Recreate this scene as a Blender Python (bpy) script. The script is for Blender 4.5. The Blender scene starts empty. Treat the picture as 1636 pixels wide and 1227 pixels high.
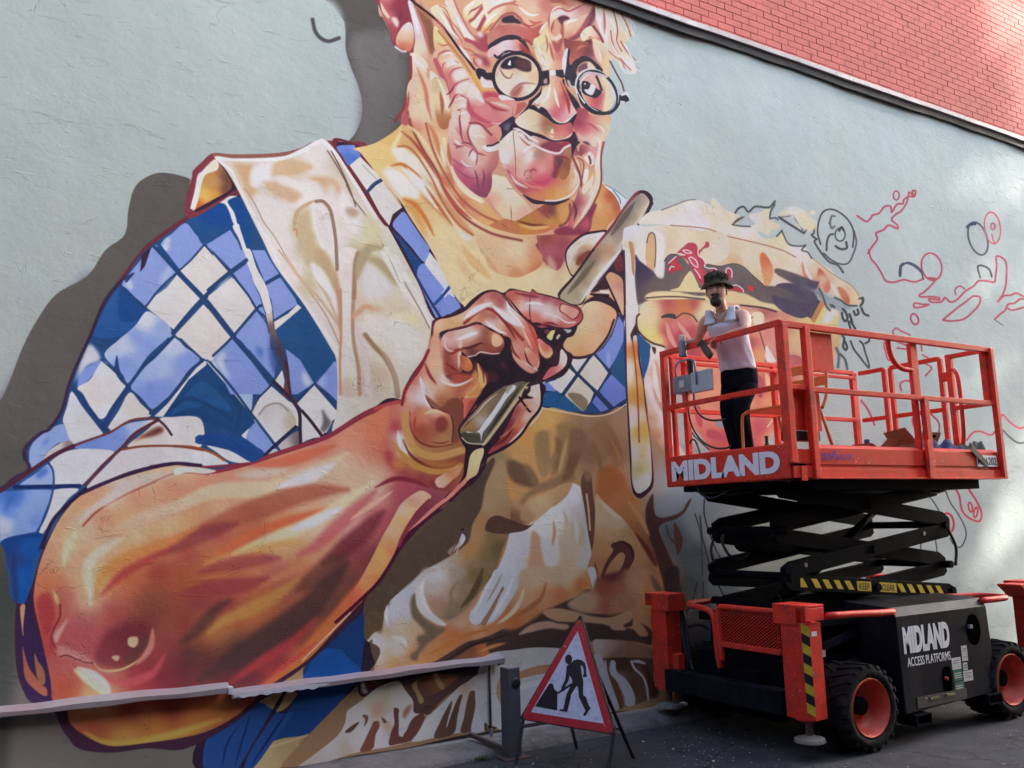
import bpy, bmesh, math, random
import numpy as np
from mathutils import Vector, Matrix
random.seed(7); rng=np.random.default_rng(7)
S=bpy.context.scene
# ---------------------------------------------------------------- camera
cd=bpy.data.cameras.new('camera'); cam=bpy.data.objects.new('camera',cd); S.collection.objects.link(cam); S.camera=cam
cx=Vector((2382,-155,-1400)).normalized(); cy=Vector((-845,-245,-1400)); cy=(cy-cy.dot(cx)*cx).normalized(); cz=cx.cross(cy)
cam.matrix_world=Matrix((cx,cy,cz)).to_4x4()
cam.location=(0,0,1.6)
cd.sensor_fit='HORIZONTAL'; cd.sensor_width=36; cd.lens=1400/1636*36; cd.clip_start=.05; cd.clip_end=2000
# ---------------------------------------------------------------- world, sun, exposure
SUN=Vector((.72,-.30,.47)).normalized()
el=math.asin(SUN.z); az=math.atan2(SUN.x,SUN.y)
w=bpy.data.worlds.new('World'); S.world=w; w.use_nodes=True
nt=w.node_tree; bg=nt.nodes['Background']
sky=nt.nodes.new('ShaderNodeTexSky'); sky.sky_type='NISHITA'; sky.sun_disc=False
sky.sun_elevation=el; sky.sun_rotation=az; sky.dust_density=3.0; sky.air_density=1.0; sky.ozone_density=1.0
nt.links.new(sky.outputs[0],bg.inputs[0]); bg.inputs[1].default_value=.15
sd=bpy.data.lights.new('sun','SUN'); sun=bpy.data.objects.new('sun',sd); S.collection.objects.link(sun)
sd.energy=2.0; sd.angle=math.radians(.7); sd.color=(1,.95,.86)
sun.rotation_euler=SUN.to_track_quat('Z','Y').to_euler()
S.view_settings.view_transform='Standard'; S.view_settings.look='None'; S.view_settings.gamma=1
S.view_settings.exposure=2.65
S.view_settings.use_curve_mapping=False
S.render.engine='CYCLES'; S.cycles.max_bounces=6; S.cycles.diffuse_bounces=4
col=S.collection
# ---------------------------------------------------------------- helpers
def tag(o,label=None,cat=None,group=None,kind=None):
    if label: o['label']=label
    if cat: o['category']=cat
    if group: o['group']=group
    if kind: o['kind']=kind
    return o
def empty(name,loc,label,cat,group=None):
    o=bpy.data.objects.new(name,None); col.objects.link(o); o.location=loc; o.empty_display_size=.1
    return tag(o,label,cat,group)
class MB:
    def __init__(s): s.v=[]; s.f=[]
    def add(s,v,f):
        n=len(s.v); s.v+= [tuple(a) for a in v]; s.f+=[tuple(i+n for i in q) for q in f]; return s
    def box(s,lo,hi):
        x0,y0,z0=lo; x1,y1,z1=hi
        return s.add([(x0,y0,z0),(x1,y0,z0),(x1,y1,z0),(x0,y1,z0),(x0,y0,z1),(x1,y0,z1),(x1,y1,z1),(x0,y1,z1)],
          [(0,3,2,1),(4,5,6,7),(0,1,5,4),(1,2,6,5),(2,3,7,6),(3,0,4,7)])
    def beam(s,a,b,w,h,up=(0,0,1)):
        a=Vector(a); b=Vector(b); d=(b-a).normalized(); u=Vector(up)
        if abs(d.dot(u))>.98: u=Vector((0,1,0))
        x=d.cross(u).normalized(); y=x.cross(d).normalized()
        V=[p+x*sx*w/2+y*sy*h/2 for p in (a,b) for sx,sy in ((-1,-1),(1,-1),(1,1),(-1,1))]
        return s.add(V,[(0,1,2,3),(7,6,5,4),(0,4,5,1),(1,5,6,2),(2,6,7,3),(3,7,4,0)])
    def tube(s,P,r,n=8,closed=False):
        P=[Vector(p) for p in P]; m=len(P); R=r if hasattr(r,'__len__') else [r]*m
        ref=None; rings=[]
        for i,p in enumerate(P):
            d=((P[(i+1)%m]-P[i-1]) if closed else (P[min(i+1,m-1)]-P[max(i-1,0)])).normalized()
            if ref is None:
                ref=Vector((0,0,1)) if abs(d.z)<.9 else Vector((1,0,0))
            x=(ref-ref.dot(d)*d).normalized(); y=d.cross(x); ref=x
            rings.append([p+(x*math.cos(2*math.pi*k/n)+y*math.sin(2*math.pi*k/n))*R[i] for k in range(n)])
        V=[q for g in rings for q in g]; F=[]
        for i in range(m if closed else m-1):
            for k in range(n):
                a=i*n+k; b=i*n+(k+1)%n; j=(i+1)%m
                F.append((a,b,j*n+(k+1)%n,j*n+k))
        if not closed: F.append(tuple(range(n-1,-1,-1))); F.append(tuple((m-1)*n+k for k in range(n)))
        return s.add(V,F)
    def cyl(s,a,b,r,n=16,r2=None): return s.tube([a,b],[r,r2 if r2 is not None else r],n)
    def prism(s,pts,d):
        # pts 3D planar outline, d extrusion vector
        n=len(pts); P=[Vector(p) for p in pts]; Q=[p+Vector(d) for p in P]
        return s.add(P+Q,[tuple(range(n))[::-1],tuple(range(n,2*n))]+[(i,(i+1)%n,n+(i+1)%n,n+i) for i in range(n)])
    def lathe(s,prof,c,axis='z',n=24):
        # prof: list (r,h)
        c=Vector(c); V=[]; m=len(prof)
        for r,h in prof:
            for k in range(n):
                a=2*math.pi*k/n; u,v=r*math.cos(a),r*math.sin(a)
                V.append(c+Vector({'z':(u,v,h),'y':(u,h,v),'x':(h,u,v)}[axis]))
        F=[]
        for i in range(m-1):
            for k in range(n):
                q=(i*n+k,i*n+(k+1)%n,(i+1)*n+(k+1)%n,(i+1)*n+k)
                F.append(q)
        return s.add(V,F)
    def loft(s,rings,cap=True):
        n=len(rings[0]); V=[Vector(p) for g in rings for p in g]; F=[]
        for i in range(len(rings)-1):
            for k in range(n): F.append((i*n+k,i*n+(k+1)%n,(i+1)*n+(k+1)%n,(i+1)*n+k))
        if cap: F.append(tuple(range(n-1,-1,-1))); F.append(tuple((len(rings)-1)*n+k for k in range(n)))
        return s.add(V,F)
    def build(s,name,mat,parent=None,bevel=0,smooth=False,kind=None,fix=True,sub=0):
        me=bpy.data.meshes.new(name); me.from_pydata(s.v,[],s.f)
        if fix:
            b=bmesh.new(); b.from_mesh(me); bmesh.ops.recalc_face_normals(b,faces=b.faces); b.to_mesh(me); b.free()
        o=bpy.data.objects.new(name,me); col.objects.link(o)
        if mat: me.materials.append(mat)
        if smooth:
            for p in me.polygons: p.use_smooth=True
        if bevel:
            m=o.modifiers.new('bevel','BEVEL'); m.width=bevel; m.segments=2; m.limit_method='ANGLE'; m.angle_limit=math.radians(40)
        if sub:
            m=o.modifiers.new('sub','SUBSURF'); m.levels=sub; m.render_levels=sub
        if parent is not None:
            o.parent=parent
            L=parent; off=Vector((0,0,0))
            while L is not None: off+=L.location; L=L.parent
            o.location=-off
        if kind: o['kind']=kind
        return o
def copyo(o,parent,loc=None):
    c=o.copy(); col.objects.link(c); c.parent=parent
    if loc is not None: c.location=loc
    return c
def arc(c,r,a0,a1,ax='xz',n=8):
    out=[]
    for i in range(n+1):
        a=math.radians(a0+(a1-a0)*i/n); u,v=r*math.cos(a),r*math.sin(a)
        out.append(Vector(c)+Vector({'xz':(u,0,v),'xy':(u,v,0),'yz':(0,u,v)}[ax]))
    return out
def catmull(P,n=6):
    P=[Vector(p) for p in P]; Q=[2*P[0]-P[1]]+P+[2*P[-1]-P[-2]]; out=[]
    for i in range(len(P)-1):
        a,b,c,d=Q[i:i+4]
        for k in range(n):
            t=k/n; out.append(.5*((2*b)+(c-a)*t+(2*a-5*b+4*c-d)*t*t+(3*b-a-3*c+d)*t**3))
    return out+[P[-1]]
# materials -------------------------------------------------------
def mat(name,rgb,rough=.6,metal=0,var=.12,scale=8,spec=.5,dirt=None,dirtamt=.0,dscale=3,bump=0,bscale=60,coord='Object',alpha=None,chips=None,cscale=40,cth=.7,streak=0):
    m=bpy.data.materials.new(name); m.use_nodes=True; n=m.node_tree.nodes; l=m.node_tree.links; b=n['Principled BSDF']
    tc=n.new('ShaderNodeTexCoord') if coord!='pos' else n.new('ShaderNodeNewGeometry'); out=tc.outputs[coord if coord!='pos' else 'Position']
    nz=n.new('ShaderNodeTexNoise'); nz.inputs['Scale'].default_value=scale; nz.inputs['Detail'].default_value=6; nz.inputs['Roughness'].default_value=.6
    l.new(out,nz.inputs['Vector'])
    mr=n.new('ShaderNodeMapRange'); mr.inputs['From Min'].default_value=.25; mr.inputs['From Max'].default_value=.75
    mr.inputs['To Min'].default_value=1-var; mr.inputs['To Max'].default_value=1+var; l.new(nz.outputs[0],mr.inputs[0])
    vm=n.new('ShaderNodeVectorMath'); vm.operation='SCALE'; vm.inputs[0].default_value=rgb; l.new(mr.outputs[0],vm.inputs['Scale'])
    cur=vm.outputs[0]
    def mixin(cur,colr,src,lo,hi,amt):
        r=n.new('ShaderNodeMapRange'); r.inputs['From Min'].default_value=lo; r.inputs['From Max'].default_value=hi; r.inputs['To Max'].default_value=amt
        l.new(src,r.inputs[0]); x=n.new('ShaderNodeMix'); x.data_type='RGBA'; x.inputs['B'].default_value=(*colr,1)
        l.new(r.outputs[0],x.inputs['Factor']); l.new(cur,x.inputs['A']); return x.outputs['Result']
    if dirt:
        nd=n.new('ShaderNodeTexNoise'); nd.inputs['Scale'].default_value=dscale; nd.inputs['Detail'].default_value=8; nd.inputs['Roughness'].default_value=.7
        if streak:
            mp=n.new('ShaderNodeMapping'); mp.inputs['Scale'].default_value=(1,1,1/streak); l.new(out,mp.inputs[0]); l.new(mp.outputs[0],nd.inputs['Vector'])
        else: l.new(out,nd.inputs['Vector'])
        cur=mixin(cur,dirt,nd.outputs[0],.48,.72,dirtamt)
    if chips:
        nc=n.new('ShaderNodeTexNoise'); nc.inputs['Scale'].default_value=cscale; nc.inputs['Detail'].default_value=4; l.new(out,nc.inputs['Vector'])
        cur=mixin(cur,chips,nc.outputs[0],cth,cth+.03,1)
    l.new(cur,b.inputs['Base Color'])
    b.inputs['Roughness'].default_value=rough; b.inputs['Metallic'].default_value=metal; b.inputs['Specular IOR Level'].default_value=spec
    rr=n.new('ShaderNodeMapRange'); rr.inputs['To Min'].default_value=max(0,rough-.12); rr.inputs['To Max'].default_value=min(1,rough+.12); l.new(nz.outputs[0],rr.inputs[0]); l.new(rr.outputs[0],b.inputs['Roughness'])
    if bump:
        nb=n.new('ShaderNodeTexNoise'); nb.inputs['Scale'].default_value=bscale; nb.inputs['Detail'].default_value=5; l.new(out,nb.inputs['Vector'])
        bp=n.new('ShaderNodeBump'); bp.inputs['Strength'].default_value=1; bp.inputs['Distance'].default_value=bump; l.new(nb.outputs[0],bp.inputs['Height']); l.new(bp.outputs[0],b.inputs['Normal'])
    return m
RED=mat('red_paint',(.74,.040,.020),.42,spec=.3,var=.07,scale=5,dirt=(.28,.05,.03),dirtamt=.55,dscale=6,chips=(.75,.42,.34),cscale=38,cth=.70,bump=.0006,bscale=30)
REDD=mat('red_paint_worn',(.78,.042,.022),.45,spec=.35,var=.12,scale=7,dirt=(.20,.05,.03),dirtamt=.75,dscale=8,chips=(.62,.36,.28),cscale=50,cth=.675,bump=.0008,bscale=40)
ORANGE=mat('orange_paint',(.62,.16,.03),.4,var=.1,scale=9,dirt=(.3,.1,.04),dirtamt=.4,dscale=14)
BLACK=mat('black_steel',(.005,.0055,.008),.65,spec=.03,var=.3,scale=6,dirt=(.012,.011,.012),dirtamt=.6,dscale=5,bump=.0008,bscale=30)
BOXB=mat('black_cover_paint',(.006,.007,.013),.45,spec=.10,var=.3,scale=4,dirt=(.04,.038,.042),dirtamt=.7,dscale=3,streak=4,chips=(.2,.19,.2),cscale=70,cth=.74)
RUB=mat('tyre_rubber',(.014,.0135,.0135),.85,spec=.08,var=.25,scale=12,dirt=(.06,.054,.046),dirtamt=.6,dscale=10,bump=.002,bscale=50)
RIM=mat('rim_red',(.62,.06,.03),.5,var=.2,scale=14,dirt=(.5,.2,.05),dirtamt=.5,dscale=18)
YEL=mat('yellow_decal',(.70,.48,.04),.5,spec=.2,var=.1,scale=12,dirt=(.1,.08,.04),dirtamt=.4,dscale=25)
DBLK=mat('black_decal',(.012,.012,.012),.5,var=.2)
WHT=mat('white_decal',(.84,.82,.86),.5,var=.05,scale=15,chips=(.25,.05,.04),cscale=70,cth=.71)
LET=mat('white_lettering',(.80,.80,.80),.5,var=.06,scale=20,chips=(.05,.05,.05),cscale=80,cth=.72)
BLUEL=mat('blue_lettering',(.07,.04,.30),.5,var=.1)
GRN=mat('green_decal',(.03,.15,.08),.5,var=.15,scale=40)
PAPER=mat('paper_label',(.55,.55,.52),.6,var=.15,scale=60)
GALV=mat('galvanised_steel',(.30,.32,.35),.45,metal=.5,var=.15,scale=10,dirt=(.12,.11,.1),dirtamt=.5,dscale=6)
CTRL=mat('grey_control_box',(.24,.25,.27),.5,var=.15,scale=10,dirt=(.1,.09,.08),dirtamt=.5,dscale=12)
CPLATE=mat('grey_control_plate',(.42,.46,.50),.45,var=.05,scale=10)
CABLE=mat('black_cable',(.02,.02,.022),.5,var=.2)
CARD=mat('cardboard',(.34,.22,.12),.8,var=.12,scale=20)
NAVY=mat('navy_cloth',(.02,.032,.12),.85,var=.3,scale=12,bump=.004,bscale=40)
GREYCL=mat('grey_cloth',(.10,.10,.09),.85,var=.3,scale=16,bump=.004,bscale=40)
GLASSG=mat('green_glass',(.03,.16,.07),.15,var=.1); 
SKIN=mat('skin',(.60,.34,.25),.5,spec=.3,var=.08,scale=25)
HAIR=mat('dark_hair',(.025,.014,.01),.7,var=.3,scale=80,bump=.002,bscale=200)
VEST=mat('white_vest',(.66,.64,.72),.85,var=.03,scale=14,bump=.012,bscale=14)
JEAN=mat('black_jeans',(.006,.0065,.011),.9,spec=.05,var=.35,scale=14,bump=.012,bscale=16)
CAMO=mat('camouflage_hat',(.05,.05,.032),.9,spec=.05,var=.3,scale=30,dirt=(.012,.012,.01),dirtamt=1,dscale=22)
LENSW=mat('white_eye',(.6,.58,.55),.3,var=.02)
DARK=mat('dark_void',(.002,.002,.002),.9,spec=0,var=.1)
POSTM=mat('grey_post_steel',(.09,.10,.12),.42,metal=.3,var=.2,scale=9,dirt=(.05,.035,.03),dirtamt=.8,dscale=7,streak=3)
RUST=mat('rusty_steel',(.10,.055,.05),.75,var=.3,scale=20)
SIGNR=mat('sign_red',(.58,.018,.030),.4,var=.1,scale=6,dirt=(.28,.07,.06),dirtamt=.7,dscale=16,chips=(.6,.45,.4),cscale=40,cth=.69)
SIGNW=mat('sign_white',(.70,.70,.80),.4,var=.05,scale=8,dirt=(.3,.29,.3),dirtamt=.6,dscale=24)
SIGNB=mat('sign_black',(.012,.012,.018),.4,var=.1)
FRAME=mat('black_frame_steel',(.02,.018,.018),.6,var=.3,dirt=(.09,.045,.035),dirtamt=.7,dscale=14)

# ---------------------------------------------------------------- mural painter: fills, soft fills and brush strokes
SC=1.5; PX0,PY0,PX1,PY1=-60,-140,1720,1300
class Painter:
    def __init__(s,bg):
        s.W=int((PX1-PX0)*SC); s.H=int((PY1-PY0)*SC)
        s.a=np.empty((s.H,s.W,3),np.float32); s.a[:]=bg
        s.clip=None
    @staticmethod
    def smooth(P,closed,n=6):
        P=np.asarray(P,float); m=len(P)
        if m<3: return P
        if closed: Q=np.vstack([P[-1],P,P[0],P[1]]); k=m
        else: Q=np.vstack([2*P[0]-P[1],P,2*P[-1]-P[-2]]); k=m-1
        t=np.linspace(0,1,n,endpoint=False)[:,None]; out=[]
        for i in range(k):
            p0,p1,p2,p3=Q[i:i+4]
            out.append(.5*((2*p1)+(-p0+p2)*t+(2*p0-5*p1+4*p2-p3)*t*t+(-p0+3*p1-3*p2+p3)*t**3))
        out=np.vstack(out)
        return out if closed else np.vstack([out,P[-1]])
    def box(s,P,m):
        x0=max(0,int(P[:,0].min()-m)); y0=max(0,int(P[:,1].min()-m))
        x1=min(s.W,int(P[:,0].max()+m)+2); y1=min(s.H,int(P[:,1].max()+m)+2)
        return x0,y0,x1,y1
    def polymask(s,P,m):
        x0,y0,x1,y1=s.box(P,m)
        if x1<=x0 or y1<=y0: return None
        w,h=x1-x0,y1-y0; SS=3
        ys=(np.arange(h*SS)+.5)/SS+y0
        A=P; B=np.roll(P,-1,0)
        acc=np.zeros((h*SS,w+1),np.float32)
        for (ax,ay),(bx,by) in zip(A,B):
            if ay==by: continue
            lo,hi=(ay,by) if ay<by else (by,ay)
            i0=max(0,int(np.ceil((lo-y0)*SS-.5))); i1=min(h*SS,int(np.ceil((hi-y0)*SS-.5)))
            if i1<=i0: continue
            yy=ys[i0:i1]; xx=ax+(yy-ay)*(bx-ax)/(by-ay)-x0
            xx=np.clip(xx,0,w-1e-3); xi=xx.astype(int); fr=xx-xi
            sg=1. if by>ay else -1.
            r=np.arange(i0,i1)
            np.add.at(acc,(r,xi),sg*(1-fr)); np.add.at(acc,(r,xi+1),sg*fr)
        m_=np.clip(np.abs(np.cumsum(acc,1))[:,:w],0,1)
        return m_.reshape(h,SS,w).mean(1),(x0,y0,x1,y1)
    @staticmethod
    def blur(m,r):
        k=max(1,int(round(r*.9)))
        for _ in range(2):
            for ax in (0,1):
                p=[(0,0),(0,0)]; p[ax]=(k+1,k)
                c=np.cumsum(np.pad(m,p,mode='edge'),axis=ax,dtype=np.float64)
                if ax==0: m=(c[2*k+1:]-c[:-2*k-1])/(2*k+1)
                else: m=(c[:,2*k+1:]-c[:,:-2*k-1])/(2*k+1)
        return m.astype(np.float32)
    def strokemask(s,P,w0,soft,taper):
        m=w0+soft*2+2
        x0,y0,x1,y1=s.box(P,m)
        if x1<=x0 or y1<=y0: return None
        M=np.zeros((y1-y0,x1-x0),np.float32)
        d=np.r_[0,np.cumsum(np.hypot(*np.diff(P,axis=0).T))]; L=d[-1]+1e-6; t=d/L
        if taper==0: R=np.full(len(t),w0/2)
        elif taper==1: R=w0/2*(1-t)**.7
        elif taper==2: R=w0/2*np.clip(np.sin(np.pi*np.clip(t,.02,.98)),0,1)**.6
        else: R=w0/2*(.25+.75*np.sin(np.pi*np.clip(t,.02,.98)))
        for i in range(len(P)-1):
            (ax,ay),(bx,by)=P[i],P[i+1]; mm=max(R[i],R[i+1])+soft+2
            u0=max(x0,int(min(ax,bx)-mm)); u1=min(x1,int(max(ax,bx)+mm)+2)
            v0=max(y0,int(min(ay,by)-mm)); v1=min(y1,int(max(ay,by)+mm)+2)
            if u1<=u0 or v1<=v0: continue
            X=np.arange(u0,u1)[None]+.5; Y=np.arange(v0,v1)[:,None]+.5
            dx,dy=bx-ax,by-ay; l2=dx*dx+dy*dy+1e-9
            tt=np.clip(((X-ax)*dx+(Y-ay)*dy)/l2,0,1)
            D=np.hypot(X-ax-tt*dx,Y-ay-tt*dy); r=R[i]+(R[i+1]-R[i])*tt
            if soft<=.6: al=np.clip(r+.5-D,0,1)
            else:
                al=np.clip((r+soft-D)/(2*soft),0,1); al=al*al*(3-2*al)
            sl=M[v0-y0:v1-y0,u0-x0:u1-x0]; np.maximum(sl,al,out=sl)
        return M,(x0,y0,x1,y1)
    def put(s,mb,col,al=1.):
        if mb is None: return
        M,(x0,y0,x1,y1)=mb
        M=M*al
        if s.clip is not None: M=M*s.clip[y0:y1,x0:x1]
        reg=s.a[y0:y1,x0:x1]; reg+=M[...,None]*(np.asarray(col,np.float32)-reg)
    def fieldcol(s,box,pts,cols,pw=4.,e=6.):
        x0,y0,x1,y1=box; st=6
        X=np.arange(x0,x1+st,st); Y=np.arange(y0,y1+st,st)
        G=np.zeros((len(Y),len(X),3)); Wt=np.zeros((len(Y),len(X)))
        for (px,py),c in zip(pts,cols):
            w=1/((X[None]-px)**2+(Y[:,None]-py)**2+e*e)**(pw/2)
            G+=w[...,None]*c; Wt+=w
        G/=Wt[...,None]
        fx=(np.arange(x0,x1)-x0)/st; fy=(np.arange(y0,y1)-y0)/st
        ix=fx.astype(int); iy=fy.astype(int); fx=(fx-ix)[None,:,None]; fy=(fy-iy)[:,None,None]
        ix1=np.minimum(ix+1,len(X)-1); iy1=np.minimum(iy+1,len(Y)-1)
        a=G[iy][:,ix]*(1-fx)+G[iy][:,ix1]*fx; b=G[iy1][:,ix]*(1-fx)+G[iy1][:,ix1]*fx
        return a*(1-fy)+b*fy
def hexc(h):
    if len(h)==3: h=h[0]*2+h[1]*2+h[2]*2
    return np.array([int(h[i:i+2],16)/255 for i in (0,2,4)])
def run(P,text,pal={}):
    ox=oy=0.; k=1.; clips={}
    def col(c): return hexc(pal.get(c,c))
    for ln in text.splitlines():
        ln=ln.split('//')[0].strip()
        if not ln: continue
        t=ln.split(); op=t[0]
        if op=='T': ox,oy,k=float(t[1]),float(t[2]),float(t[3]); continue
        if op=='U':
            P.clip=None; continue
        o=op.split(':'); op=o[0]; bl=0; al=1.; ge=10.
        for q in o[1:]:
            if q[0]=='b': bl=float(q[1:])
            if q[0]=='a': al=float(q[1:])
            if q[0]=='g': ge=float(q[1:])
        def XY(tok):
            out=[]
            for q in tok:
                x,y=q.split(','); out.append(((ox+float(x)/k-PX0)*SC,(oy+float(y)/k-PY0)*SC))
            return np.array(out)
        if op in 'pqCDFo' :
            if op in 'CDF': cc=None; pts=XY([z for z in t[1:] if '=' not in z])
            elif op=='o':
                cx,cy,rx,ry,an=[float(z) for z in t[2].split(',')]
                th=np.linspace(0,2*np.pi,40,endpoint=False); an=np.radians(an)
                ex,ey=rx*np.cos(th),ry*np.sin(th)
                X=cx+ex*np.cos(an)-ey*np.sin(an); Y=cy+ex*np.sin(an)+ey*np.cos(an)
                pts=np.stack([(ox+X/k-PX0)*SC,(oy+Y/k-PY0)*SC],1)
                if len(t)>3: P.put(P.strokemask(np.vstack([pts,pts[:1]]),float(t[3])*SC,bl*SC,0),col(t[1]),al)
                else:
                    mb=P.polymask(pts,bl*SC*3+2)
                    if mb is not None:
                        if bl: mb=(P.blur(mb[0],bl*SC),mb[1])
                        P.put(mb,col(t[1]),al)
                continue
            else: pts=XY(t[2:])
            if op in 'pCF': pts=P.smooth(pts,True)
            mb=P.polymask(pts,bl*SC*3+2)
            if mb is None: continue
            if bl: mb=(P.blur(mb[0],bl*SC),mb[1])
            if op in 'CD':
                P.clip=np.zeros((P.H,P.W),np.float32); x0,y0,x1,y1=mb[1]; P.clip[y0:y1,x0:x1]=mb[0]
            elif op=='F':
                fp=[z.split('=') for z in t[1:] if '=' in z]
                pp=XY([z[0] for z in fp]); cc=[col(z[1]) for z in fp]
                P.put(mb,P.fieldcol(mb[1],pp,cc,e=ge*SC),al)
            else: P.put(mb,col(t[1]),al)
        elif op[0] in 'skl':
            tp={'s':0,'k':2,'l':1}[op[0]]
            pts=XY(t[3:]); pts=P.smooth(pts,False,5)
            P.put(P.strokemask(pts,float(t[2])*SC,bl*SC,tp),col(t[1]),al)
        elif op=='O': pass
        else: raise ValueError(ln)

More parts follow.
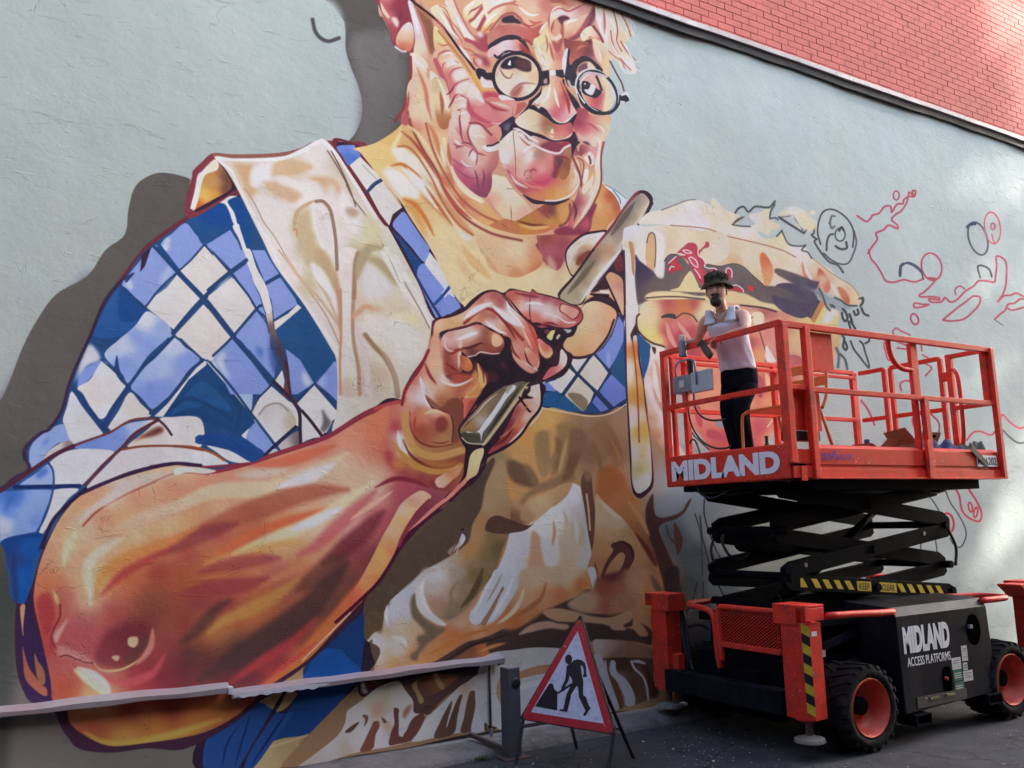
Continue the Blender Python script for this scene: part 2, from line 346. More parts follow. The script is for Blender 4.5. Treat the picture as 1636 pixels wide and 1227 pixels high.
MURAL="""
// painted cast shape behind the figure
T 0 0 1
p 59554f 640,-140 560,-140 500,-60 506,-20 545,25 552,46 553,80 562,110 572,135 578,160 578,185 570,208 560,222 540,240 500,280 320,300 302,285 262,276 236,282 215,300 205,335 199,375 168,400 140,440 90,470 60,510 36,555 0,640 -60,700 -60,1240 420,1240 420,1150 560,700 640,300 700,100
F:b10:a.85 -60,700 0,640 60,540 110,470 150,440 110,560 60,700 0,1300 -60,1300 30,620=56534d 60,800=4c4c46 10,1000=3c403c 30,1180=383a38 110,520=585550 100,1220=3a3b3a
p:b5 a9b0b0 546,58 548,30 540,10 528,0 508,-4 500,10 506,30 512,44 520,54
s:b1.5 4c4b4a 6 500,30 504,48 513,60 526,65 542,60
F:b8:a.8 560,60 640,60 640,180 600,240 570,235 575,150 600,100=77736f 600,200=6b6864 585,180=6f6c69
// sleeve silhouette
T 0 0 1
p 3a2b42 378,305 330,328 297,346 242,384 222,405 190,447 164,482 142,535 117,590 106,620 96,656 76,684 63,690 40,711 36,730 44,748 22,761 -5,781 -60,800 -60,860 0,868 13,919 20,958 26,970 24,1036 30,1075 36,1098 50,1122 82,1130 110,1180 170,1200 250,1190 400,1130 500,950 560,700 545,560 500,420 440,330
p 6a2f3c 378,305 330,328 297,346 242,384 222,405 190,447 200,440 240,398 300,356 380,312
C 378,313 330,334 299,352 246,389 222,411 196,449 170,484 148,535 123,590 112,620 102,656 82,686 67,694 46,714 44,730 50,750 30,762 0,781 -20,800 -60,860 0,868 13,919 20,958 60,960 75,880 100,840 200,780 300,755 420,740 500,700 560,700 548,650 545,560 520,480 480,410 440,350
q 2b4a73 -60,300 600,300 600,1000 -60,1000
// blue light cells and creams, tile L
T 80 300 5.1125
p 8292d0 900,470 1000,370 1105,290 1180,370 1250,470 1180,550 1100,640 1045,670 960,590
p 8292d0 590,800 650,700 740,590 830,490 870,470 940,580 1025,690 950,780 860,850 770,965 700,900
p:b3 c8d2e8 920,470 970,400 965,500 930,520
p:b3 b8c4e6 610,790 660,760 670,830
p:b4:a.7 a9b6e2 900,720 990,640 1000,700 900,800
q 3a2840 750,545 830,480 795,580 775,640 735,690
q 2d3f66 600,740 680,690 690,700 620,780
p 2c5488 460,960 560,820 700,900 780,1000 720,1100 600,1200 420,1227 330,1180 400,1060
p 24487a 580,810 690,890 775,985 700,1090 560,1060
F 600,1215 700,1120 790,1010 880,1080 990,1180 960,1227 600,1227 790,1060=d5dcea 880,1130=b5c2e6 700,1200=7f90d0 900,1200=8092d2
q 264a7c 860,510 900,460 1060,670 1250,880 1240,910 1180,850 1030,700
q e3d6c8 1060,675 1260,475 1290,480 1455,680 1250,885
q e3d8cc 785,975 850,890 950,820 1035,712 1225,912 1010,1160 880,1060
q e2d7c9 1280,910 1480,738 1500,750 1640,920 1640,1040 1505,1185
q e2d4c2 1250,955 1030,1190 1010,1230 1480,1230 1500,1210
p:b6:a.8 efe9e4 1010,730 960,900 860,960 850,900 950,830
p:b6:a.8 f0ebe6 1480,740 1380,830 1310,900 1420,840 1520,1000 1560,900
q 8292d0 1275,465 1470,345 1530,440 1590,590 1495,680 1460,650
q 8292d0 1490,705 1610,620 1640,660 1640,890
F 1110,265 1200,180 1350,120 1440,140 1490,290 1460,340 1260,465 1190,360 1250,240=1c4680 1350,200=1d4a84 1300,380=29507c 1200,270=2a527e
q 1d4a80 1445,110 1530,65 1640,220 1640,480 1600,470 1550,330
p e8e2da 1340,120 1420,85 1520,45 1535,65 1450,110 1500,200 1525,295 1495,290 1460,190 1420,130
p e8e2da 1490,320 1535,295 1555,350 1600,490 1640,600 1640,690 1600,600 1545,430
s 2a4468 5.5 840,470 1040,680 1250,895 1450,1110 1560,1230
s 2a4468 5.5 1640,570 1470,690 1260,890 1130,1030 1000,1190
s 2a4468 3.6 1265,470 1380,600 1470,690 1640,890
s 2a4468 3.2 1255,470 1150,590 1040,690 900,820 780,975
s 2a4468 3.6 570,800 780,985 900,1080 1020,1190
// tile M
T 80 500 5.1125
F 445,345 560,220 680,120 780,10 830,0 990,150 800,350 640,570 590,500 790,60=d8dce8 900,110=8ea0d8 600,260=b8c4e4 700,200=7f90d0 560,300=a8b6e0 600,400=7b8dd0 800,250=8092d4
F 660,600 760,440 860,350 1010,205 1100,280 1220,375 1130,480 1060,600 900,740 840,790 740,700 1030,260=b8c2e2 900,480=9fb0de 1100,400=7e90d4 820,600=7284cc 800,520=95a6da 900,600=7a8cd0
q e2d5c6 1035,170 1100,100 1190,0 1320,0 1470,205 1300,380 1245,385 1150,290
F 1320,390 1400,290 1480,225 1560,320 1640,390 1640,800 1500,640 1400,500 1400,400=d0d8ea 1450,500=93a4dc 1380,350=b8c4e4 1550,500=8092d6 1600,650=9fb0e0
p 8092d4 1520,180 1640,50 1640,300 1560,230
p 24486f 1275,420 1400,560 1520,690 1640,820 1640,910 1560,1010 1480,960 1350,930 1180,850 920,850 1000,740 1120,540
p:a.6 2e5a8a 1130,640 1250,560 1400,680 1480,800 1300,760 1100,790 980,830
s:b2:a.6 1e3c62 7 960,800 1120,700 1300,760 1480,860
s:b2:a.5 1e3c62 6 1400,620 1540,760 1530,920
q e6dfd6 1245,385 1275,400 1275,425 1130,545 920,850 850,845 960,740 1080,590
q e0dacf 1275,400 1310,395 1420,520 1640,790 1640,830 1500,660
p:b4 cfd2dc 300,300 330,260 410,380 300,430 210,560 250,430
p 7486cc 225,600 270,470 430,385 380,470 300,560
p:b3:a.8 c8c4cc 300,300 330,265 390,350 300,400 240,500 250,420
F 225,610 330,540 430,390 520,480 615,600 540,720 430,865 350,800 270,660 430,450=e6e0dc 350,560=d8c8c0 500,600=dccdc4 430,800=e8e0da 540,600=e6ddd6 380,720=d6c6bc
F 105,870 140,760 180,640 260,760 400,940 425,990 300,1040 200,1075 160,1040 120,920 180,700=ddd6d4 250,900=d9cfca 180,1000=dcd2cc 350,950=d8d0ca 130,880=e0dad6
F 470,940 560,800 650,650 740,740 820,820 800,850 700,870 560,930 490,960 560,850=e2dcd6 700,780=e2d2c0 650,700=dcd2ca 550,920=d4c8c0
s 2a4068 8 170,590 300,760 420,920 470,960
s 2a4068 7 440,930 500,800 640,600
s 2a4468 5 640,600 760,440 860,350 1010,190
s 2a4468 3.4 1015,190 1130,280 1240,380
s 2a4468 3 420,380 540,490 640,610 740,700 820,800
k 2a4468 8 545,350 550,470 600,560 650,600
s 2a4468 5.5 820,820 950,720 1060,590 1140,480 1250,385
s 2a4468 7 440,960 470,990
s 2a4468 5 1320,0 1480,190 1640,380
s 2a4468 3.4 1310,390 1400,280 1500,180 1640,30
// tile G/N right part of the sleeve
T 340 400 5.3333
q 8292d0 0,0 260,0 280,60 160,170
q e2d6c8 0,30 135,185 0,300
q 8292d0 175,200 290,110 340,270 400,400 415,460 370,495 290,370
q e0d6c8 -40,390 160,235 240,330 360,500 180,705 -40,420
p:b6:a.7 e9e6e0 60,300 140,260 170,350 130,420 60,360
q e2d2c2 -40,500 -10,540 145,745 -40,980
q 8292d0 330,0 450,0 560,200 440,270
q 8292d0 450,300 570,230 700,410 720,460 520,590 500,440
q 8292d0 200,715 370,520 430,590 480,680 490,820 540,960 520,1090 380,930
p:b4 4a6aaa 370,820 420,860 410,920 380,880
q 8292d0 380,500 420,480 450,560 480,650 
q 7f90d4 0,930 160,755 320,940 480,1150 430,1227 150,1227
p:b4:a.8 c8d0e6 20,940 110,860 90,960 150,1100 100,1060
q 26507c 530,690 750,500 860,600 980,770 1030,900 1020,990 870,1120 760,970 630,830
q e6dfd2 720,460 755,490 530,680 520,610 640,540
q 8092d0 620,840 740,930 860,1130 720,1227 650,1227 640,960
p:b4 c0c8d8 770,1030 840,1130 800,1160 770,1100
q 8092d0 1040,940 1075,960 1075,1300 1000,1227 885,1130
p:b4:a.6 b4bcdc 890,1130 960,1060 950,1160
q e4dcd2 590,1020 610,1110 600,1200 530,1110
s 2a4468 5.5 -40,480 160,720 500,1120 600,1227
s 2a4468 5.5 -40,340 140,190 290,80
s 2a4468 3.4 0,20 140,185 290,370 370,500 450,580 480,700
s 2a4468 4.2 0,900 160,745 370,500 420,470
s 2a4468 5 430,290 570,220
s 2a4468 3.4 520,600 640,520
F 450,520 500,520 520,650 600,850 640,960 655,1100 660,1240 600,1240 620,1100 560,950 500,850 480,700 480,560=c8b8a8 500,650=6c5450 560,850=4c3c48 600,950=3c3f5a 640,1000=4c4048 630,1180=7c3c44
p:b4:a.8 35507a 500,700 540,850 560,1000 520,1050 480,880
p e6ddd2 265,0 320,0 370,150 450,300 490,440 500,520 450,530 400,380 340,260 300,90
p 26507c 440,0 490,0 600,200 760,460 870,600 1000,780 1075,970 1040,940 960,760 860,610 740,460 560,200
// tile N
T 320 500 5.1125
q e0dad2 480,700 580,600 720,720 800,760 830,900 610,1060 440,880 420,800
F 450,860 560,750 680,740 780,860 760,960 610,1060 520,950 620,850=dcd6cc 740,880=b8a894 560,800=c8c0b8 600,1000=dcd8d2
s:b2 8a8078 3 480,830 540,760 640,740 720,800
q e4ddd4 790,740 930,590 1130,820 1080,890 1010,1010 900,870 
p:b2 6f666c 990,780 1040,850 1070,900 1020,970 980,960 1000,880
q dcd6ce 820,790 880,850 980,1010 900,1050 830,1080
q 8092d0 340,1010 450,890 520,960 600,1090 530,1150 430,1070
q e0dcd4 335,1000 400,940 380,990 370,1030
F 640,1080 780,970 820,1000 820,1085 700,1120 640,1140 700,1080=b8b0a8 790,1050=6c6460 680,1120=c8c0b8
p b8bcc8 520,1180 600,1110 650,1140
s 2a4468 4 70,400 240,590 430,840 560,1010 660,1140
s 2e2c40 5 780,930 700,1000 600,1090 500,1190
s 3a2a38 5 830,800 900,880 1000,1010 1020,990
s 2c3c5c 2.6 420,800 480,690 580,590
s 2c3c5c 3 780,730 930,580
s 2c3c5c 2.6 930,580 1040,680 1130,820 1080,890
s 3a2a3a 5.5 600,560 700,660 770,740 810,820 815,960 820,1085
s 4a3038 5 700,400 720,560 740,680 790,760
// tile O: cuff
T 0 640 5.1125
p 8092d2 500,190 540,240 560,330 470,350 380,430 340,510 255,550 240,480 250,380 330,280
p:b3:a.7 46609a 340,370 400,290 390,340
F 350,500 400,410 500,345 580,330 590,370 500,420 420,470 450,400=b8a8a0 540,360=80686a 480,350=d8c8c0 380,480=d6b8a8
F 590,360 760,300 880,270 1040,190 1180,165 1260,165 1100,270 960,410 800,405 640,395 700,370=6a80ca 950,300=7488cc 1150,190=98aadc 1200,180=cfd4e0
F 410,500 600,400 930,415 830,520 700,660 650,690 560,685 440,680 430,570 600,550=ddd5d4 800,450=dcd2ce 700,640=d4ccca 480,650=e0dad8 550,480=d8cccc
F 1010,400 1250,380 1636,400 1636,500 1400,520 1100,580 850,690 700,720 900,500 1200,450=d6cbc8 1500,440=d0c4c0 900,560=d4c8c6 1400,500=e0d8d6 760,690=cfc5c2
F 1040,370 1200,240 1300,150 1400,135 1636,150 1636,380 1350,365 1150,370 1400,200=ded8d2 1150,330=e8c8b0 1500,300=dcd2c8 1300,300=d8c8c0
p:b3 6a3a36 1080,330 1180,270 1300,210 1340,250 1260,290 1160,310
p 24487c 1590,310 1640,280 1700,350 1640,350
p 8092d2 160,690 300,590 390,520 430,560 435,690 300,695
p:b3:a.8 3c5c9c 300,590 370,540 390,590 310,640
F 0,770 60,740 420,730 410,800 350,950 310,1060 240,1080 120,1110 20,1140 0,1130 100,800=3f60a0 60,900=5a74bc 200,900=7288d2 300,780=7488d0 200,1050=6a80c8 20,1000=9aa4d8 300,1000=6278c0
p:b3:a.8 3a5a98 40,900 60,800 130,760 90,830 60,900
F 440,730 640,720 560,800 450,940 350,1085 320,1080 380,900 420,800 500,780=d2ccc8 400,980=d0cac0 450,850=dcd6d0
s 1e2c54 6 120,705 400,700 650,695
s 263c64 3.2 400,510 435,580 435,720 380,920 300,1080
p 1d3a6c 20,1140 200,1090 350,1090 330,1227 290,1227 60,1227
T 0 860 5.1125
F 10,40 100,10 200,0 370,0 310,100 260,250 220,500 190,550 130,540 110,350 40,160 60,60=1d3c6c 200,80=1e4a84 180,300=1d4c88 130,150=2a3a66 100,30=1f3c6c
p:b2:a.7 2c3050 120,100 140,300 150,540 110,500 90,250
U
// back flap outline
T 280 200 5.3333
p 7a3a42 80,740 95,600 140,450 150,390 220,320 320,240 500,248 850,238 1050,200 1180,140 1300,130 1420,140 1620,150 1600,300 1200,400 700,500 530,560 350,680 150,790
p 8a5a4c 330,245 500,250 850,240 1050,205 1200,140 1200,200 1000,260 700,290 380,290
F 330,290 370,320 480,440 520,540 480,570 350,640 230,700 160,730 200,560 250,420 300,330 350,330=b87040 430,430=5c4038 300,430=c08850 250,600=e8b060 200,680=c86030 330,600=d89848 430,540=6a4438 350,480=b08860 400,380=8a6048
p f0e4d6 140,715 130,700 165,560 190,430 230,390 320,300 350,298 370,340 350,385 260,420 225,500 200,620 165,720
p:b2 e6d8a8 250,380 320,310 350,320 345,370 290,390
p 3c2838 360,300 420,360 490,440 525,540 480,575 350,655 200,735 170,720 330,630 470,545 460,450
// bib body
T 0 0 1
F 343,250 378,253 449,250 480,238 509,223 522,225 550,258 585,305 620,361 645,408 670,453 692,490 703,507 692,530 690,560 660,600 645,640 600,655 545,690 530,690 538,650 538,580 525,550 488,490 440,425 420,385 400,345 378,300 360,270 440,280=e8d8c8 400,262=dccab8 500,250=ead9c6 400,280=d8b898 470,268=d9bca0 520,290=e9dccb 545,270=c4b09c 450,310=d6b698 500,310=e6d4c0 530,290=d4bba4 420,300=dcc4b0 440,340=eee0d0 420,330=d9c3b0 470,360=c8b090 500,350=e8dccb 480,390=b7a88c 460,390=ead8c8 440,380=ecd9c6 500,400=e8d8c8 490,450=c4b090 470,440=ecd9cc 520,430=eedfce 520,480=e8d6c4 540,380=e8d8c6 560,360=e0cdb8 580,380=d8cbb0 570,400=b9ab8c 600,410=d8ccb8 590,440=c8c0b0 610,470=dcc8b4 590,490=d9b8a0 570,480=d8b8a4 640,500=e0c8b0 600,520=ead8c4 650,560=d8c4ac 620,560=e0d0bc 560,540=dcc8bc 600,600=c0ac94 580,620=c4b4a8 640,620=cfc0ac 560,590=ccb8a4 560,650=cfc0ae 540,600=e6dccb 545,660=dcd0bc
C 343,250 378,253 449,250 480,238 509,223 522,225 550,258 585,305 620,361 645,408 670,453 692,490 703,507 692,530 690,560 660,600 645,640 600,655 545,690 530,690 538,650 538,580 525,550 488,490 440,425 420,385 400,345 378,300 360,270
T 280 200 5.3333
p:b4 c89c78 500,320 680,340 720,400 680,520 700,560 640,640 590,520 530,400
p:b3 eee4da 660,360 800,320 830,330 800,450 700,530 640,500
p:b3 cfa583 830,330 900,290 1060,300 1180,360 1000,430 850,440 820,400
p:b3 ede0d2 720,500 900,440 1060,480 1200,480 1250,560 1220,620 1100,680 1000,700 900,700 1070,600 1000,540 830,510
p:b4 cba182 740,490 860,470 900,500 1040,560 1080,610 1000,670 900,640 800,560
p:b4 ce9f80 1120,450 1260,430 1380,480 1420,600 1340,650 1280,560 1220,500
p:b5 e8d4c6 1290,600 1330,500 1400,660 1380,800 1300,760
p:b4 f0e6da 1420,560 1500,640 1560,720 1560,900 1480,880 1400,700
p:b3 b39a86 1450,700 1530,700 1570,740 1530,790 1460,760
p:b5 e8d9ca 670,600 900,640 980,700 960,900 900,1100 800,950 700,760
k:b1.5 b89878 7 1010,900 1020,800 1060,720 1150,660 1210,640
p:b5 b7a582 1040,760 1140,700 1160,760 1180,900 1260,1100 1330,1227 1130,1227 1040,950
p e9dcd0 1170,720 1200,680 1240,690 1290,760 1340,900 1370,1100 1360,1227 1330,1200 1230,1010 1180,860
p:b3 dccabc 1190,720 1240,720 1300,900 1320,1050 1240,950
s 8b7464 5.5 1200,650 1260,650 1320,720 1350,850 1370,1000 1380,1230
k:b1 b98e68 4 1000,900 1030,890 1040,960
s:b1 f2e8dd 5 360,300 470,380 540,530 620,680 700,830 800,1000 900,1227
s:b1 f4eadf 7 360,282 700,290 900,280 1080,220 1220,140 1300,170 1380,270
s:b.8 a58a78 2 590,540 660,640 700,720 760,840 850,960 1000,1227
s 6d5548 2.2 1330,220 1400,350 1480,520 1540,690
T 340 400 5.3333
s:b1 b8947c 2.6 560,0 700,180 840,370 980,580 1080,800
s:b2 c8a68c 5 620,60 760,260 900,400 1080,640
s:b1.5 ede0d3 8 520,100 640,280 800,480 960,700 1070,880
p:b4 b09a78 860,0 960,0 1040,150 1080,340 1090,700 1060,600 1000,300 900,130
p:b2 f0e4da 830,120 930,160 1020,320 1080,430 1085,520 1060,560 940,380
k:b2 c9a88e 6 880,260 980,400 1070,600
p:b2 b68668 1040,150 1080,330 1100,460 1095,700 1080,650
s:b1 8b7464 4.5 1050,0 1065,150
F 1080,0 1240,0 1215,200 1205,420 1190,600 1200,800 1225,1000 1235,1227 1085,1227 1080,1000 1100,700 1100,300 1140,100=eeded0 1150,400=e6dccb 1180,150=e8c8b4 1130,700=e8d8c4 1130,1000=e3d3c0 1150,1150=c0a898 1200,1100=ddccb8
s:b1.5 b88c6c 4 1090,330 1095,700 1085,900 1085,1227
s:b2 a8886c 6 1210,300 1195,520 1200,760 1240,1000 1250,1227
s:b2 9e7e60 7 1240,20 1215,120 1205,400
p:b6 e0d6c8 1320,130 1440,100 1540,240 1480,360 1340,420 1280,300
p:b4 a99a76 1290,60 1400,40 1500,120 1580,260 1560,300 1440,180 1360,110
s:b3 cc9c7c 8 1210,560 1300,480 1400,500 1600,500
F 1285,600 1300,550 1360,545 1500,560 1700,580 1700,1227 1590,1227 1520,1000 1420,880 1330,760 1290,680 1400,650=e8d6be 1600,800=e6d4c0 1560,640=ead8c0 1500,850=dcc4ac 1620,1100=d8c4b0
s:b2.5 937a5a 8 1300,720 1380,820 1480,930 1550,1080 1575,1240
s:b3 d4bcb4 10 1240,700 1290,850 1310,1000 1330,1227
T 600 400 5.3333
s:b2 efe2d2 8 60,0 160,180 260,360 400,520 470,640
s:b1 8c7864 2.2 110,0 210,190 290,340 400,540 460,660
s:b2 e8dccc 9 170,60 280,260 380,420 480,560
p:b8 d9bfa4 0,500 150,400 260,440 250,540 100,560
p:b8 e6d68c 200,560 330,570 380,650 300,640
p:b8 e4d8c2 40,600 300,640 440,760 400,900 260,1000 100,760
k:b1.5 a8947c 6 20,820 110,940 170,1100 190,1260
T 480 220 5.3333
s 6d5548 2 230,110 330,270 410,420 470,560
s:b1 f2e8dc 6 250,60 370,230 520,470 640,680
s 7b6858 2 390,400 460,530 560,660 680,860 780,1060 850,1227
p:b4 d6c49c 560,640 640,720 720,900 620,900 540,1000
p:b3 a79877 490,1000 560,910 640,900 740,930 700,960 600,990 480,1227
s:b2 e6ddcb 7 730,940 800,1060 870,1227
U
// shirt collar strip between bib and neck, tile F
p 3a2438 290,40 470,50 560,130 700,290 800,400 870,560 960,640 1060,840 1200,1030 1290,1227 1400,1450 1480,1560 1160,1560 1000,1227 740,740 560,460 330,120
p 6b2b34 270,30 460,45 510,130 620,230 760,340 700,330 560,220 480,150 440,60 310,60 560,440 740,720 700,720 520,440
F 310,75 450,62 470,90 515,150 480,190 410,235 360,160 400,120=4a68a8 450,80=8092d4 440,180=5070b0 380,90=7488cc
q e3d8ca 420,235 510,160 600,250 695,335 620,400 570,450
q e2d6c8 585,465 650,400 720,360 790,440 870,590 790,650 760,745 680,640
s:b2 c6a890 4 720,380 800,480 850,560
s:b1 a8a49c 2 530,230 650,350
s 2a4870 4.4 570,460 630,390 710,345
p 8092d2 790,740 840,660 890,630 960,730 1040,850 1110,960 1060,1060 950,930 860,830
q 264a78 775,780 850,840 1050,1080 1000,1190 850,880
p 7e90d0 1000,1190 1055,1070 1180,1227 1240,1300 1300,1400 1200,1560 1160,1540
q e0dcd4 1110,965 1210,1120 1270,1290 1330,1390 1270,1420 1150,1250 1065,1060
T 600 400 5.3333
q 7e90d0 415,125 500,200 590,330 490,450 360,240
q e0dcd2 470,20 560,130 640,290 590,325 510,230 420,110
q e0dcd2 610,350 650,310 680,400 640,400
q 7e90d0 510,490 620,370 680,405 740,480 640,540 550,560
s 2a5088 5 490,470 560,400 650,290
s 2a4068 4 360,240 450,400 550,565
s 3a2a40 5 470,0 570,130 660,290 740,480
U
// neck and chest
T 0 0 1
F 566,237 600,228 640,200 658,160 660,120 700,100 900,330 960,295 980,310 1000,400 960,500 940,520 800,500 745,490 720,460 690,400 655,345 640,320 605,280 577,245 620,250=e8b87c 650,225=e0a870 640,280=ecc090 670,290=f0e0cc 700,300=eecfae 690,330=e8b888 730,380=f0c898 680,320=e6b07a 760,420=f4cfa0 720,430=f4cc9c 800,440=f2cc9c 850,450=f4d0a0 760,380=ecc094 800,380=eab888 880,400=dca080 940,440=f2d2ac 960,470=f4cfa0
C 566,237 600,228 640,200 658,160 660,120 700,100 900,300 960,295 990,310 1000,400 960,500 940,520 800,500 745,490 720,460 690,400 655,345 640,320 605,280 577,245
T 560 180 6.135
p:b3 f6ead8 330,560 400,540 500,600 620,720 680,820 600,840 520,830 400,700
p:b3 f6ecdc 510,540 560,520 640,600 720,700 860,900 900,980 820,900 700,760 600,660
p:b2 f0e2c4 400,360 480,330 560,370 700,480 850,680 960,860 1080,1100 1200,1227 1100,1227 940,980 780,760 620,600 560,560 470,470
p:b2 c88858 520,560 600,660 740,860 820,940 900,1020 1040,1150 960,1060 780,860 680,770
p:b4 d89858 500,830 640,860 700,1000 740,1227 640,1040
p:b3 d69468 640,560 780,700 900,900 1060,1120 1200,1200 1130,1080 960,860 820,700
s:b1.5 b06848 3 470,330 560,330 660,420 800,640 900,860 1050,1080 1200,1200
s:b2 8f5038 4 520,0 480,90 400,190 300,250 100,300
p:b4 e8b070 300,260 430,150 490,110 480,240 400,340
p:b2 f6dcb0 490,110 480,200 400,340 450,310 500,200
T 600 400 5.3333
F 860,-100 1000,-150 1200,-100 1400,-20 1430,60 1400,140 1300,200 1200,230 1060,200 960,100 900,20 1000,-50=e2b48c 1200,0=eec8a4 1250,100=e8b890 1350,80=d89870 1100,150=e6b48c 1380,150=c87850 1200,200=d08c60
p:b1 8c4a4c 1370,-60 1600,-100 1600,90 1550,170 1480,140 1430,90 1420,40
p:b2 a8586a 1560,-100 1640,-60 1620,100 1590,60
U
// right neck & white undershirt
T 860 280 5.3333
q d8e2e4 540,60 600,100 680,140 760,200 700,300 640,220
s 6a7c84 1.2 570,80 660,130 750,200
s 2f6a66 1.5 640,130 690,200 700,240
F 470,240 540,80 580,110 640,160 690,250 690,330 600,420 560,480 420,500 440,380 530,150=e8a868 600,170=b0583c 600,300=e0a468 660,280=a85a3c 500,380=dc9c64 520,240=e8b078 640,340=c88450
F -20,420 100,380 250,400 330,340 440,260 500,250 460,350 440,470 350,520 250,600 200,750 160,800 80,770 40,700 0,600 100,450=b87044 200,470=b46a58 300,450=d89468 400,450=8c3c48 200,560=9c4c58 100,650=b0606a 150,750=9a4a54 60,520=8c4448 440,400=b05a60 0,440=dca05c
U
// head base
T 0 0 1
p d8a080 600,-140 960,-140 975,-20 972,60 974,110 976,160 975,200 972,215 963,230 960,255 961,283 958,305 950,325 936,345 920,364 895,372 860,376 830,368 780,352 740,330 715,300 690,260 668,215 652,180 654,160 657,120 656,88 640,80 628,68 622,48 612,28 604,8
// ear
T 560 0 6.135
p 8c3c48 240,-60 600,-80 620,200 630,460 600,520 520,508 440,462 400,400 385,300 330,180 280,60
F 290,-20 420,-20 480,40 520,100 500,200 470,260 440,380 410,400 380,260 310,120 330,40=b85a64 380,160=c47870 430,60=8a3440 480,150=7a3040 400,300=a04a54 350,-10=cc8078
p e8c0a8 300,20 330,80 380,160 370,180 310,110
F 450,360 500,270 560,220 600,240 620,340 615,430 580,500 520,490 450,440 560,270=f0d8d0 500,350=e8b89c 560,380=eab890 520,460=c4604c 590,460=d08060
p:b1.5 ecccbc 400,180 440,170 470,210 460,270 430,240
s:b1 e8d4cc 3 440,460 500,500 540,505
// temple and sideburn strip
F 560,20 600,10 640,120 700,260 730,400 760,520 740,600 700,620 620,520 630,400 620,300 590,150 600,100=eedad4 650,250=e6ccc8 680,350=e0bcb4 700,450=e8c8b4 660,500=f0d0b0 740,560=d8a490
p:b2 8c5c48 620,40 680,60 760,140 800,220 820,320 830,450 800,540 760,480 740,360 700,240
p:b2 b07c50 600,20 700,80 780,160 790,200 720,150
F 580,540 620,520 700,560 760,640 740,720 800,900 900,1227 540,1227 500,1150 560,950 590,700 640,580=f2d8bc 700,650=eecab0 640,800=dc9c74 720,800=eec49c 600,900=cc7c6c 620,1050=d89080 740,1000=ecc4a8 800,1100=e8b894 580,1150=b45a58
s:b1 8c3c44 5 585,560 590,700 575,850 545,1000 500,1100 440,1180
F 780,700 840,730 900,800 940,900 980,1060 1010,1227 880,1227 820,1100 790,950 780,830 830,780=f0dcc8 880,900=e4c898 860,1050=d8a468 820,850=e8c494 930,1000=e8b898 900,1200=b87850
// forehead / brow zone left
F 780,60 900,20 1100,-20 1150,-60 960,-80 860,-60 780,-20 860,0=e4a070 1000,0=e8b090 
F 780,90 850,50 940,80 1000,160 1050,260 1120,370 1210,400 1180,480 1060,440 980,400 930,280 860,200 820,160 820,100=f4dcb4 900,150=eecaa0 960,250=f0d4c0 1040,350=e4b090 1120,420=d89880
F 920,20 1000,0 1040,80 1100,200 1220,380 1210,410 1120,370 1060,270 980,140 980,60=f0d0b8 1050,180=ecc4b0 1150,330=f2dcc8
s:b1 c4746c 3 1000,-20 1040,80 1090,180 1150,290 1220,370 1300,440
s:b1 c88068 2.4 870,60 930,100 990,220 1060,300 1110,380
s:b1.5 b0525c 6 1130,390 1200,420 1270,470 1340,490
p:b2 a85058 1200,390 1290,430 1360,450 1340,510 1260,490
F 820,260 900,330 960,420 1020,500 1100,620 1200,720 1290,880 1160,760 1080,650 940,480 840,500 810,400 870,380=f0c890 860,460=e4ac80 930,400=f4d4a0
// cheek base
F 800,560 860,480 960,470 1040,540 1200,740 1300,930 1440,960 1500,1040 1600,1100 1600,1227 1060,1227 1000,1100 980,980 940,900 900,800 840,700 860,540=ecb090 920,600=f0c0a0 860,660=d88878 950,750=d07870 1050,650=f2ccb0 1000,850=d4787a 1100,850=f0c8a8 1150,1000=e09888 1050,1050=f0c4a8 1250,1080=c86068 1200,920=f0c8b0 1350,1050=e49080 1400,1180=f0b89c 1550,1150=d88878
k:b1 b0505c 2.4 850,580 870,530 930,500 990,500
k:b1 a84c5c 2.6 900,680 910,630 960,600 1010,590 1060,620
k:b1 b05060 2.6 970,760 990,700 1040,670 1110,660
k:b1 a84858 3 980,880 1040,820 1100,790 1170,770
k:b1 a84858 3 990,1010 1010,960 1060,920 1130,960
k:b1 a04858 3 1010,1150 1060,1080 1120,1060 1180,1080
s:b1.5 b85c68 7 830,590 880,700 930,820 960,950
p:b3 f6e0d0 920,600 1000,560 1040,600 960,640
p:b3 f4dccc 1000,720 1100,680 1150,740 1040,800
p:b3 f4d8c8 1030,860 1130,800 1170,860 1060,930
p:b3 f2d8c8 1080,980 1150,1000 1160,1060 1060,1060
// glasses arm shadow and arm
p f0d8c4 820,260 900,340 990,450 1080,600 1190,760 1280,900 1300,920 1240,820 1120,650 1000,500 870,330
s:b.6 e0a060 6 870,310 1000,480 1120,640 1200,760 1300,910
s 8a6050 1 850,300 980,450 1100,600 1180,720
s ecb070 5.5 1220,690 1300,860 1440,890
s 3a2030 3.6 590,0 650,50 780,150 880,240 960,340 1060,480 1140,580 1215,680
p:b2 c45060 1310,900 1440,910 1460,990 1310,970
F 1145,900 1180,820 1250,870 1310,980 1430,990 1480,1040 1600,1080 1580,1180 1500,1210 1400,1200 1250,1180 1160,1060 1200,920=f4dcc8 1250,1000=e8a898 1350,1100=e8a080 1450,1180=c86068 1200,1080=c8606c 1550,1120=dc8c78
// finger-like forehead rolls
F 1100,140 1110,80 1180,20 1260,-20 1400,-20 1300,60 1240,150 1180,210 1120,200 1150,120=f4e0bc 1200,150=eecca4 1130,180=e8b484 1260,20=f0d0b0
F 1180,250 1180,200 1250,150 1350,40 1450,0 1500,20 1380,100 1300,180 1240,270 1200,270 1220,230=f6e4c0 1320,120=ecc09c 1420,30=eec8b0
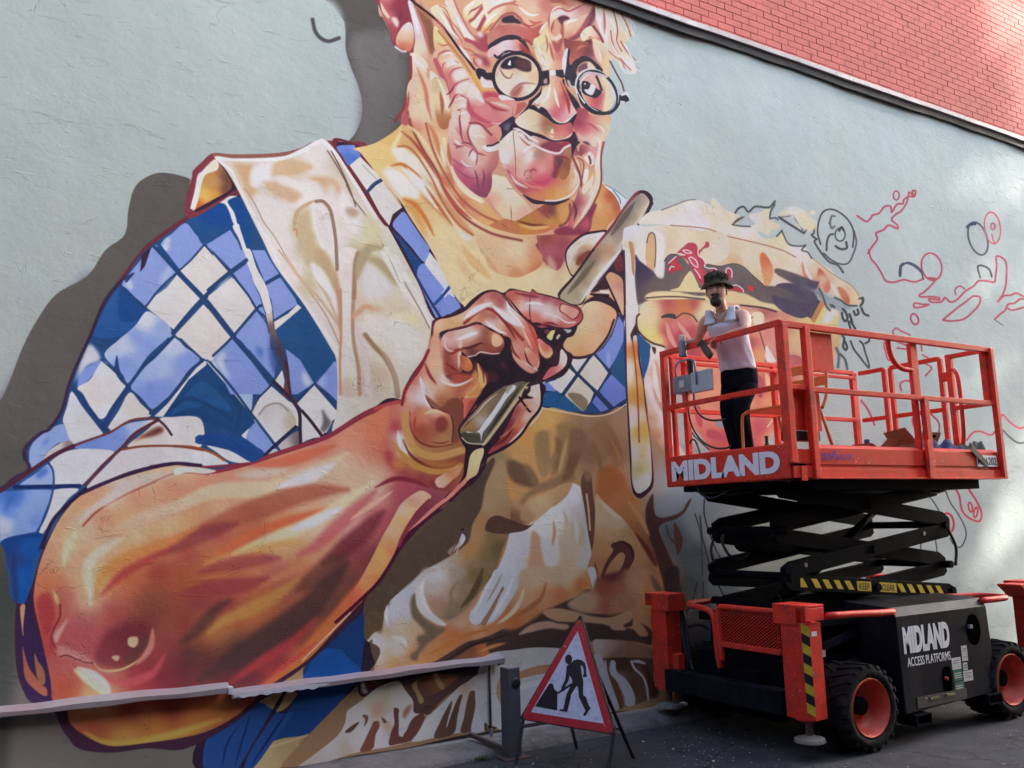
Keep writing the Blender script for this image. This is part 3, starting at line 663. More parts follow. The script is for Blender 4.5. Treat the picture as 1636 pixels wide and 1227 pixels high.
F 1280,300 1290,240 1360,160 1420,90 1500,50 1595,60 1595,110 1500,150 1440,240 1360,310 1310,320 1350,250=f4d498 1420,160=f2dcc0 1550,80=d49080 1320,300=e0a870
s:b1.5 a85a54 5 1170,210 1220,170 1290,70 1340,20
s:b1.5 a04e50 6 1250,300 1300,200 1370,110 1450,50 1560,40
p:b3 a04c54 1250,320 1380,330 1480,200 1440,340 1400,440 1330,470 1240,380
p:b2 f0d0c8 1230,330 1270,310 1300,350 1270,370
p:b1 40303c 1490,180 1560,150 1600,160 1600,225 1500,215
p:b2 d89080 1400,380 1500,250 1600,240 1600,340 1450,390
p 38303e 1345,490 1370,430 1480,370 1560,345 1600,345 1600,390 1500,400 1400,460 1370,490
F 1380,500 1480,430 1600,395 1600,530 1540,520 1460,560 1420,560 1360,540 1500,450=f0d8d4 1420,510=e4b4b0
s:b1 302838 3 1410,545 1440,570 1470,560
k 302838 3 1500,530 1540,505 1600,495
p:b3 a04854 1220,540 1330,560 1370,650 1300,640 1240,580
p:b3 eac8c0 1240,560 1280,580 1290,640 1250,620
F 1230,720 1225,690 1260,670 1320,690 1330,715 1400,715 1400,775 1330,780 1280,750 1265,780 1300,720=38303c
p f0dcd4 1270,760 1290,750 1330,790 1420,800 1430,850 1330,860 1290,840
p 302c3a 1225,690 1260,668 1320,688 1335,712 1410,715 1405,780 1350,778 1290,745 1265,780 1240,745
// right half of face tile B
T 780 0 6.135
F -20,-80 600,-80 620,60 590,180 560,220 480,240 400,270 330,230 300,180 200,130 120,150 60,220 0,300 -20,200 100,60=f0ccb0 300,60=e8b494 200,100=dc9070 450,100=f0c4a0 500,160=e09c84 420,200=ecb898 560,60=c87c70 0,150=f4e4c4 100,30=f8e8d8 350,160=e8ac90 60,200=eec08c
s:b1.5 c07468 4 0,130 60,80 160,40 260,20
s:b1.5 a85c58 4 20,300 80,220 150,150 240,130 310,180 340,230 400,270
p:b1 38303c 130,200 160,170 230,160 300,200 320,235 240,225 150,225
F 0,330 100,260 260,240 400,280 540,230 560,250 500,360 450,400 420,450 380,400 300,350 220,340 100,370 0,440 200,290=c87870 350,320=c46c64 450,340=b86058 80,340=c08070 150,260=b46458
p 38303e 0,450 40,410 130,360 210,342 290,350 350,390 380,440 400,480 420,560 390,540 360,470 300,400 240,385 150,395 60,440 10,490
F 0,490 80,440 180,395 260,400 320,440 360,500 340,520 260,500 170,500 80,530 0,560 180,440=f0d4d4 280,450=d8948c 100,480=eccac4 50,520=e0b0a8
p:b2 9c4c44 300,420 380,470 460,580 440,590 400,560 330,530
s 302838 3 60,540 90,560 140,530
k 302838 3 130,520 190,500 260,510 350,500
F 440,400 500,350 560,250 600,200 620,420 650,500 700,400 720,480 740,560 720,680 600,680 540,690 520,640 470,560 500,430=f0d4a0 560,400=eac898 530,560=eecca0 600,600=f0dcc0 600,500=f2dcb8 680,550=c8645c 700,480=d07868 660,640=e0a080 540,640=f4e4cc
p:b1.5 a85a54 590,180 640,60 640,250 620,330 660,420 700,380 720,180 740,200 730,400 680,520 640,470 610,350 590,260
F 620,100 700,60 760,100 840,60 940,20 1020,40 960,120 880,180 760,190 700,170 640,200 610,300 650,360 700,330 720,370 660,400 610,380 600,250 680,120=f0d4c4 800,120=ecc8b8 900,80=e0988c 630,300=e4ac94 680,350=f0ccb4
F 740,250 740,180 820,190 960,140 1060,120 1000,260 900,340 820,390 760,370 780,250=f0c4a4 850,300=e8ac90 900,200=ecb8a0 820,360=d88c70
p:b1 5c3444 680,180 740,150 800,180 740,210 720,240
p:b1.5 7c4854 900,280 980,150 1040,60 1060,140 1000,260 900,360 820,400 740,370 760,380 840,350
F 620,-80 1060,-80 1040,40 960,40 860,60 780,60 700,30 620,20 700,0=b8685c 900,0=e8a48c 800,-20=d89078
F 1040,-80 1170,-80 1180,200 1185,600 1190,900 1200,1060 1180,1227 1140,1080 1150,900 1120,700 1100,600 1040,500 1000,400 1060,380 1130,400 1060,240 1050,100 1110,50=f0dcbc 1120,200=f4e8dc 1150,350=f6ecd8 1080,250=e4b4ac 1060,420=f0ccac 1100,550=dca080 1150,600=f2c896 1150,800=f4cc94 1170,1000=f6e0b4 1170,500=f0d8c0
F 900,340 960,270 1030,260 1090,330 1120,400 1060,390 1000,350 960,400 920,390 960,320=f6e0c0 1040,340=f4ccb0 940,370=f0d8b8 1080,380=cc7c70
s:b1 8c4454 4 1030,260 1090,340 1125,410
F 740,380 820,400 900,400 960,420 1010,380 1040,500 1100,640 1060,660 1000,600 900,560 820,620 760,700 780,560 750,480 800,450=8c4c48 900,480=b06050 850,550=b46058 960,500=6c3c44 1040,600=b87878 800,600=c07060
p:b1.5 f0c8b0 1020,420 1080,520 1110,640 1050,560
p e8dcd4 720,600 740,520 765,475 780,490 770,560 760,650 745,740 725,700
p 34303c 780,490 800,500 790,580 800,640 850,590 930,550 1000,570 1060,620 1120,680 1110,720 1060,710 1050,660 990,610 930,610 880,650 860,720 880,800 830,860 780,850 750,780 745,740 760,650
p:b1 7c5058 870,700 900,640 960,620 980,680 920,710
p e8ccb4 975,610 1010,620 1050,680 1060,730 980,700
q:b.5 d4c0b4 765,790 790,790 810,840 870,850 840,870 790,860
// nose
F 540,690 600,730 700,740 740,780 780,880 820,980 870,1100 800,1150 760,1200 700,1190 620,1150 560,1080 520,1060 480,1080 440,1040 430,980 500,940 540,860 600,840 640,850=f0b890 600,800=f4cca8 560,920=f6dcc4 620,950=f0c090 700,850=e08c74 700,1050=c85460 660,1100=cc6070 580,1020=f0d4b8 740,950=b8505c 800,1080=f0ccbc 750,1150=e8a8a8 480,1000=f0dcc8 650,1000=e4a080 700,780=e4947c
p 2c2a38 740,780 760,860 860,980 900,1060 890,1120 840,1060 800,980 760,880 720,800
s:b.5 f4e4dc 2.5 560,1100 640,1180 720,1210 790,1170 870,1105
p 2c2a38 490,1070 510,1050 560,1075 600,1130 640,1180 700,1210 770,1200 820,1150 870,1110 920,1130 900,1240 600,1240 560,1180 500,1140 400,1070 440,1030
// lower face from D starts; lens left
o 302c38 280,750,240,235,15
o f2d4b4 278,750,212,212,15
C 70,740 100,640 180,560 280,535 400,590 470,680 490,780 460,880 400,940 300,970 180,930 100,850
F 60,500 500,500 520,1000 60,1000 150,700=f0c8a8 300,800=f6e4d0 430,650=f2d0a4 450,750=eeb890 150,850=f0d8c0 300,900=e8b8a0 430,880=f6e6c8 200,780=f4dcc4 250,700=e0b898
p:b1 2c2a36 120,640 170,580 260,550 330,570 400,600 415,650 410,700 340,700 270,670 200,680 130,670
p:b2 5c3c40 270,580 400,600 410,690 330,690 260,650
p f0e4dc 190,630 215,590 220,640 200,640
k:b1 8c5c54 2.5 100,660 160,750 210,765 240,720
k:b1.5 a86a64 3 210,920 260,860 330,820 420,820 460,830
p:b2 b06860 210,930 260,870 340,830 300,930 260,960
U
s d8b0a8 2 80,740 130,600 260,530 400,580 460,660
o 302c38 280,750,232,226,15 5.5
q 302c38 -20,720 50,720 50,780 -20,770
q 302c38 500,705 590,690 600,830 510,850
p:b.5 c89890 540,790 570,770 570,820 545,820
q 302c38 650,690 730,685 745,760 720,770 650,740
q e6dcd4 600,690 655,688 660,740 600,745
p 302c38 440,960 500,900 520,840 510,930 440,1000 400,1060 350,1100 250,1180 100,1227 60,1240 240,1180 320,1110 380,1040 400,990
p f4e4d4 100,950 130,930 200,950 260,985 220,1020 150,1030
s:b.5 f6e8dc 2 370,1010 330,1090 200,1170 60,1220
F -40,980 100,960 180,1050 260,1020 370,1010 330,1090 200,1180 80,1225 -40,1240 0,1080=d8807c 150,1120=e89c80 60,1180=d46c70 260,1070=c46460
// lens right
o d8dedc 1060,900,190,250,-38
C 890,850 950,760 1050,720 1150,750 1240,850 1280,960 1250,1060 1180,1100 1060,1090 960,1020 900,930
F 850,700 1300,700 1300,1130 850,1130 1150,800=f4d4a4 1180,1000=f6e4bc 960,1000=e8a080 1050,1000=c85460 1080,950=b84c58 920,950=e8a888 1240,900=c8d0cc 1220,1000=c4ccc8 1240,800=c8ccc8 1000,760=e8b0a0
p 2c2a38 890,850 920,800 970,800 1010,830 1060,870 1110,900 1060,960 1000,950 930,920 
p e4dcd8 940,880 1000,830 1050,850 1020,930 970,920
o 3c3038 960,840,36,40,0
o d8d0cc 945,825,8,10,0
p:b1 f4d0a4 1120,600 1170,780 1190,1060 1130,1090 1150,900
s 3c3038 4 1060,750 1090,820 1110,880
s:b.5 3a3038 3 900,900 940,990 1020,1060 1100,1090
U
o 2e2c38 1068,905,172,225,-38 4.6
o e0e4e4 1078,912,150,208,-38 1.3
s d8dcdc 3 850,860 880,930 940,1010
k 2e2c38 6 870,920 920,1020 1010,1090 1100,1110 1200,1100 1280,1020 1290,930
s d0b4b8 4.5 900,780 960,720 1060,725 1160,750
s 6c3c44 2.5 1195,600 1260,720 1310,810 1335,890
q 2c2a38 1290,930 1340,915 1380,925 1385,985 1350,1000 1290,985
q dfe2e2 1300,925 1350,895 1385,925 1385,960 1355,925 1310,940
q e8eaea 1290,985 1350,990 1320,1005
// hair right
F 1180,0 1260,40 1340,100 1390,200 1420,330 1360,400 1340,480 1400,560 1430,600 1460,700 1380,710 1320,640 1240,590 1180,530 1240,100=f0dcc8 1250,250=f2d8c0 1300,350=e8c49c 1230,450=ecc8b8 1350,600=f2e0d0 1200,60=e8c8a8 1320,500=eccca8 1340,250=e8dcc8
s:b.5 a85a50 2 1190,20 1240,150 1270,300 1260,400 1310,500
s:b.5 c87c5c 2.5 1260,60 1320,160 1370,260 1400,350
s:b.5 b0685c 2.4 1300,400 1340,470 1400,540 1450,590
s:b.5 b06a68 2 1200,300 1220,420 1280,540 1340,620 1400,680
s:b.5 c88058 2 1180,500 1250,560 1310,600 1340,660
l f4ece0 2.4 1340,430 1400,540 1440,590 1500,600 1510,570
l f4ece0 2.4 1360,600 1430,660 1480,690 1515,685
l eef0ea 2 1390,180 1440,260 1430,330 1470,360
l f0ece4 2.4 1280,600 1340,700 1400,720 1470,705
l e6ece6 1.8 1300,80 1380,150 1410,250 1420,320 1440,440
l f4e8dc 2 1350,300 1370,380 1430,420 1440,450
l f6ecdf 2.6 1200,40 1280,120 1330,230 1390,300
l f6e8d8 2.6 1190,180 1240,280 1250,400 1300,480
k f8f0e8 2.2 1210,420 1270,530 1330,580 1380,650
l eeeae0 2 1330,60 1390,110 1430,200 1440,230
s 4c3c3c 1.5 1190,-10 1290,50 1360,110
T 560 0 3.146
// jaw bands
F 290,420 360,380 420,420 480,520 500,620 490,700 500,800 560,920 640,980 720,1040 860,1100 1000,1090 1120,1010 1200,900 1250,800 1260,920 1200,1040 1100,1110 980,1160 820,1160 700,1140 600,1080 500,960 420,840 340,700 290,570 340,560=ecc4a4 320,650=dc8c74 380,700=e8b088 400,560=eec8a8 460,600=dca878 450,720=e8b890 470,820=f2c898 540,960=e8a878 500,900=c47858 600,1040=d89870 700,1080=e8a870 820,1130=dca060 960,1110=d89858 1080,1040=c47848 1160,960=dca068 1220,860=f0c8a8 1200,960=e8ac88 640,1000=f0b884 560,1030=c06850
F 410,400 470,400 500,500 500,620 470,650 440,620 420,520 450,430=dcb88c 460,500=ecc89c 460,600=b87c50 490,520=f0d4b4 480,620=a86c48
s:b1.5 8c4c44 4 290,560 310,640 360,740 430,850 480,960 560,1080 700,1170 860,1210
s:b1.5 a8604c 3.5 380,620 420,760 480,880 560,1000 660,1080 780,1130 
s:b2 f4d4a8 6 470,700 500,820 560,920 660,1010
s:b2 d4906c 5 410,640 440,740 500,860
F 830,1090 960,1080 1080,1030 1150,950 1240,840 1210,960 1120,1080 1000,1160 880,1180 780,1165 700,1130 900,1130=c88c48 1040,1080=d89850 1150,1000=e8b080 980,1150=c47850 800,1150=c07850
T 560 180 6.135
F 980,60 1060,40 1100,120 1180,200 1280,200 1400,300 1450,400 1440,520 1380,600 1390,700 1340,820 1290,830 1200,780 1060,640 990,480 960,340 960,200 1020,150=ecbcaa 1020,300=e4a898 1060,420=dc9488 1050,540=c45c74 1150,650=b8506c 1260,760=8c4860 1360,640=8c4458 1400,480=b8746c 1300,450=e4ac90 1300,600=cc8880 1200,480=eac0b0 1150,400=ecc0b0 1340,700=905060 1200,560=dca09c
F 1000,-10 1090,-10 1080,60 1070,150 1090,240 1040,180 1000,80 1040,80=f0c8b4 1060,200=d88880
F 1180,130 1200,110 1280,120 1350,180 1390,200 1440,120 1470,150 1460,240 1420,300 1330,320 1290,370 1230,370 1180,280 1160,200 1220,200=f2d4c4 1290,240=eebca0 1380,260=cc7470 1440,200=e89c88 1250,310=ecc0a8 1200,160=f4d8c8
F 1080,30 1160,-20 1170,100 1150,200 1180,300 1200,360 1100,300 1080,200 1120,100=f0c8b8 1130,230=e0a090 1110,270=cc8078
k:b1 8c4454 3 1080,-20 1070,60 1080,150 1090,240 1110,290
k:b1 7c4450 2.4 1110,290 1060,330 1030,350
k:b1 7c4450 2.2 1100,290 1160,300 1190,330
k:b1 84505c 3 1160,430 1180,380 1210,350
k:b1 84505c 2.4 1240,370 1240,450 1230,520
p:b2 f4dcd4 1170,420 1200,380 1230,400 1230,460 1190,460
k:b1.5 984858 3 1160,120 1150,200 1180,290 1240,370
s:b1 a04c58 4 1170,100 1270,110 1340,180 1380,220
F 1190,0 1300,-80 1600,-120 1600,30 1480,100 1380,110 1280,90 1200,60 1300,0=e08c88 1400,50=dc8080 1550,-20=e89c8c 1250,40=d4747c
s f0d0c0 1.4 1370,105 1480,105 1600,40
p 3a3444 1450,130 1500,90 1600,40 1600,200 1540,250 1460,290 1480,220 1470,150
p:b2 6c6470 1500,130 1560,100 1570,160 1520,180
F 1290,330 1330,320 1390,330 1460,280 1550,250 1600,210 1700,150 1700,420 1500,370 1450,365 1400,380 1330,380 1350,350=f6e4dc 1500,310=f0ccb4 1600,280=f4dcc0
s:b.7 4c3038 3 1340,325 1390,320 1450,290
// pale double chin
F 1390,620 1420,610 1470,625 1520,640 1600,760 1700,860 1780,960 1830,1020 1760,1060 1600,1060 1480,1020 1400,940 1340,840 1380,740 1450,700=f4e0bc 1600,850=f0d0b0 1700,1000=eab098 1500,950=f0c8a4 1400,850=eaa890 1550,780=f2dcc0
s:b1.5 dc9484 4 1350,850 1400,940 1460,1010
p:b3 b8604c 1800,1000 1900,950 1980,980 1880,1060 1780,1060
T 780 180 6.135
// chin area
F 450,960 560,900 680,880 800,850 810,920 780,1000 700,1090 560,1100 400,1100 260,1080 460,1020=c47c54 560,940=9c4c44 620,960=5c3438 700,950=dca05c 600,1060=c89450 750,980=dca068 400,1080=b0843c
p 3a2838 330,800 440,850 560,870 680,870 800,840 740,880 640,910 540,900 430,890
F 105,370 120,280 200,200 260,150 340,170 500,240 620,280 740,260 810,330 820,480 860,560 880,640 860,740 800,810 720,860 600,868 460,850 340,800 240,700 150,540 110,450 200,280=f0dcc0 180,450=f4e4dc 300,300=f2d8c8 400,400=eed0b8 260,480=e8a890 230,560=d8847c 350,500=f0c8b0 330,620=eab0a0 450,560=d47070 520,560=ecb4a4 600,520=dc8880 620,440=e0988c 660,560=9c4858 560,660=d04c68 450,720=cc5468 330,720=a85458 680,440=8c4858 740,560=a86848 760,660=c8844c 830,680=f2d4c0 800,600=e8b088 600,780=d89450 700,800=e8a868 450,820=cc8858 840,560=f0c8a8 500,400=a87868 540,640=d85c70
p:b2 74404a 640,430 730,440 740,480 690,560 660,640 620,620 660,520
F 720,370 780,330 810,340 810,480 780,620 720,660 690,600 730,480 760,400=b07860 760,500=8c5840 730,600=a86c44
p:b1.5 8c4050 500,330 600,280 720,300 800,270 800,320 740,340 720,400 640,400 560,370
p:b1.5 ac3848 720,300 790,260 810,300 780,320 730,330
s:b1 f0dcd0 3.4 400,290 500,350 600,390 690,400 740,350 800,320
p:b3 ecd8cc 270,190 340,230 400,290 380,300 300,250
k:b1 8c6a60 3 280,190 340,200 380,260 430,290
p:b2 b08c80 430,400 480,380 480,430 430,440
s:b1 a87468 2 350,620 360,580 410,570 410,630 370,650
p:b3 f2d8cc 380,500 420,460 440,400 400,380 350,440
s:b1 f4e4d8 2.4 560,865 680,860 800,810 870,730 885,640 850,570
s:b1.5 d88878 3 280,640 400,720 520,740
// upper lip & mouth line
F 260,80 330,10 400,-30 480,0 560,50 600,80 640,110 720,120 800,100 830,160 820,210 760,250 680,270 600,260 500,220 400,180 300,140 300,80=f4dcc0 400,60=f0cca4 450,130=f0d0b4 560,200=e8b894 700,160=c8706c 740,200=d88880 620,150=a8584c 560,130=8c5c44 660,240=e8a488 350,130=f0d8c0 800,160=b45058
p:b2 a8885c 530,180 600,130 630,150 590,210 560,220
p:b1 f0d8b4 590,220 620,160 635,180 630,250
s f6e0d0 1.6 500,215 600,262 680,272 760,250 830,200
p 3a2636 240,110 260,100 300,140 420,190 520,220 600,262 660,275 740,262 800,240 830,190 860,200 880,280 900,290 860,340 880,400 820,450 812,380 800,300 740,285 640,290 540,262 440,230 400,235 300,170 230,190 200,200 210,140
s:b1 f2dcd4 3 250,160 300,170 400,240 480,290
// right cheek/jowl cluster
F 870,-40 960,-30 1000,30 1100,30 1200,30 1190,180 1140,270 1090,290 1060,340 980,310 900,290 850,200 830,120 860,40 960,20=a04050 1000,60=e8a48c 1100,80=f0b494 1080,150=d88880 950,160=c85c70 900,100=8c3448 1160,130=dce0bc 1150,200=e4ccb0 1060,260=f4dcc0 980,240=f0c4b0 900,230=d88480 1180,60=e8b088 900,0=9c4858
p:b2 d4b4ac 860,200 900,220 990,270 960,290 900,270
p 6c4c5c 920,285 970,285 1000,320 950,310
F 820,450 860,340 880,400 900,320 960,320 1000,330 1040,390 1000,380 940,400 900,440 860,430 900,380=7c3444 950,350=a85860 850,440=c88078 1000,350=e8b8b0
F 800,520 830,450 880,420 940,460 980,540 975,640 930,700 900,620 890,560 860,500 870,470=ecb090 930,520=e4a484 950,620=f4e4d0 880,560=dc9c78
p f0ccb0 920,690 900,600 880,530 850,480 880,460 920,520 940,600
p f4e8d4 930,640 945,560 980,560 975,640 940,700
s:b1 8c5048 4 830,450 870,540 900,620 910,700 880,800
s:b1 9c5c4c 2.4 870,440 930,480 930,560 920,640
p f4e0cc 970,410 990,380 1040,430 1035,500 1000,520 960,480 935,440
s 6c4c48 3.4 985,430 1000,470 1000,500
p f2d8bc 915,770 930,720 1000,650 1030,610 1020,700 960,790 930,795
F 870,800 900,720 920,790 960,800 1020,720 1050,640 1100,680 1060,800 1000,920 900,1060 840,1130 780,1120 800,1000 820,920 850,900=8c4450 900,870=a8505c 960,850=e8b090 1000,800=f0dcc8 950,950=f0ccb4 870,1050=e8b090 820,1060=bc5c60 820,960=94485c
F 1080,290 1105,280 1100,400 1105,520 1110,620 1090,740 1030,880 980,960 900,1080 860,1130 840,1110 940,960 1020,800 1050,650 1045,500 1060,380 1080,450=f4e0d0 1070,650=f2d4bc 1020,820=f0d0b8 930,980=f0d0bc 870,1080=e8b898
p:b1 e4a0a4 1040,370 1080,290 1070,400 1040,480
s:b1 8c4c3c 3 1135,290 1110,400 1105,520 1110,620 1095,740 1030,890 950,1020 850,1140
p:b1.5 8c3c50 680,1130 780,1110 860,1140 960,1010 1040,890 1050,930 1000,1080 980,1170 900,1200 700,1200 640,1170
p:b3 b85868 900,1100 980,1020 1000,1080 960,1150
s:b1.5 8c5048 4 800,900 800,1000 760,1080 700,1110
// vertical crack
k:b.4 5c3c3c .9 238,-60 240,150 245,260 260,420 265,600 270,700
k:b.4 5c3c3c .9 215,900 225,1000 225,1080
k:b.4 6c4c3c 1 120,1090 160,1110 190,1140
s:b.4 8c5c44 1 180,745 245,752
// extra modelling: wrinkles, folds and lights over the face and neck
T 560 0 6.135
k:b1 c4746c 4 640,120 700,260 740,400 780,520
k:b1.5 f6ece8 5 600,100 640,220 670,340
k:b1.5 f6e8e0 4 610,560 640,600 700,640 740,700
k:b2 c87c60 6 650,660 700,780 740,900 760,1040 800,1180
k:b2 e8b8a0 7 620,720 610,860 600,1000 580,1150
k:b2 a85850 5 570,900 560,1020 530,1150
k:b1.5 f6e4c8 5 850,760 900,860 930,960 960,1080
k:b1.5 a8684c 6 880,900 900,1020 900,1130 
k:b1 c0605c 3 900,100 960,200 1020,320 1100,420
k:b1 f8ece0 4 1010,120 1060,220 1120,320 1190,390
k:b1 f8f0e4 4 860,110 920,200 980,300 1060,380
k:b1 b4605c 3 820,180 880,240 940,330
k:b1 c87864 3 850,420 900,450 960,440 1010,470
k:b1 c07068 3 1040,430 1100,470 1180,500 1260,560
k:b1.5 f4dcd0 5 1060,440 1120,520 1180,600 
k:b1 b05860 3 1200,560 1220,620 1260,660
k:b1 a85060 2.4 1180,540 1240,540 1280,580
k:b1 c06068 2.6 860,620 870,680 910,760
k:b1 f8e8dc 3 900,545 960,520 1010,540
k:b1 f8e8dc 3 940,660 1000,620 1060,640
k:b1 f8e4d8 3 1020,760 1080,700 1130,700
k:b1 f8e4d8 3 1050,850 1110,820 1160,820
k:b1 f8e4d8 3 1030,980 1090,960 1140,990
k:b1 f4dcd0 3 1060,1120 1120,1100 1170,1120
k:b1 8c3c50 3 940,930 980,900 1020,850
k:b1 8c3c50 3 960,1060 990,1010 1020,960
k:b1 9c4858 3 1160,1000 1170,1080 1210,1150
k:b2 c05868 8 1150,960 1170,1080 1260,1160 1380,1210
k:b2 f6dccc 8 1200,850 1260,950 1310,1010
k:b1.5 f0d0b8 4 1380,1000 1480,1030 1560,1060
k:b1.5 b04c5c 5 1320,990 1420,1060 1540,1090
k:b1 a85058 3 1150,150 1180,110 1240,80 1290,40
k:b1 fcf4e8 3 1130,110 1160,60 1220,20
k:b1 fcf4e8 3 1210,220 1270,150 1340,80
k:b1 fcf4e0 3 1310,260 1370,180 1450,120
k:b1.5 c88058 5 1300,310 1340,290 1400,220
T 780 0 6.135
k:b1 c07860 3 60,90 140,50 240,40 330,70
k:b1 f8f0e4 4 40,60 130,20 240,10
k:b1 f8ecdc 4 300,60 360,120 430,150 500,140
k:b1.5 c86c58 5 400,200 460,230 530,210
k:b1 b0584c 3 340,220 400,255 470,240
k:b1 984840 4 310,380 380,400 430,440
k:b1 c08070 3 150,270 240,250 330,290
k:b1 f6e8cc 4 500,330 540,260 570,220
k:b1 f6e8d0 4 480,420 500,500 540,600
k:b1.5 b86450 4 600,420 620,520 640,600
k:b1 c4705c 3 560,340 580,440 570,520
k:b1 fbf0e0 3 700,90 760,110 820,90
k:b1 b86060 3 620,120 700,80 780,110 880,70 960,30
k:b1 fbf0e0 4 760,240 800,210 880,190
k:b1.5 b05c58 4 800,380 860,340 940,260 1010,150
k:b1 fbeee4 4 1070,120 1090,220 1110,320
k:b1.5 c87068 4 1130,80 1140,200 1140,330
k:b1 a04c44 3 780,420 840,440 900,430
k:b1 c88060 3 860,500 900,460 960,450
k:b1 f6dcc8 3 1060,440 1090,520 1110,600
k:b1 5c2c34 3 930,420 980,400 1010,440
k:b1 c06048 5 700,800 740,900 770,1000 790,1100
k:b1 f8ead8 5 600,820 590,900 560,980 500,1000
k:b1 fbeee0 4 640,860 660,960 690,1060
k:b1.5 a84048 5 740,900 780,1010 790,1120
k:b1 c07860 2.4 440,1010 480,1040 500,1010
T 560 180 6.135
k:b1 a84c5c 3 1010,300 1060,330 1120,320
k:b1 b46070 3 980,420 1040,480 1100,520 1180,540
k:b1 f2dcd4 3 1020,260 1060,300 1100,320
k:b1 9c5868 3 1040,540 1100,600 1180,640 1260,640
k:b1 e8c4c0 4 1080,460 1140,520 1200,520
k:b1 844058 3 1220,560 1240,640 1250,740
k:b1 844058 3 1300,560 1310,640 1290,740
k:b1 f4dcc8 3 1230,240 1270,220 1320,250
k:b1 b05860 3 1200,330 1220,370 1260,400 1330,420
k:b1.5 f8dcb8 7 990,560 1050,680 1150,790 1280,880
k:b2 b85848 7 860,600 930,760 1040,920 1180,1040
k:b2 f8e0bc 6 860,260 900,400 940,520
k:b2 c07050 6 960,300 970,420 990,520
k:b2 d08458 6 760,100 820,200 860,300 880,420
k:b2 a85040 5 500,180 600,260 700,380 780,500 860,640
k:b2 f2cca0 6 560,120 660,200 760,340 840,480
k:b2 c4703c 6 400,520 500,500 600,560 700,640
k:b2 c87840 7 520,840 640,900 740,1040 820,1200
k:b2 fbf0dc 7 420,560 520,640 620,760
k:b2 fbf0dc 6 560,540 660,640 760,800 860,940
k:b2 b8683c 5 740,720 820,840 900,960 1000,1100
T 780 180 6.135
k:b1 f8ece4 4 180,300 200,220 250,170
k:b1 c07068 3 300,240 360,300 430,350
k:b1 fbece4 4 330,400 380,350 440,330
k:b1.5 b85060 5 180,560 240,640 320,710
k:b1.5 f4ccc0 4 210,600 280,690 380,740
k:b1 a84858 3 400,580 440,560 470,580
k:b1.5 c85068 7 440,680 540,690 620,640
k:b1.5 8c3c48 5 640,480 660,560 650,640
k:b1 f2d4b8 4 840,560 860,640 840,720
k:b1.5 8c3c38 4 700,440 740,440 780,460
k:b1 c88060 3 860,440 900,500 910,600
k:b1.5 74303c 4 820,860 860,960 840,1060
k:b1 f6dcc4 4 1010,700 1020,800 980,900 920,1000
k:b1.5 984850 4 480,940 540,980 600,1040
k:b1.5 e0b068 6 300,1100 440,1130 600,1120
k:b1.5 7c3c34 4 280,1060 420,1100 560,1100
k:b1 b85868 3 930,100 1010,120 1080,180
k:b1 f4dcc0 3 1060,120 1120,160 1150,230
k:b1 dc8880 3 560,180 620,220 700,230
T 600 400 5.3333
k:b4:a.6 e0a068 16 740,-40 800,60 900,160 980,240
k:b4:a.6 e4ac78 14 700,40 760,160 840,260
k:b5:a.5 f8e0b8 16 1480,60 1500,160 1400,260
k:b3:a.6 d89468 8 940,40 980,130 1060,200
T 0 0 1
p 5c4a3c 640,720 780,640 900,650 1040,640 1060,800 1100,900 1120,1000 1110,1160 900,1200 500,1250 380,1250 560,1000 620,860
// lower left blue apron/shirt under arm
T 0 0 1
p 2c2230 600,925 575,960 545,1000 480,1060 400,1120 330,1160 330,1240 600,1240 700,1150 640,1080 600,1060 590,1000
p 3a3034 600,928 560,975 500,1045 440,1092 440,1110 520,1060 570,1000 585,960
p 1e3a64 585,985 560,975 520,1020 490,1060 470,1120 440,1150 400,1130 340,1180 330,1200 345,1240 400,1240 420,1190 500,1170 560,1100 575,1080 580,1040
p 1f4a80 540,1037 505,1040 492,1070 480,1090 574,1078 555,1050
p 8f7a58 490,1057 455,1085 440,1097 480,1090 484,1070
p 857252 430,1112 455,1105 475,1108 458,1130 440,1138 425,1130 414,1122
F 396,1240 420,1195 450,1180 500,1170 540,1125 575,1095 600,1110 640,1090 660,1120 600,1150 560,1190 500,1220 460,1240 560,1110=6a6038 500,1160=7c7048 460,1190=8c7a54 420,1210=9c8460 540,1150=5c5044 520,1180=5a4c40 600,1120=4a3c34
s:b1 a08c6c 3 410,1200 450,1188 500,1172
p 26406c 413,1123 430,1130 450,1140 470,1138 440,1180 390,1240 330,1240 332,1175 380,1145
k 1c2c50 3 400,1140 385,1190 375,1225
k 1c2c50 3 380,1160 362,1190 355,1225
k 1c2c50 4 460,1135 430,1180 400,1225
p 2e2430 470,1090 455,1110 445,1130 400,1200 385,1240 375,1240 420,1160 440,1125 460,1095
// cream left of ledge apron corner
// forearm dark outline
T 0 0 1
p 3a2634 100,820 127,788 176,765 235,746 284,737 320,741 345,752 397,737 446,720 515,697 541,683 570,664 598,650 640,638 760,700 800,800 745,800 697,822 660,855 630,895 590,965 550,1005 492,1060 437,1100 402,1132 378,1152 339,1176 290,1198 235,1196 176,1203 125,1196 106,1170 95,1140 82,1128 50,1122 30,1085 24,1036 26,970 45,960 60,905 72,870
p 8c3844 300,745 345,750 397,737 446,720 515,697 541,683 570,664 598,650 640,638 640,650 580,672 540,696 450,730 400,745 340,757
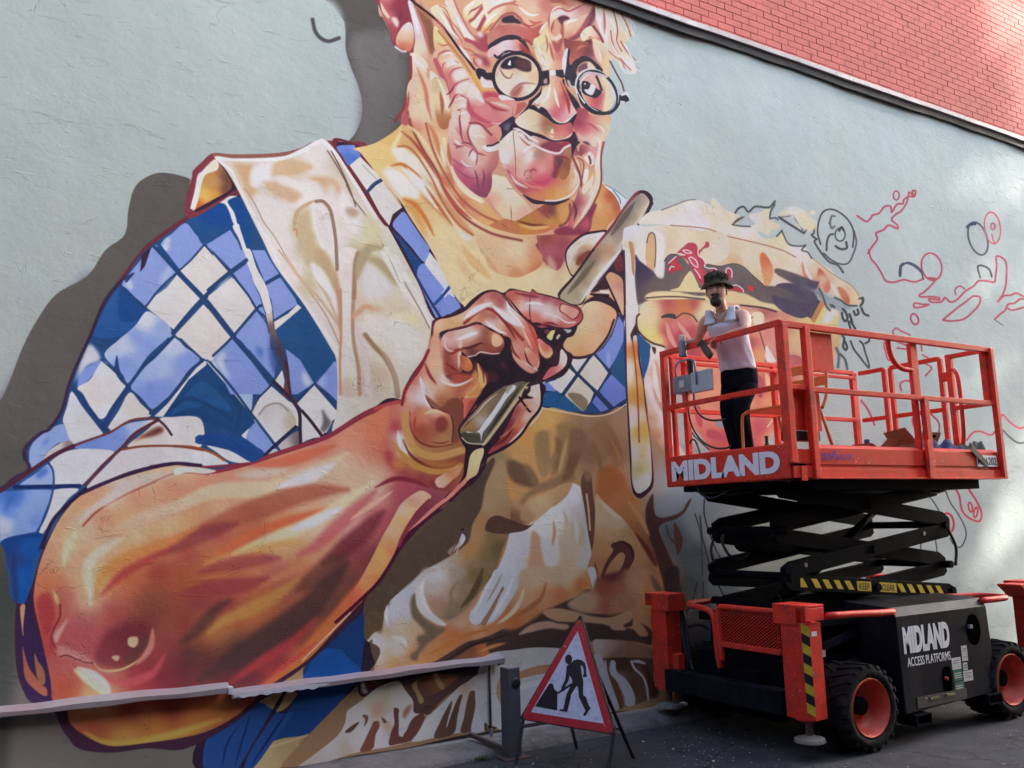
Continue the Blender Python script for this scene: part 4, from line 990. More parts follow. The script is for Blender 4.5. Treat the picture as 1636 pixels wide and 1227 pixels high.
F:g26 127,793 176,771 235,752 284,743 315,747 339,757 397,744 446,728 515,705 541,692 570,674 598,660 640,648 760,700 780,800 697,814 662,845 627,886 590,945 554,987 535,1007 492,1053 437,1091 402,1122 378,1143 339,1165 300,1177 235,1187 176,1192 135,1175 112,1155 105,1130 84,1118 76,1065 65,1013 54,958 61,909 75,870 92,835 110,810 130,810=dc9070 100,850=d88060 90,880=c87460 75,930=c06848 65,980=b05040 75,1030=8c3c38 110,880=e0b080 115,850=dca88c 180,790=e4b4a0 230,770=e8b48c 290,755=eab890 140,830=e0b4a0 160,830=b86850 220,790=d87860 280,775=d07860 200,830=dc9468 260,810=dc9070 320,780=d88068 130,890=b87060 150,900=e0b488 150,930=dcaa7c 180,870=e0a480 220,855=e4b494 270,840=e4b48c 140,960=d0a080 175,920=dc7c48 220,890=d88850 250,870=d88858 300,850=d89c68 200,920=b85840 250,910=8c3838 300,880=9c4444 240,960=7c5038 290,930=9c5838 320,930=b86840 180,980=984848 130,1000=984850 100,960=9c5048 150,1040=984850 200,1020=6c2c34 240,990=6c3838 270,1000=8c5040 300,1000=7c3838 110,1060=9c5050 170,1070=a06858 220,1080=843438 150,1110=d09468 170,1110=c87c60 110,1100=8c4030 260,1080=6c2c34 300,1050=4c3434 260,1040=88403c 290,1080=5c2c34 330,1060=5c3434 380,1040=4a3838 430,1020=4c3838 350,1000=b07840 400,980=b86c3c 330,1000=a87040 420,960=a8603c 460,940=8c5044 360,970=8c3c44 320,960=7c3840 380,930=a05048 440,910=a85854 350,905=d88048 400,895=d89050 450,880=d8a070 400,850=b05c40 450,830=d07c50 500,810=d88860 540,790=e0a888 350,850=a85048 400,820=a86044 450,800=b07050 500,780=c08468 350,810=dca880 400,790=e0b48c 450,780=e4bc94 500,760=e8c8a8 540,740=e4c0a0 480,770=eed8cc 370,780=d8846c 420,760=dc9080 480,740=dc7858 520,720=d86a58 560,700=e08c70 600,690=d87858 500,840=eccab0 540,820=e8c8b0 460,855=ecc890 580,790=dcb498 600,770=dcb898 560,840=d49488 520,870=dc9870 480,900=c06c48 500,890=d49070 600,830=b05058 570,880=7c3840 540,900=8c4440 500,950=c07040 560,930=5c3c38 520,980=503c38 480,1010=5c3c38 540,960=4c3834 440,1060=783438 400,1080=5c3038 360,1090=5c3034 520,1010=c86440 480,1050=d06c48 560,960=a85838 440,1080=b84c44 600,900=6c3438 640,850=7c3840 640,780=9c4450 620,720=b86850 660,820=6c3444 150,1160=8c4834 200,1170=c07c40 250,1165=b06838 300,1150=b06838 350,1130=b07038 200,1140=5c2c28 280,1130=5c2828 350,1110=5c2c2c
C 127,793 176,771 235,752 284,743 315,747 339,757 397,744 446,728 515,705 541,692 570,674 598,660 640,648 760,700 780,800 697,814 662,845 627,886 590,945 554,987 535,1007 492,1053 437,1091 402,1122 378,1143 339,1165 300,1177 235,1187 176,1192 135,1175 112,1155 105,1130 84,1118 76,1065 65,1013 54,958 61,909 75,870 92,835 110,810
T 280 700 5.1125
k:b5:a.7 e6c49c 26 -200,620 0,560 300,440 600,420 850,400 1150,250 1400,130
k:b5:a.9 efe0da 18 850,400 1000,350 1150,290 1300,210
k:b4:a.9 dc6c50 18 600,220 850,200 1100,130 1300,60
k:b5:a.6 d8c0b0 14 500,300 700,290 900,260
k:b6:a.8 9c5844 34 100,800 400,680 700,570 950,480 1200,430 1400,420
k:b7:a.7 7c3c40 26 -100,950 100,840 300,760 500,700
k:b5:a.9 dc6444 15 350,950 600,800 850,700 1100,620 1250,570
k:b5:a.9 eed09c 18 400,1000 600,900 850,800 1050,720 1200,640 1400,500 1600,370
k:b4:a.9 f0e0dc 14 950,750 1100,690 1250,620 1350,570
k:b6:a.7 e0945c 18 250,1030 500,960 700,900 900,860 1050,850
k:b7:a.7 b85458 22 1636,430 1450,600 1300,740 1150,880 1000,960
k:b7:a.8 6c3038 30 1700,600 1500,800 1350,920 1200,1020
k:b6:a.7 8c4048 24 200,1100 400,1040 650,1000 850,980
k:b6:a.7 d08058 14 700,1200 850,1130 1000,1060 1120,960
k:b8:a.7 5a3a34 34 1000,1250 1200,1100 1400,950
T 280 900 5.1125
k:b6:a.8 c08448 22 280,560 400,470 600,380 800,280 1000,120
k:b6:a.7 8c3c44 26 50,250 300,200 550,180 750,120
k:b8:a.85 4a3634 44 200,950 500,780 800,600 1050,400 1250,180 1400,0
k:b6:a.8 a84040 16 450,970 700,800 950,640 1150,450
k:b6:a.8 d87040 22 700,1010 950,850 1150,640 1350,400 1500,200 1600,40
k:b3:a.8 d04c44 8 800,900 1000,760 1150,640
s:b1 e8c8a4 1.6 1040,790 1160,670 1310,520 1430,400
k:b7:a.7 4c3434 20 50,650 180,550 330,380 450,300
T 0 640 5.1125
s:b2 7c3c38 3 680,1020 800,900 1000,780 1200,690 1400,600 1550,585 1700,600
p:b5:a.7 e8c4b4 900,680 1150,600 1400,570 1500,580 1200,680 1000,770 850,870
p:b5:a.6 d88060 700,740 950,680 850,800 650,900 480,1100 450,1050 560,880
k:b4:a.7 e4bca8 10 640,1000 760,880 900,800 1080,720
k:b6:a.7 dca490 20 950,1040 1200,940 1400,880 1600,830
T 0 860 5.1125
k:b4:a.9 e2b88c 14 520,220 540,120 580,20 620,-60
k:b5:a.8 e6c09c 16 740,540 730,380 720,220 830,100 1000,0
k:b6:a.8 dc7c48 18 780,500 840,300 1000,180 1200,100 1400,20 1600,-80
k:b6:a.8 a04040 14 830,460 1000,300 1200,180 1400,80
k:b3:a.9 d8a070 6 440,430 460,490 475,540
s:b1.5:a.9 5c2830 3 490,540 490,640 440,740 420,830 460,900
p:b2 c08478 440,790 480,740 560,650 500,780 460,860
p:b3:a.9 b07068 470,870 560,900 700,960 770,1020 740,1030 640,1010 560,960 480,960
p:b6:a.75 642e34 780,1010 800,880 860,780 1000,700 1200,680 1240,760 1200,900 1100,1010 1000,1050 900,1065
p:b6:a.7 543c34 980,1050 1150,820 1240,780 1200,900 1130,980 1050,1040
k:b1.5 cc9870 3.4 770,1020 820,1075 900,1085 1000,1070 1100,1020 1180,960 
k:b3 b87060 10 1250,740 1240,860 1200,940 1120,1030
p:b1 c09878 1045,830 1060,810 1120,805 1130,850 1110,885 1080,892 1048,870
p:b1 b89070 915,975 930,960 975,962 970,995 945,1003
s:b1 4c2028 1.6 490,970 540,955 620,985 700,1015 760,1020
k:b4:a.8 b04c50 14 760,1080 900,1150 1050,1180 1250,1100 1350,950
k:b5 f0c890 14 620,1080 720,1150 800,1210 900,1300
k:b4 e8c0ac 10 640,1060 760,1110 860,1190 900,1280
p:b3:a.7 803038 300,500 400,450 450,600 440,700 380,800 330,700
T 0 987 5.1125
k:b5 c88040 14 700,940 850,1020 1100,1030 1400,960 1650,880 1800,830
U
T 0 860 5.1125
// strips
p 322440 270,560 260,450 310,250 200,540 150,560 135,700 140,900 190,1227 250,1330 400,1370 420,1227 380,1000 330,850 280,700
T 0 860 5.1125
p b07c58 165,560 205,550 190,700 190,800 175,700
p 8c5040 185,880 200,940 240,1060 330,1180 380,1230 380,1290 300,1250 210,1150 190,1000
p 7c5440 280,940 310,1000 360,1080 370,1180 340,1190 300,1120
// cuff extra (tile Q)
T 280 700 5.1125
F -280,60 0,60 120,60 300,130 410,190 430,220 300,230 0,205 -200,230 0,120=dcd4cc 250,180=e6e0d8 100,200=dcd6d2 -200,120=d4c8c4
p e4ddd4 260,60 400,90 460,110 620,190 560,205 440,185 330,110
p 24487c 160,30 180,0 240,-30 380,-40 560,0 640,60 720,110 700,165 620,195 500,130 400,75 200,50
s 8c5030 4 0,65 150,75 300,120 400,180
s 7c3440 4 -200,230 0,210 200,235 400,225 620,205
F 0,245 150,235 330,265 250,290 100,280 0,300 100,260=f0dcc8 300,265=ecd0b8
T 0 640 5.1125
s 6c3a38 3.6 600,370 760,310 900,260 1050,170 1180,145 1290,155
s 5c3034 5 700,690 850,520 1000,380 1100,270 1280,165
s 4a2c38 4 1290,155 1350,210 1400,280
s 7c4430 3.6 1000,400 1150,375 1350,370 1500,380 1660,405
s 4a2834 6.5 0,740 150,640 300,540 450,440 600,370
s 3a2640 5.5 640,770 900,655 1100,580 1400,515 1640,530
s 2e2238 6 340,1200 420,1000 520,880 700,720
// brown region right of arm
T 0 0 1
F 760,730 800,700 850,650 870,645 900,655 960,664 1000,640 1040,640 1090,800 1100,860 1085,950 1080,1000 1075,1140 1040,1160 560,1240 440,1240 600,1060 583,1020 582,990 585,955 640,880 700,825 740,800=6c5a44 700,860=5c4a3c 650,920=54463a 610,970=5c4c3c 740,860=584438 690,900=5c493e 640,960=84705c 780,780=7c6850 800,740=94805c 840,700=dc9c54 870,670=e8ac64 830,720=c89860 810,770=c88a4c 830,780=b88c5c 790,840=98784c 780,870=b8804c 760,880=a0723c 800,800=a88458 850,800=d8a468 880,760=d8a064 870,780=d89c5c 900,700=c09864 900,740=a08058 920,700=94785c 940,720=8c6850 960,700=947660 1000,680=a8886c 1000,720=9c7c60 960,780=ac8866 980,800=a8704c 1000,760=b08c70 1040,700=a88a70 900,800=b08860 860,820=c4a078 900,780=a8805c 820,830=7c5840 850,800=c09c70
C 760,730 800,700 850,650 870,645 900,655 960,664 1000,640 1040,640 1090,800 1100,860 1085,950 1080,1000 1075,1140 1040,1160 560,1240 440,1240 600,1060 583,1020 582,990 585,955 640,880 700,825
T 600 560 5.3333
p:b2 9c8058 1370,740 1420,690 1470,690 1480,780 1520,900 1480,1040 1430,1100 1400,1020 1370,900
p:b3 a08254 1540,650 1600,620 1700,640 1700,900 1600,1060 1530,1060 1540,900 1560,760
p:b3 6c5240 1125,945 1160,930 1240,960 1330,1020 1390,1120 1370,1170 1280,1160 1180,1120 1130,1040
p:b3 dc9450 1080,1080 1120,1100 1160,1180 1200,1240 1080,1240
p:b4 84684c 1260,960 1340,1020 1380,1110 1340,1160 1300,1060
T 820 680 5.1125
p:b3 9c8058 180,100 240,40 300,100 310,250 260,380 220,410 190,280
p:b4 8c6a4c 340,100 400,120 400,300 350,380 300,420 340,250
k:b3 c89858 8 300,40 320,150 310,250
k:b2 b89464 7 440,100 400,280 370,400
p:b4 8c6c50 200,480 330,420 480,380 500,440 400,500 250,540 120,600 80,660 60,600
F:b2 470,40 540,30 600,100 560,220 520,330 470,420 400,440 440,300 500,150=8c6850 480,300=785640
F:b1 100,650 300,530 420,470 490,470 480,520 400,590 240,700 150,780 60,760 200,660=c8a67c 400,560=b89468 100,740=a8845c
F:b2 590,40 660,80 740,200 800,330 900,300 860,120 780,0 700,-40 640,20 700,100=94704f 820,200=8c6448 760,280=a08058
F:b3 700,360 800,320 900,400 960,560 1050,620 1090,700 1140,850 1180,1000 1200,1100 1170,1150 1100,1080 1000,900 900,760 760,640 680,560 680,440 800,450=a8683c 900,640=b8784c 1050,720=c0844c 1050,850=a8683c 1120,1000=94583c 1180,1080=7c4434
F:b1 490,470 550,500 560,560 590,700 620,900 640,1050 650,1227 200,1227 0,1227 0,860 80,860 140,800 220,760 340,670 430,590 480,500 500,600=f0ebe4 400,700=f4ecdc 300,800=f8ecd8 200,850=f0e4d4 60,900=dcd8d4 100,1000=ccc4bc 540,700=dccab4 500,850=ccb090 560,950=c8a888 400,950=c8ac90 250,950=d8ccc0 300,1050=d0c4b8 450,1100=c8a684 150,1100=c09470 0,1100=d0c8c0 250,1150=c09c7c 600,1150=c0b8ac 610,1000=c8c0b4
p:b2 cca888 180,860 200,940 260,1020 250,1227 110,1227 150,1020 160,900
p:b1 d4ccc4 -20,860 140,820 165,880 150,1000 100,1130 60,1227 -60,1227
s:b2 c8c0b8 6 560,560 590,750 620,1000 640,1227
p 6c4a3c 555,490 570,400 600,370 640,420 655,560 672,700 665,900 650,1020 620,900 590,700
p:b3 8c7054 580,370 620,360 640,430 600,450
F 680,560 760,640 900,760 1000,900 1100,1080 1160,1180 1170,1227 650,1227 650,1030 670,900 675,700 760,720=d0a884 700,600=c8a27c 850,780=ccae90 800,900=c8986c 950,900=c09468 900,1000=b88c64 1050,1050=b88a64 720,1000=b8895c 1000,1150=b08460 700,1150=a87450 1100,1180=a07450
p 5c3834 800,985 830,955 940,960 980,1010 990,1080 950,1170 920,1240 850,1240 900,1130 915,1060 880,1035 830,1080 780,1150 740,1240 720,1240 760,1120 820,1020
s:b.5 d4a880 3 602,560 615,650 625,750 632,850
k 5c3028 2.4 670,1120 690,1200 700,1227
T 560 720 5.1125
F:b1 1300,680 1400,660 1500,590 1580,520 1680,480 1700,900 1640,1240 1300,1240 1040,1240 1100,1100 1180,1000 1250,850 1290,720 1350,750=d8d0c8 1430,800=d0ccc8 1550,650=f4e8d4 1600,800=dcd0c4 1300,950=d0ccc8 1400,1000=ccc4bc 1500,900=c89c78 1550,1100=c09470 1200,1100=d4ccc4 1350,1150=c8c0b8
p:b2 c09474 1480,660 1560,720 1580,900 1580,1240 1320,1240 1400,1100 1460,900
p:b3 d4c8bc 1560,740 1660,740 1700,900 1620,950
p:b1 54463a -200,1240 100,1240 240,1060 360,880 520,660 720,480 960,300 1060,180 1160,60 1180,100 1100,300 1060,520 1000,600 990,700 970,740 900,790 800,860 700,920 600,990 500,1080 400,1160 340,1240
F:b1 340,1240 400,1160 500,1080 590,990 750,900 830,850 960,750 1000,600 1080,450 1120,250 1250,80 1300,400 1300,660 1240,800 1180,980 1080,1100 1020,1200 980,1240 400,1220=c0c0c4 500,1100=b8b4b4 600,1030=c0bcb8 700,980=bcb8b0 780,930=b0a698 850,880=a89478 950,850=a88054 1000,800=ac7c48 1050,700=a8845c 1080,600=a87c50 1150,450=a88a68 1200,250=a88c64 1250,500=a08058 1150,700=7c6844 1200,800=68583a 1100,850=7c6848 1000,950=8c745c 1050,1100=685838 900,1100=94806c 800,1000=a89888 700,1150=b8a898 850,1200=a48878 600,1150=b8b0a4 1250,650=8c6c50
p 5a4036 1130,560 1200,530 1300,560 1440,610 1500,590 1430,650 1330,670 1250,680 1150,670 1100,640
p c4bcc0 890,780 860,850 905,690 930,690 940,720 920,760 890,790 
p 8c7468 795,840 800,810 850,770 870,740 830,830 820,850
k c49c80 3 840,830 870,780 900,740
s 0c0c0c 1.5 905,645 925,640
T 560 920 5.1125
F:b3 250,470 265,350 290,280 330,210 420,120 560,0 620,-60 800,-20 830,60 820,180 700,300 800,340 900,300 960,250 1000,200 1100,100 1250,-20 1600,-20 1640,100 1560,240 1400,350 1250,420 1100,500 900,560 750,680 600,740 100,800 90,700 110,560 130,530 180,470 200,440 330,290=b8bcc4 400,180=b4b4b8 320,380=b0a8a4 300,450=b89874 400,420=c4a488 450,300=bcb4ac 500,450=c09c7c 400,560=c4a890 380,580=c8b8ac 250,560=bcb0ac 210,540=c8c0bc 200,650=c8c0b8 300,650=c09c7c 500,650=c08454 350,720=bc8858 600,560=94745c 650,600=c07c48 850,480=b8643c 950,450=b87048 900,560=b8784c 750,640=b07444 1000,420=c49474 1200,400=c07c50 1350,340=b8683c 1300,280=c08c64 1400,200=c49c78 1550,100=c8a080 1600,200=b87850 1450,80=c4a480 900,400=b89478 850,340=a88468 150,700=8c6850 130,600=c8b898
p:b2 6c5c48 490,200 530,140 545,250 600,340 700,410 780,430 700,500 620,560 560,640 540,690 490,680 490,640 560,580 540,500 610,470 560,400 500,330
p:b1 ccc4b4 540,100 600,40 600,180 620,250 700,330 780,400 720,400 620,340 560,280 535,200
F:b2 600,0 800,-60 1100,-60 1150,-20 1080,100 1000,180 940,260 860,330 780,360 700,320 640,250 610,180 600,80 700,100=b8a898 700,0=c0bcb4 800,150=a88c7c 700,220=a4806c 850,250=847058 800,330=786650 950,100=8c745c 1000,0=78663c 900,-30=a08c78 720,300=a08064
p c8c8c4 970,350 980,290 1020,240 1080,130 1140,30 1200,-60 1420,-60 1380,100 1280,220 1200,340 1150,395 1110,395 1140,330 1050,390 1000,395
p 907058 1110,390 1060,390 1130,280 1200,160 1240,90 1250,120 1180,270
p c8c8c4 1110,395 1180,260 1250,120 1380,80 1290,230 1220,330 1150,392
p 4c3a34 600,740 700,690 850,600 950,540 1050,515 1150,480 1260,430 1370,420 1450,370 1550,290 1640,250 1640,330 1600,310 1540,350 1480,400 1370,480 1500,440 1640,440 1640,590 1480,590 1380,640 1300,700 1080,700 800,720
F:b2 830,700 900,640 1000,560 1100,540 1250,480 1350,490 1500,460 1640,460 1640,520 1500,560 1300,600 1200,650 1050,700 950,620=7c5038 1100,600=a8643c 1200,560=a8643c 1350,540=84583c 1500,510=64483a 900,680=7c5840
F 150,800 1640,800 1640,590 1480,600 1350,670 1270,720 1200,760 1100,770 1500,650=b4aca0 1400,720=b8b0a4 1300,760=b0a898
p:b1 b87c50 1400,780 1550,775 1640,780 1640,900 1400,880 1350,820
p:b2 bcb4b8 1270,720 1400,820 1450,900
p 5c4c38 110,340 150,300 260,290 270,340 250,430 180,470 140,520 120,490
p 54463a 120,250 140,160 200,90 330,-20 560,-40 420,110 320,210 280,290 160,290 110,330
p 2c2028 110,230 90,400 110,560 90,700 90,810 60,810 80,600 80,300
F 90,820 110,560 130,540 190,810 115,700=c8c4b4 150,700=84684c
p 6c5038 140,560 180,520 170,600 190,700 185,800 140,800 135,700
// under ledge folds, tile Y
T 560 1040 6.544
p 2a1f28 -60,240 560,250 1040,170 1440,150 1440,260 1150,380 1000,470 860,600 830,670 780,660 720,650 660,640 640,520 540,330 440,320 300,370 200,450 140,480 90,450 60,330
p:b2 b8b0a8 110,340 150,340 180,430 150,440 115,420
p:b3 5c3838 170,330 340,310 280,380 200,430
F 0,600 100,530 180,460 300,370 450,320 520,330 560,400 600,450 650,520 660,640 760,650 775,700 740,790 640,930 560,960 400,1000 0,1080 -500,1250 -600,1250 -400,1100 -150,900 -60,760 -40,640 100,600=b0a694 250,450=aca28e 400,400=aea48f 350,500=a89078 300,600=a8806a 400,580=a89484 500,500=b0a494 580,550=b4a898 150,650=b4aca0 450,700=ccc4b8 550,750=b0aca8 550,850=b8b4ac 150,850=bcb4a8 50,950=b8aca0 -20,1000=a88c78 300,850=bcb6ae 340,950=b8b0a8 240,640=a88470 -200,950=b0a498 -400,1180=a89888 380,780=a87c64
p 5c3c34 450,600 480,595 505,630 500,850 520,890 580,830 610,760 660,690 740,650 770,670 765,720 700,850 640,930 500,970 400,980 420,850 455,760 450,680
p:b2 7c5c50 540,680 550,620 600,570 640,560 620,620 560,710
p 6c4438 240,740 290,735 300,790 260,880 230,1020 100,1050 150,930 210,800
p 60483c 120,670 170,670 185,700 170,750 140,790 150,720
p 50382f -60,850 0,790 90,740 60,790 0,850
p 5c4238 320,690 350,710 375,740 350,750 330,720
p b0a89c 500,640 510,860 545,890 560,800 530,700
p 4c3a34 540,330 700,270 1000,240 1430,180 1430,240 1150,370 1000,470 860,610 820,665 770,655 670,640 650,520 600,440
F:b1 700,300 850,250 1100,240 1120,270 1000,380 860,450 760,470 720,400 900,350=6c4c34 750,420=5c4034
p 8c7250 640,360 680,310 710,300 690,350 720,430 760,500 750,540 715,545 680,450
p:b1 8c7250 860,240 910,240 940,310 980,360 960,400 920,380 880,310
F 640,950 700,850 770,730 800,670 850,640 1000,500 1100,400 1200,330 1430,240 1440,800 1100,860 870,905 900,750=b8b4a0 950,620=b8b4a4 750,870=bcb6a4 1050,450=b4aca0 1200,380=a88a74 1350,300=b0aca0 1300,400=b4b0a4
p 5c4438 870,905 930,740 1000,600 1050,520 1055,560 1010,720 1000,800 1070,600 1130,470 1165,460 1140,560 1110,700 1070,860
p 60483c 1145,845 1180,700 1210,540 1250,420 1310,430 1320,500 1290,650 1260,830
F 1260,830 1290,650 1330,450 1400,380 1420,500 1400,800 1340,700=bcbcbc 1390,500=a89c88
p 54402f 1395,810 1410,600 1400,440 1420,400 1430,810
p 54402f 1460,800 1455,420 1480,420 1500,600 1530,790
s 2c2424 2.4 1440,160 1442,450 1448,800
F 1450,240 1630,200 1740,150 1740,800 1530,800 1480,500 1550,350=b0a894 1580,500=b4a898 1600,700=b4acac 1540,700=b0a8a0 1680,400=b4aca4
p a07c64 1580,300 1640,270 1640,560 1610,400
// tile X: right lower
T 780 920 5.1125
p:b1 4c3a34 -20,560 100,470 200,440 300,400 400,320 500,270 600,220 720,170 800,110 850,130 700,200 660,240 800,290 900,310 1100,300 1200,360 1330,440 1340,560 1200,540 1000,520 860,530 600,600 300,600 100,700
F:b3 0,480 100,430 200,440 330,380 420,320 520,260 640,200 750,150 820,90 830,30 800,-60 300,-60 240,100 150,260 50,370 -60,420 300,200=c49474 450,150=c08860 600,150=b87048 750,60=b8703c 650,50=c8a880 400,50=c4a480 200,350=b8683c 350,300=b8784c 100,400=b87850 550,0=c4a484 700,-20=c8b090
p d0ccc4 820,-60 880,-60 890,60 880,130 860,110 840,20
F:b3 660,240 760,140 850,110 930,0 1300,-60 1250,120 1180,260 1100,300 1000,320 900,300 760,300 780,200=a88c70 850,220=b08c70 950,100=8c5040 1000,0=5c2c2c 1050,100=9c6048 1100,200=a07860 1200,60=b08c6c 950,250=9c5c44 1250,0=a8886c 1060,250=a8785c
p:b1 b08a68 450,300 560,265 700,290 850,330 1000,340 1150,290 1170,360 1110,400 1060,440 960,400 780,380 560,370
p:b1 b08c70 250,480 350,400 480,370 580,390 660,400 640,440 500,430 350,460
p:b1 a8805c 1170,260 1200,290 1240,370 1310,480 1240,490 1190,440 1120,420 1180,400
p:b1 b08c70 1010,400 1070,390 1130,440 1020,440
F 860,530 950,520 1100,530 1200,550 1340,600 1340,700 1100,690 950,690 880,640 1000,580=a88c7c 1200,620=84644c 900,560=c0a894 1050,640=80604c
F 900,680 1340,680 1380,800 1400,980 1320,1010 1180,1060 1060,1080 1000,1080 960,800 1100,700=50382c 1050,900=b0a8a4 1150,900=60442f
p bcb4ac 1000,700 1040,700 1050,780 1130,850 1190,950 1200,1050 1130,1060 1110,980 1060,860 1000,800
p 6c4a34 960,720 1000,800 1070,900 1110,1060 1060,1070 1000,900
p b0a8a4 950,700 965,700 980,800 1030,950 1070,1070 1030,1080 960,820
k b8b0ac 5 1160,700 1230,700 1290,720
s c0b8b4 3.4 1170,700 1200,760 1270,830 1300,920 1310,1010
p 5c3c2c 1250,740 1310,760 1360,880 1390,960 1340,990 1310,880
F 860,640 940,690 1000,1080 1000,1180 0,1220 -60,700 250,600 560,590 100,800=b0a8a0 300,700=b8b0a0 400,900=b4aca8
k a07858 14 120,880 300,800 520,760 760,800
k c8c0b8 10 160,960 380,880 600,850 820,900
k 9c7a60 9 110,800 90,950 130,1100
k c4bcb8 8 160,820 150,960 190,1120
k 8c6850 8 230,900 240,1000 220,1120
k a88870 8 480,1000 520,1080 500,1180
k 8a6850 9 900,820 940,960 960,1080
U
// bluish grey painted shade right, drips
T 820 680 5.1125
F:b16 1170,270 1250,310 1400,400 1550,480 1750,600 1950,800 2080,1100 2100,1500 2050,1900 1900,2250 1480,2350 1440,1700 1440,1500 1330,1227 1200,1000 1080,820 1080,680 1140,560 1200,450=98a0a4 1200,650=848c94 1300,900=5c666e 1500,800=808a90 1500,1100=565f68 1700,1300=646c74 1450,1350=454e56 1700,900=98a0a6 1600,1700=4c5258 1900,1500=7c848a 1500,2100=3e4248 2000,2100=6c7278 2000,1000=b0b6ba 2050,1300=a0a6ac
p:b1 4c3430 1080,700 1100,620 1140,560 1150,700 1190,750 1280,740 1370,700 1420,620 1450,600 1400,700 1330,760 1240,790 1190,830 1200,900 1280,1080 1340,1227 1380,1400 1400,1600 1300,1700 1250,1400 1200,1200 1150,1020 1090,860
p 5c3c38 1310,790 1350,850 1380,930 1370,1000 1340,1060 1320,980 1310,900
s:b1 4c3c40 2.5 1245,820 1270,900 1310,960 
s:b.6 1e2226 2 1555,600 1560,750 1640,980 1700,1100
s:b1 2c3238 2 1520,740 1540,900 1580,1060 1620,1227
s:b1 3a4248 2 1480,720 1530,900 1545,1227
T 1020 930 5.1125
s:b1 22262c 2 480,0 450,120 400,240 280,370
s:b1 2a2f36 2 530,0 530,200 560,280 620,310
s:b1 22262c 2 640,0 700,120
k:b1 22262c 5 280,350 380,370 500,350 600,400
p:b2 34242a 230,-100 320,-120 340,60 320,200 290,300 330,420 420,500 440,620 380,800 250,820 150,700 180,500 200,300 210,100
p:b2 6c5c4c 100,-60 160,0 230,120 180,110 120,40
// right boy figure: neck, ear
T 860 280 5.3333
p 3a2030 230,720 230,650 280,570 380,500 480,475 590,480 480,640 400,700 300,860 250,800
F 240,720 245,650 290,590 380,520 480,495 570,495 470,640 330,820 290,850 260,800 300,650=ece4d4 260,750=dcd4c0 400,560=f0e8dc 400,620=b88858 350,700=7c4438 300,800=c8b088 480,540=f0e4d0
p:b1 844838 320,740 360,680 430,640 450,660 400,720 340,770
s:b1 dcd0bc 3 270,740 300,650 380,580 480,530
// boy face & hair region
p 3a2434 600,760 720,620 730,1240 600,960 480,900
F 350,1240 360,1120 440,1010 500,920 560,880 600,960 640,1050 660,1150 650,1240 500,1100=e8b080 600,1150=e8a078 450,1150=e8b888 560,1000=e8b490 640,1200=d88868
T 860 500 5.3333
p 3a2230 150,270 180,230 240,200 290,140 350,60 370,0 400,-100 560,-160 680,-40 655,60 600,200 500,330 440,370 360,385 250,370 210,310
F 155,265 190,225 260,200 310,130 365,60 380,-60 480,-100 600,-60 660,0 640,100 590,210 500,320 440,350 350,370 250,355 215,300 300,250=e8b888 400,100=e8c498 500,50=e8b898 450,250=e8b488 600,50=e8a880 500,200=e8b48c 620,-40=e8a880 350,330=e0a470 450,-50=ecc8a0 560,150=e4a47c
U
T 860 280 5.3333
p:b1 3c2030 440,1000 520,900 600,820 720,600 730,820 640,840 570,860 600,960 540,980
p 2c1c28 430,1010 520,1010 600,1020 560,1060 520,1030 480,1035
p ece0c8 520,980 600,990 590,1010 540,1005
p:b1 6c3034 640,720 700,680 720,800 660,820
F 570,880 600,830 650,840 710,890 720,1000 720,1190 690,1150 640,1050 600,950 620,880=d8a478 680,950=c08878 650,1000=dcb090 700,1120=e8b890
s 2c1c28 3 560,870 610,980 660,1090 700,1190
// shirt of boy
T 860 500 5.3333
p 2a3a68 150,330 250,370 360,390 460,370 540,290 610,190 660,60 680,10 720,60 740,300 750,760 680,800 560,850 430,860 300,840 180,800 40,800 30,640 60,590
q 7c90d0 490,350 550,300 620,200 680,30 725,100 720,250 650,400 600,480 540,420
p:b2 a8b8e0 580,370 600,330 600,440 590,450
q 285880 720,250 745,640 690,600 610,500 650,400
q e8e0d0 255,385 340,395 425,370 330,510 290,450
q e8dcc4 350,520 440,390 470,365 530,430 590,510 560,580 500,665 430,600
q f0ead8 85,590 150,570 230,500 255,455 320,530 200,690 140,650
q e8d8bc 225,700 340,540 400,600 470,680 440,760 380,840 300,780
p:b1 8c7c64 250,700 300,680 370,700 420,760 400,830 360,820
q 7c90d8 40,660 50,600 85,590 160,670
q 26608c 40,680 160,665 220,700 320,790 370,840 260,840 150,810 40,790
q 7084d0 510,660 620,525 740,640 745,730 640,800 560,720
q 7084d0 455,760 490,705 600,820 530,845
q 26507c 390,850 450,765 520,850
s 26405c 4.5 440,370 340,510 200,700
s 26405c 4.5 255,450 330,520 420,610 490,670 620,810
s 26405c 3.2 480,360 600,490
s 26405c 3.2 610,500 500,680
s 3a2230 3.4 640,60 590,190 520,290 450,360 350,385 250,370 215,315
s:b.6 f0d8b0 2 40,810 250,850 450,880 620,855 745,780
// cloth vertical strip & stuff right of it
T 860 500 5.3333
p 3a2030 725,-600 735,0 735,200 750,600 760,900 780,1240 800,1500 860,1580 930,1540 980,1450 970,1227 950,1050 920,800 900,600 860,350 860,100 850,0 850,-60 800,-500
F 735,-500 740,0 745,200 755,600 775,900 795,1240 800,1420 830,1520 880,1530 960,1440 960,1200 940,1000 910,800 890,600 850,400 835,200 790,200 830,60 850,-60 820,-400 770,-100=f0ecdc 780,200=e8e0d0 800,100=e8e0d4 780,500=ece4d8 820,300=c87c40 850,500=d0904c 870,700=c8984c 880,1000=c8a85c 800,900=e4dcd4 830,1200=e0dcd8 890,1200=c8a85c 940,1200=e0d8d4 900,1400=dcdcd4 850,1480=d4d0c0 870,1350=a8a468
p 4c2c2c 780,200 790,160 830,80 855,20 850,60 810,130 800,250
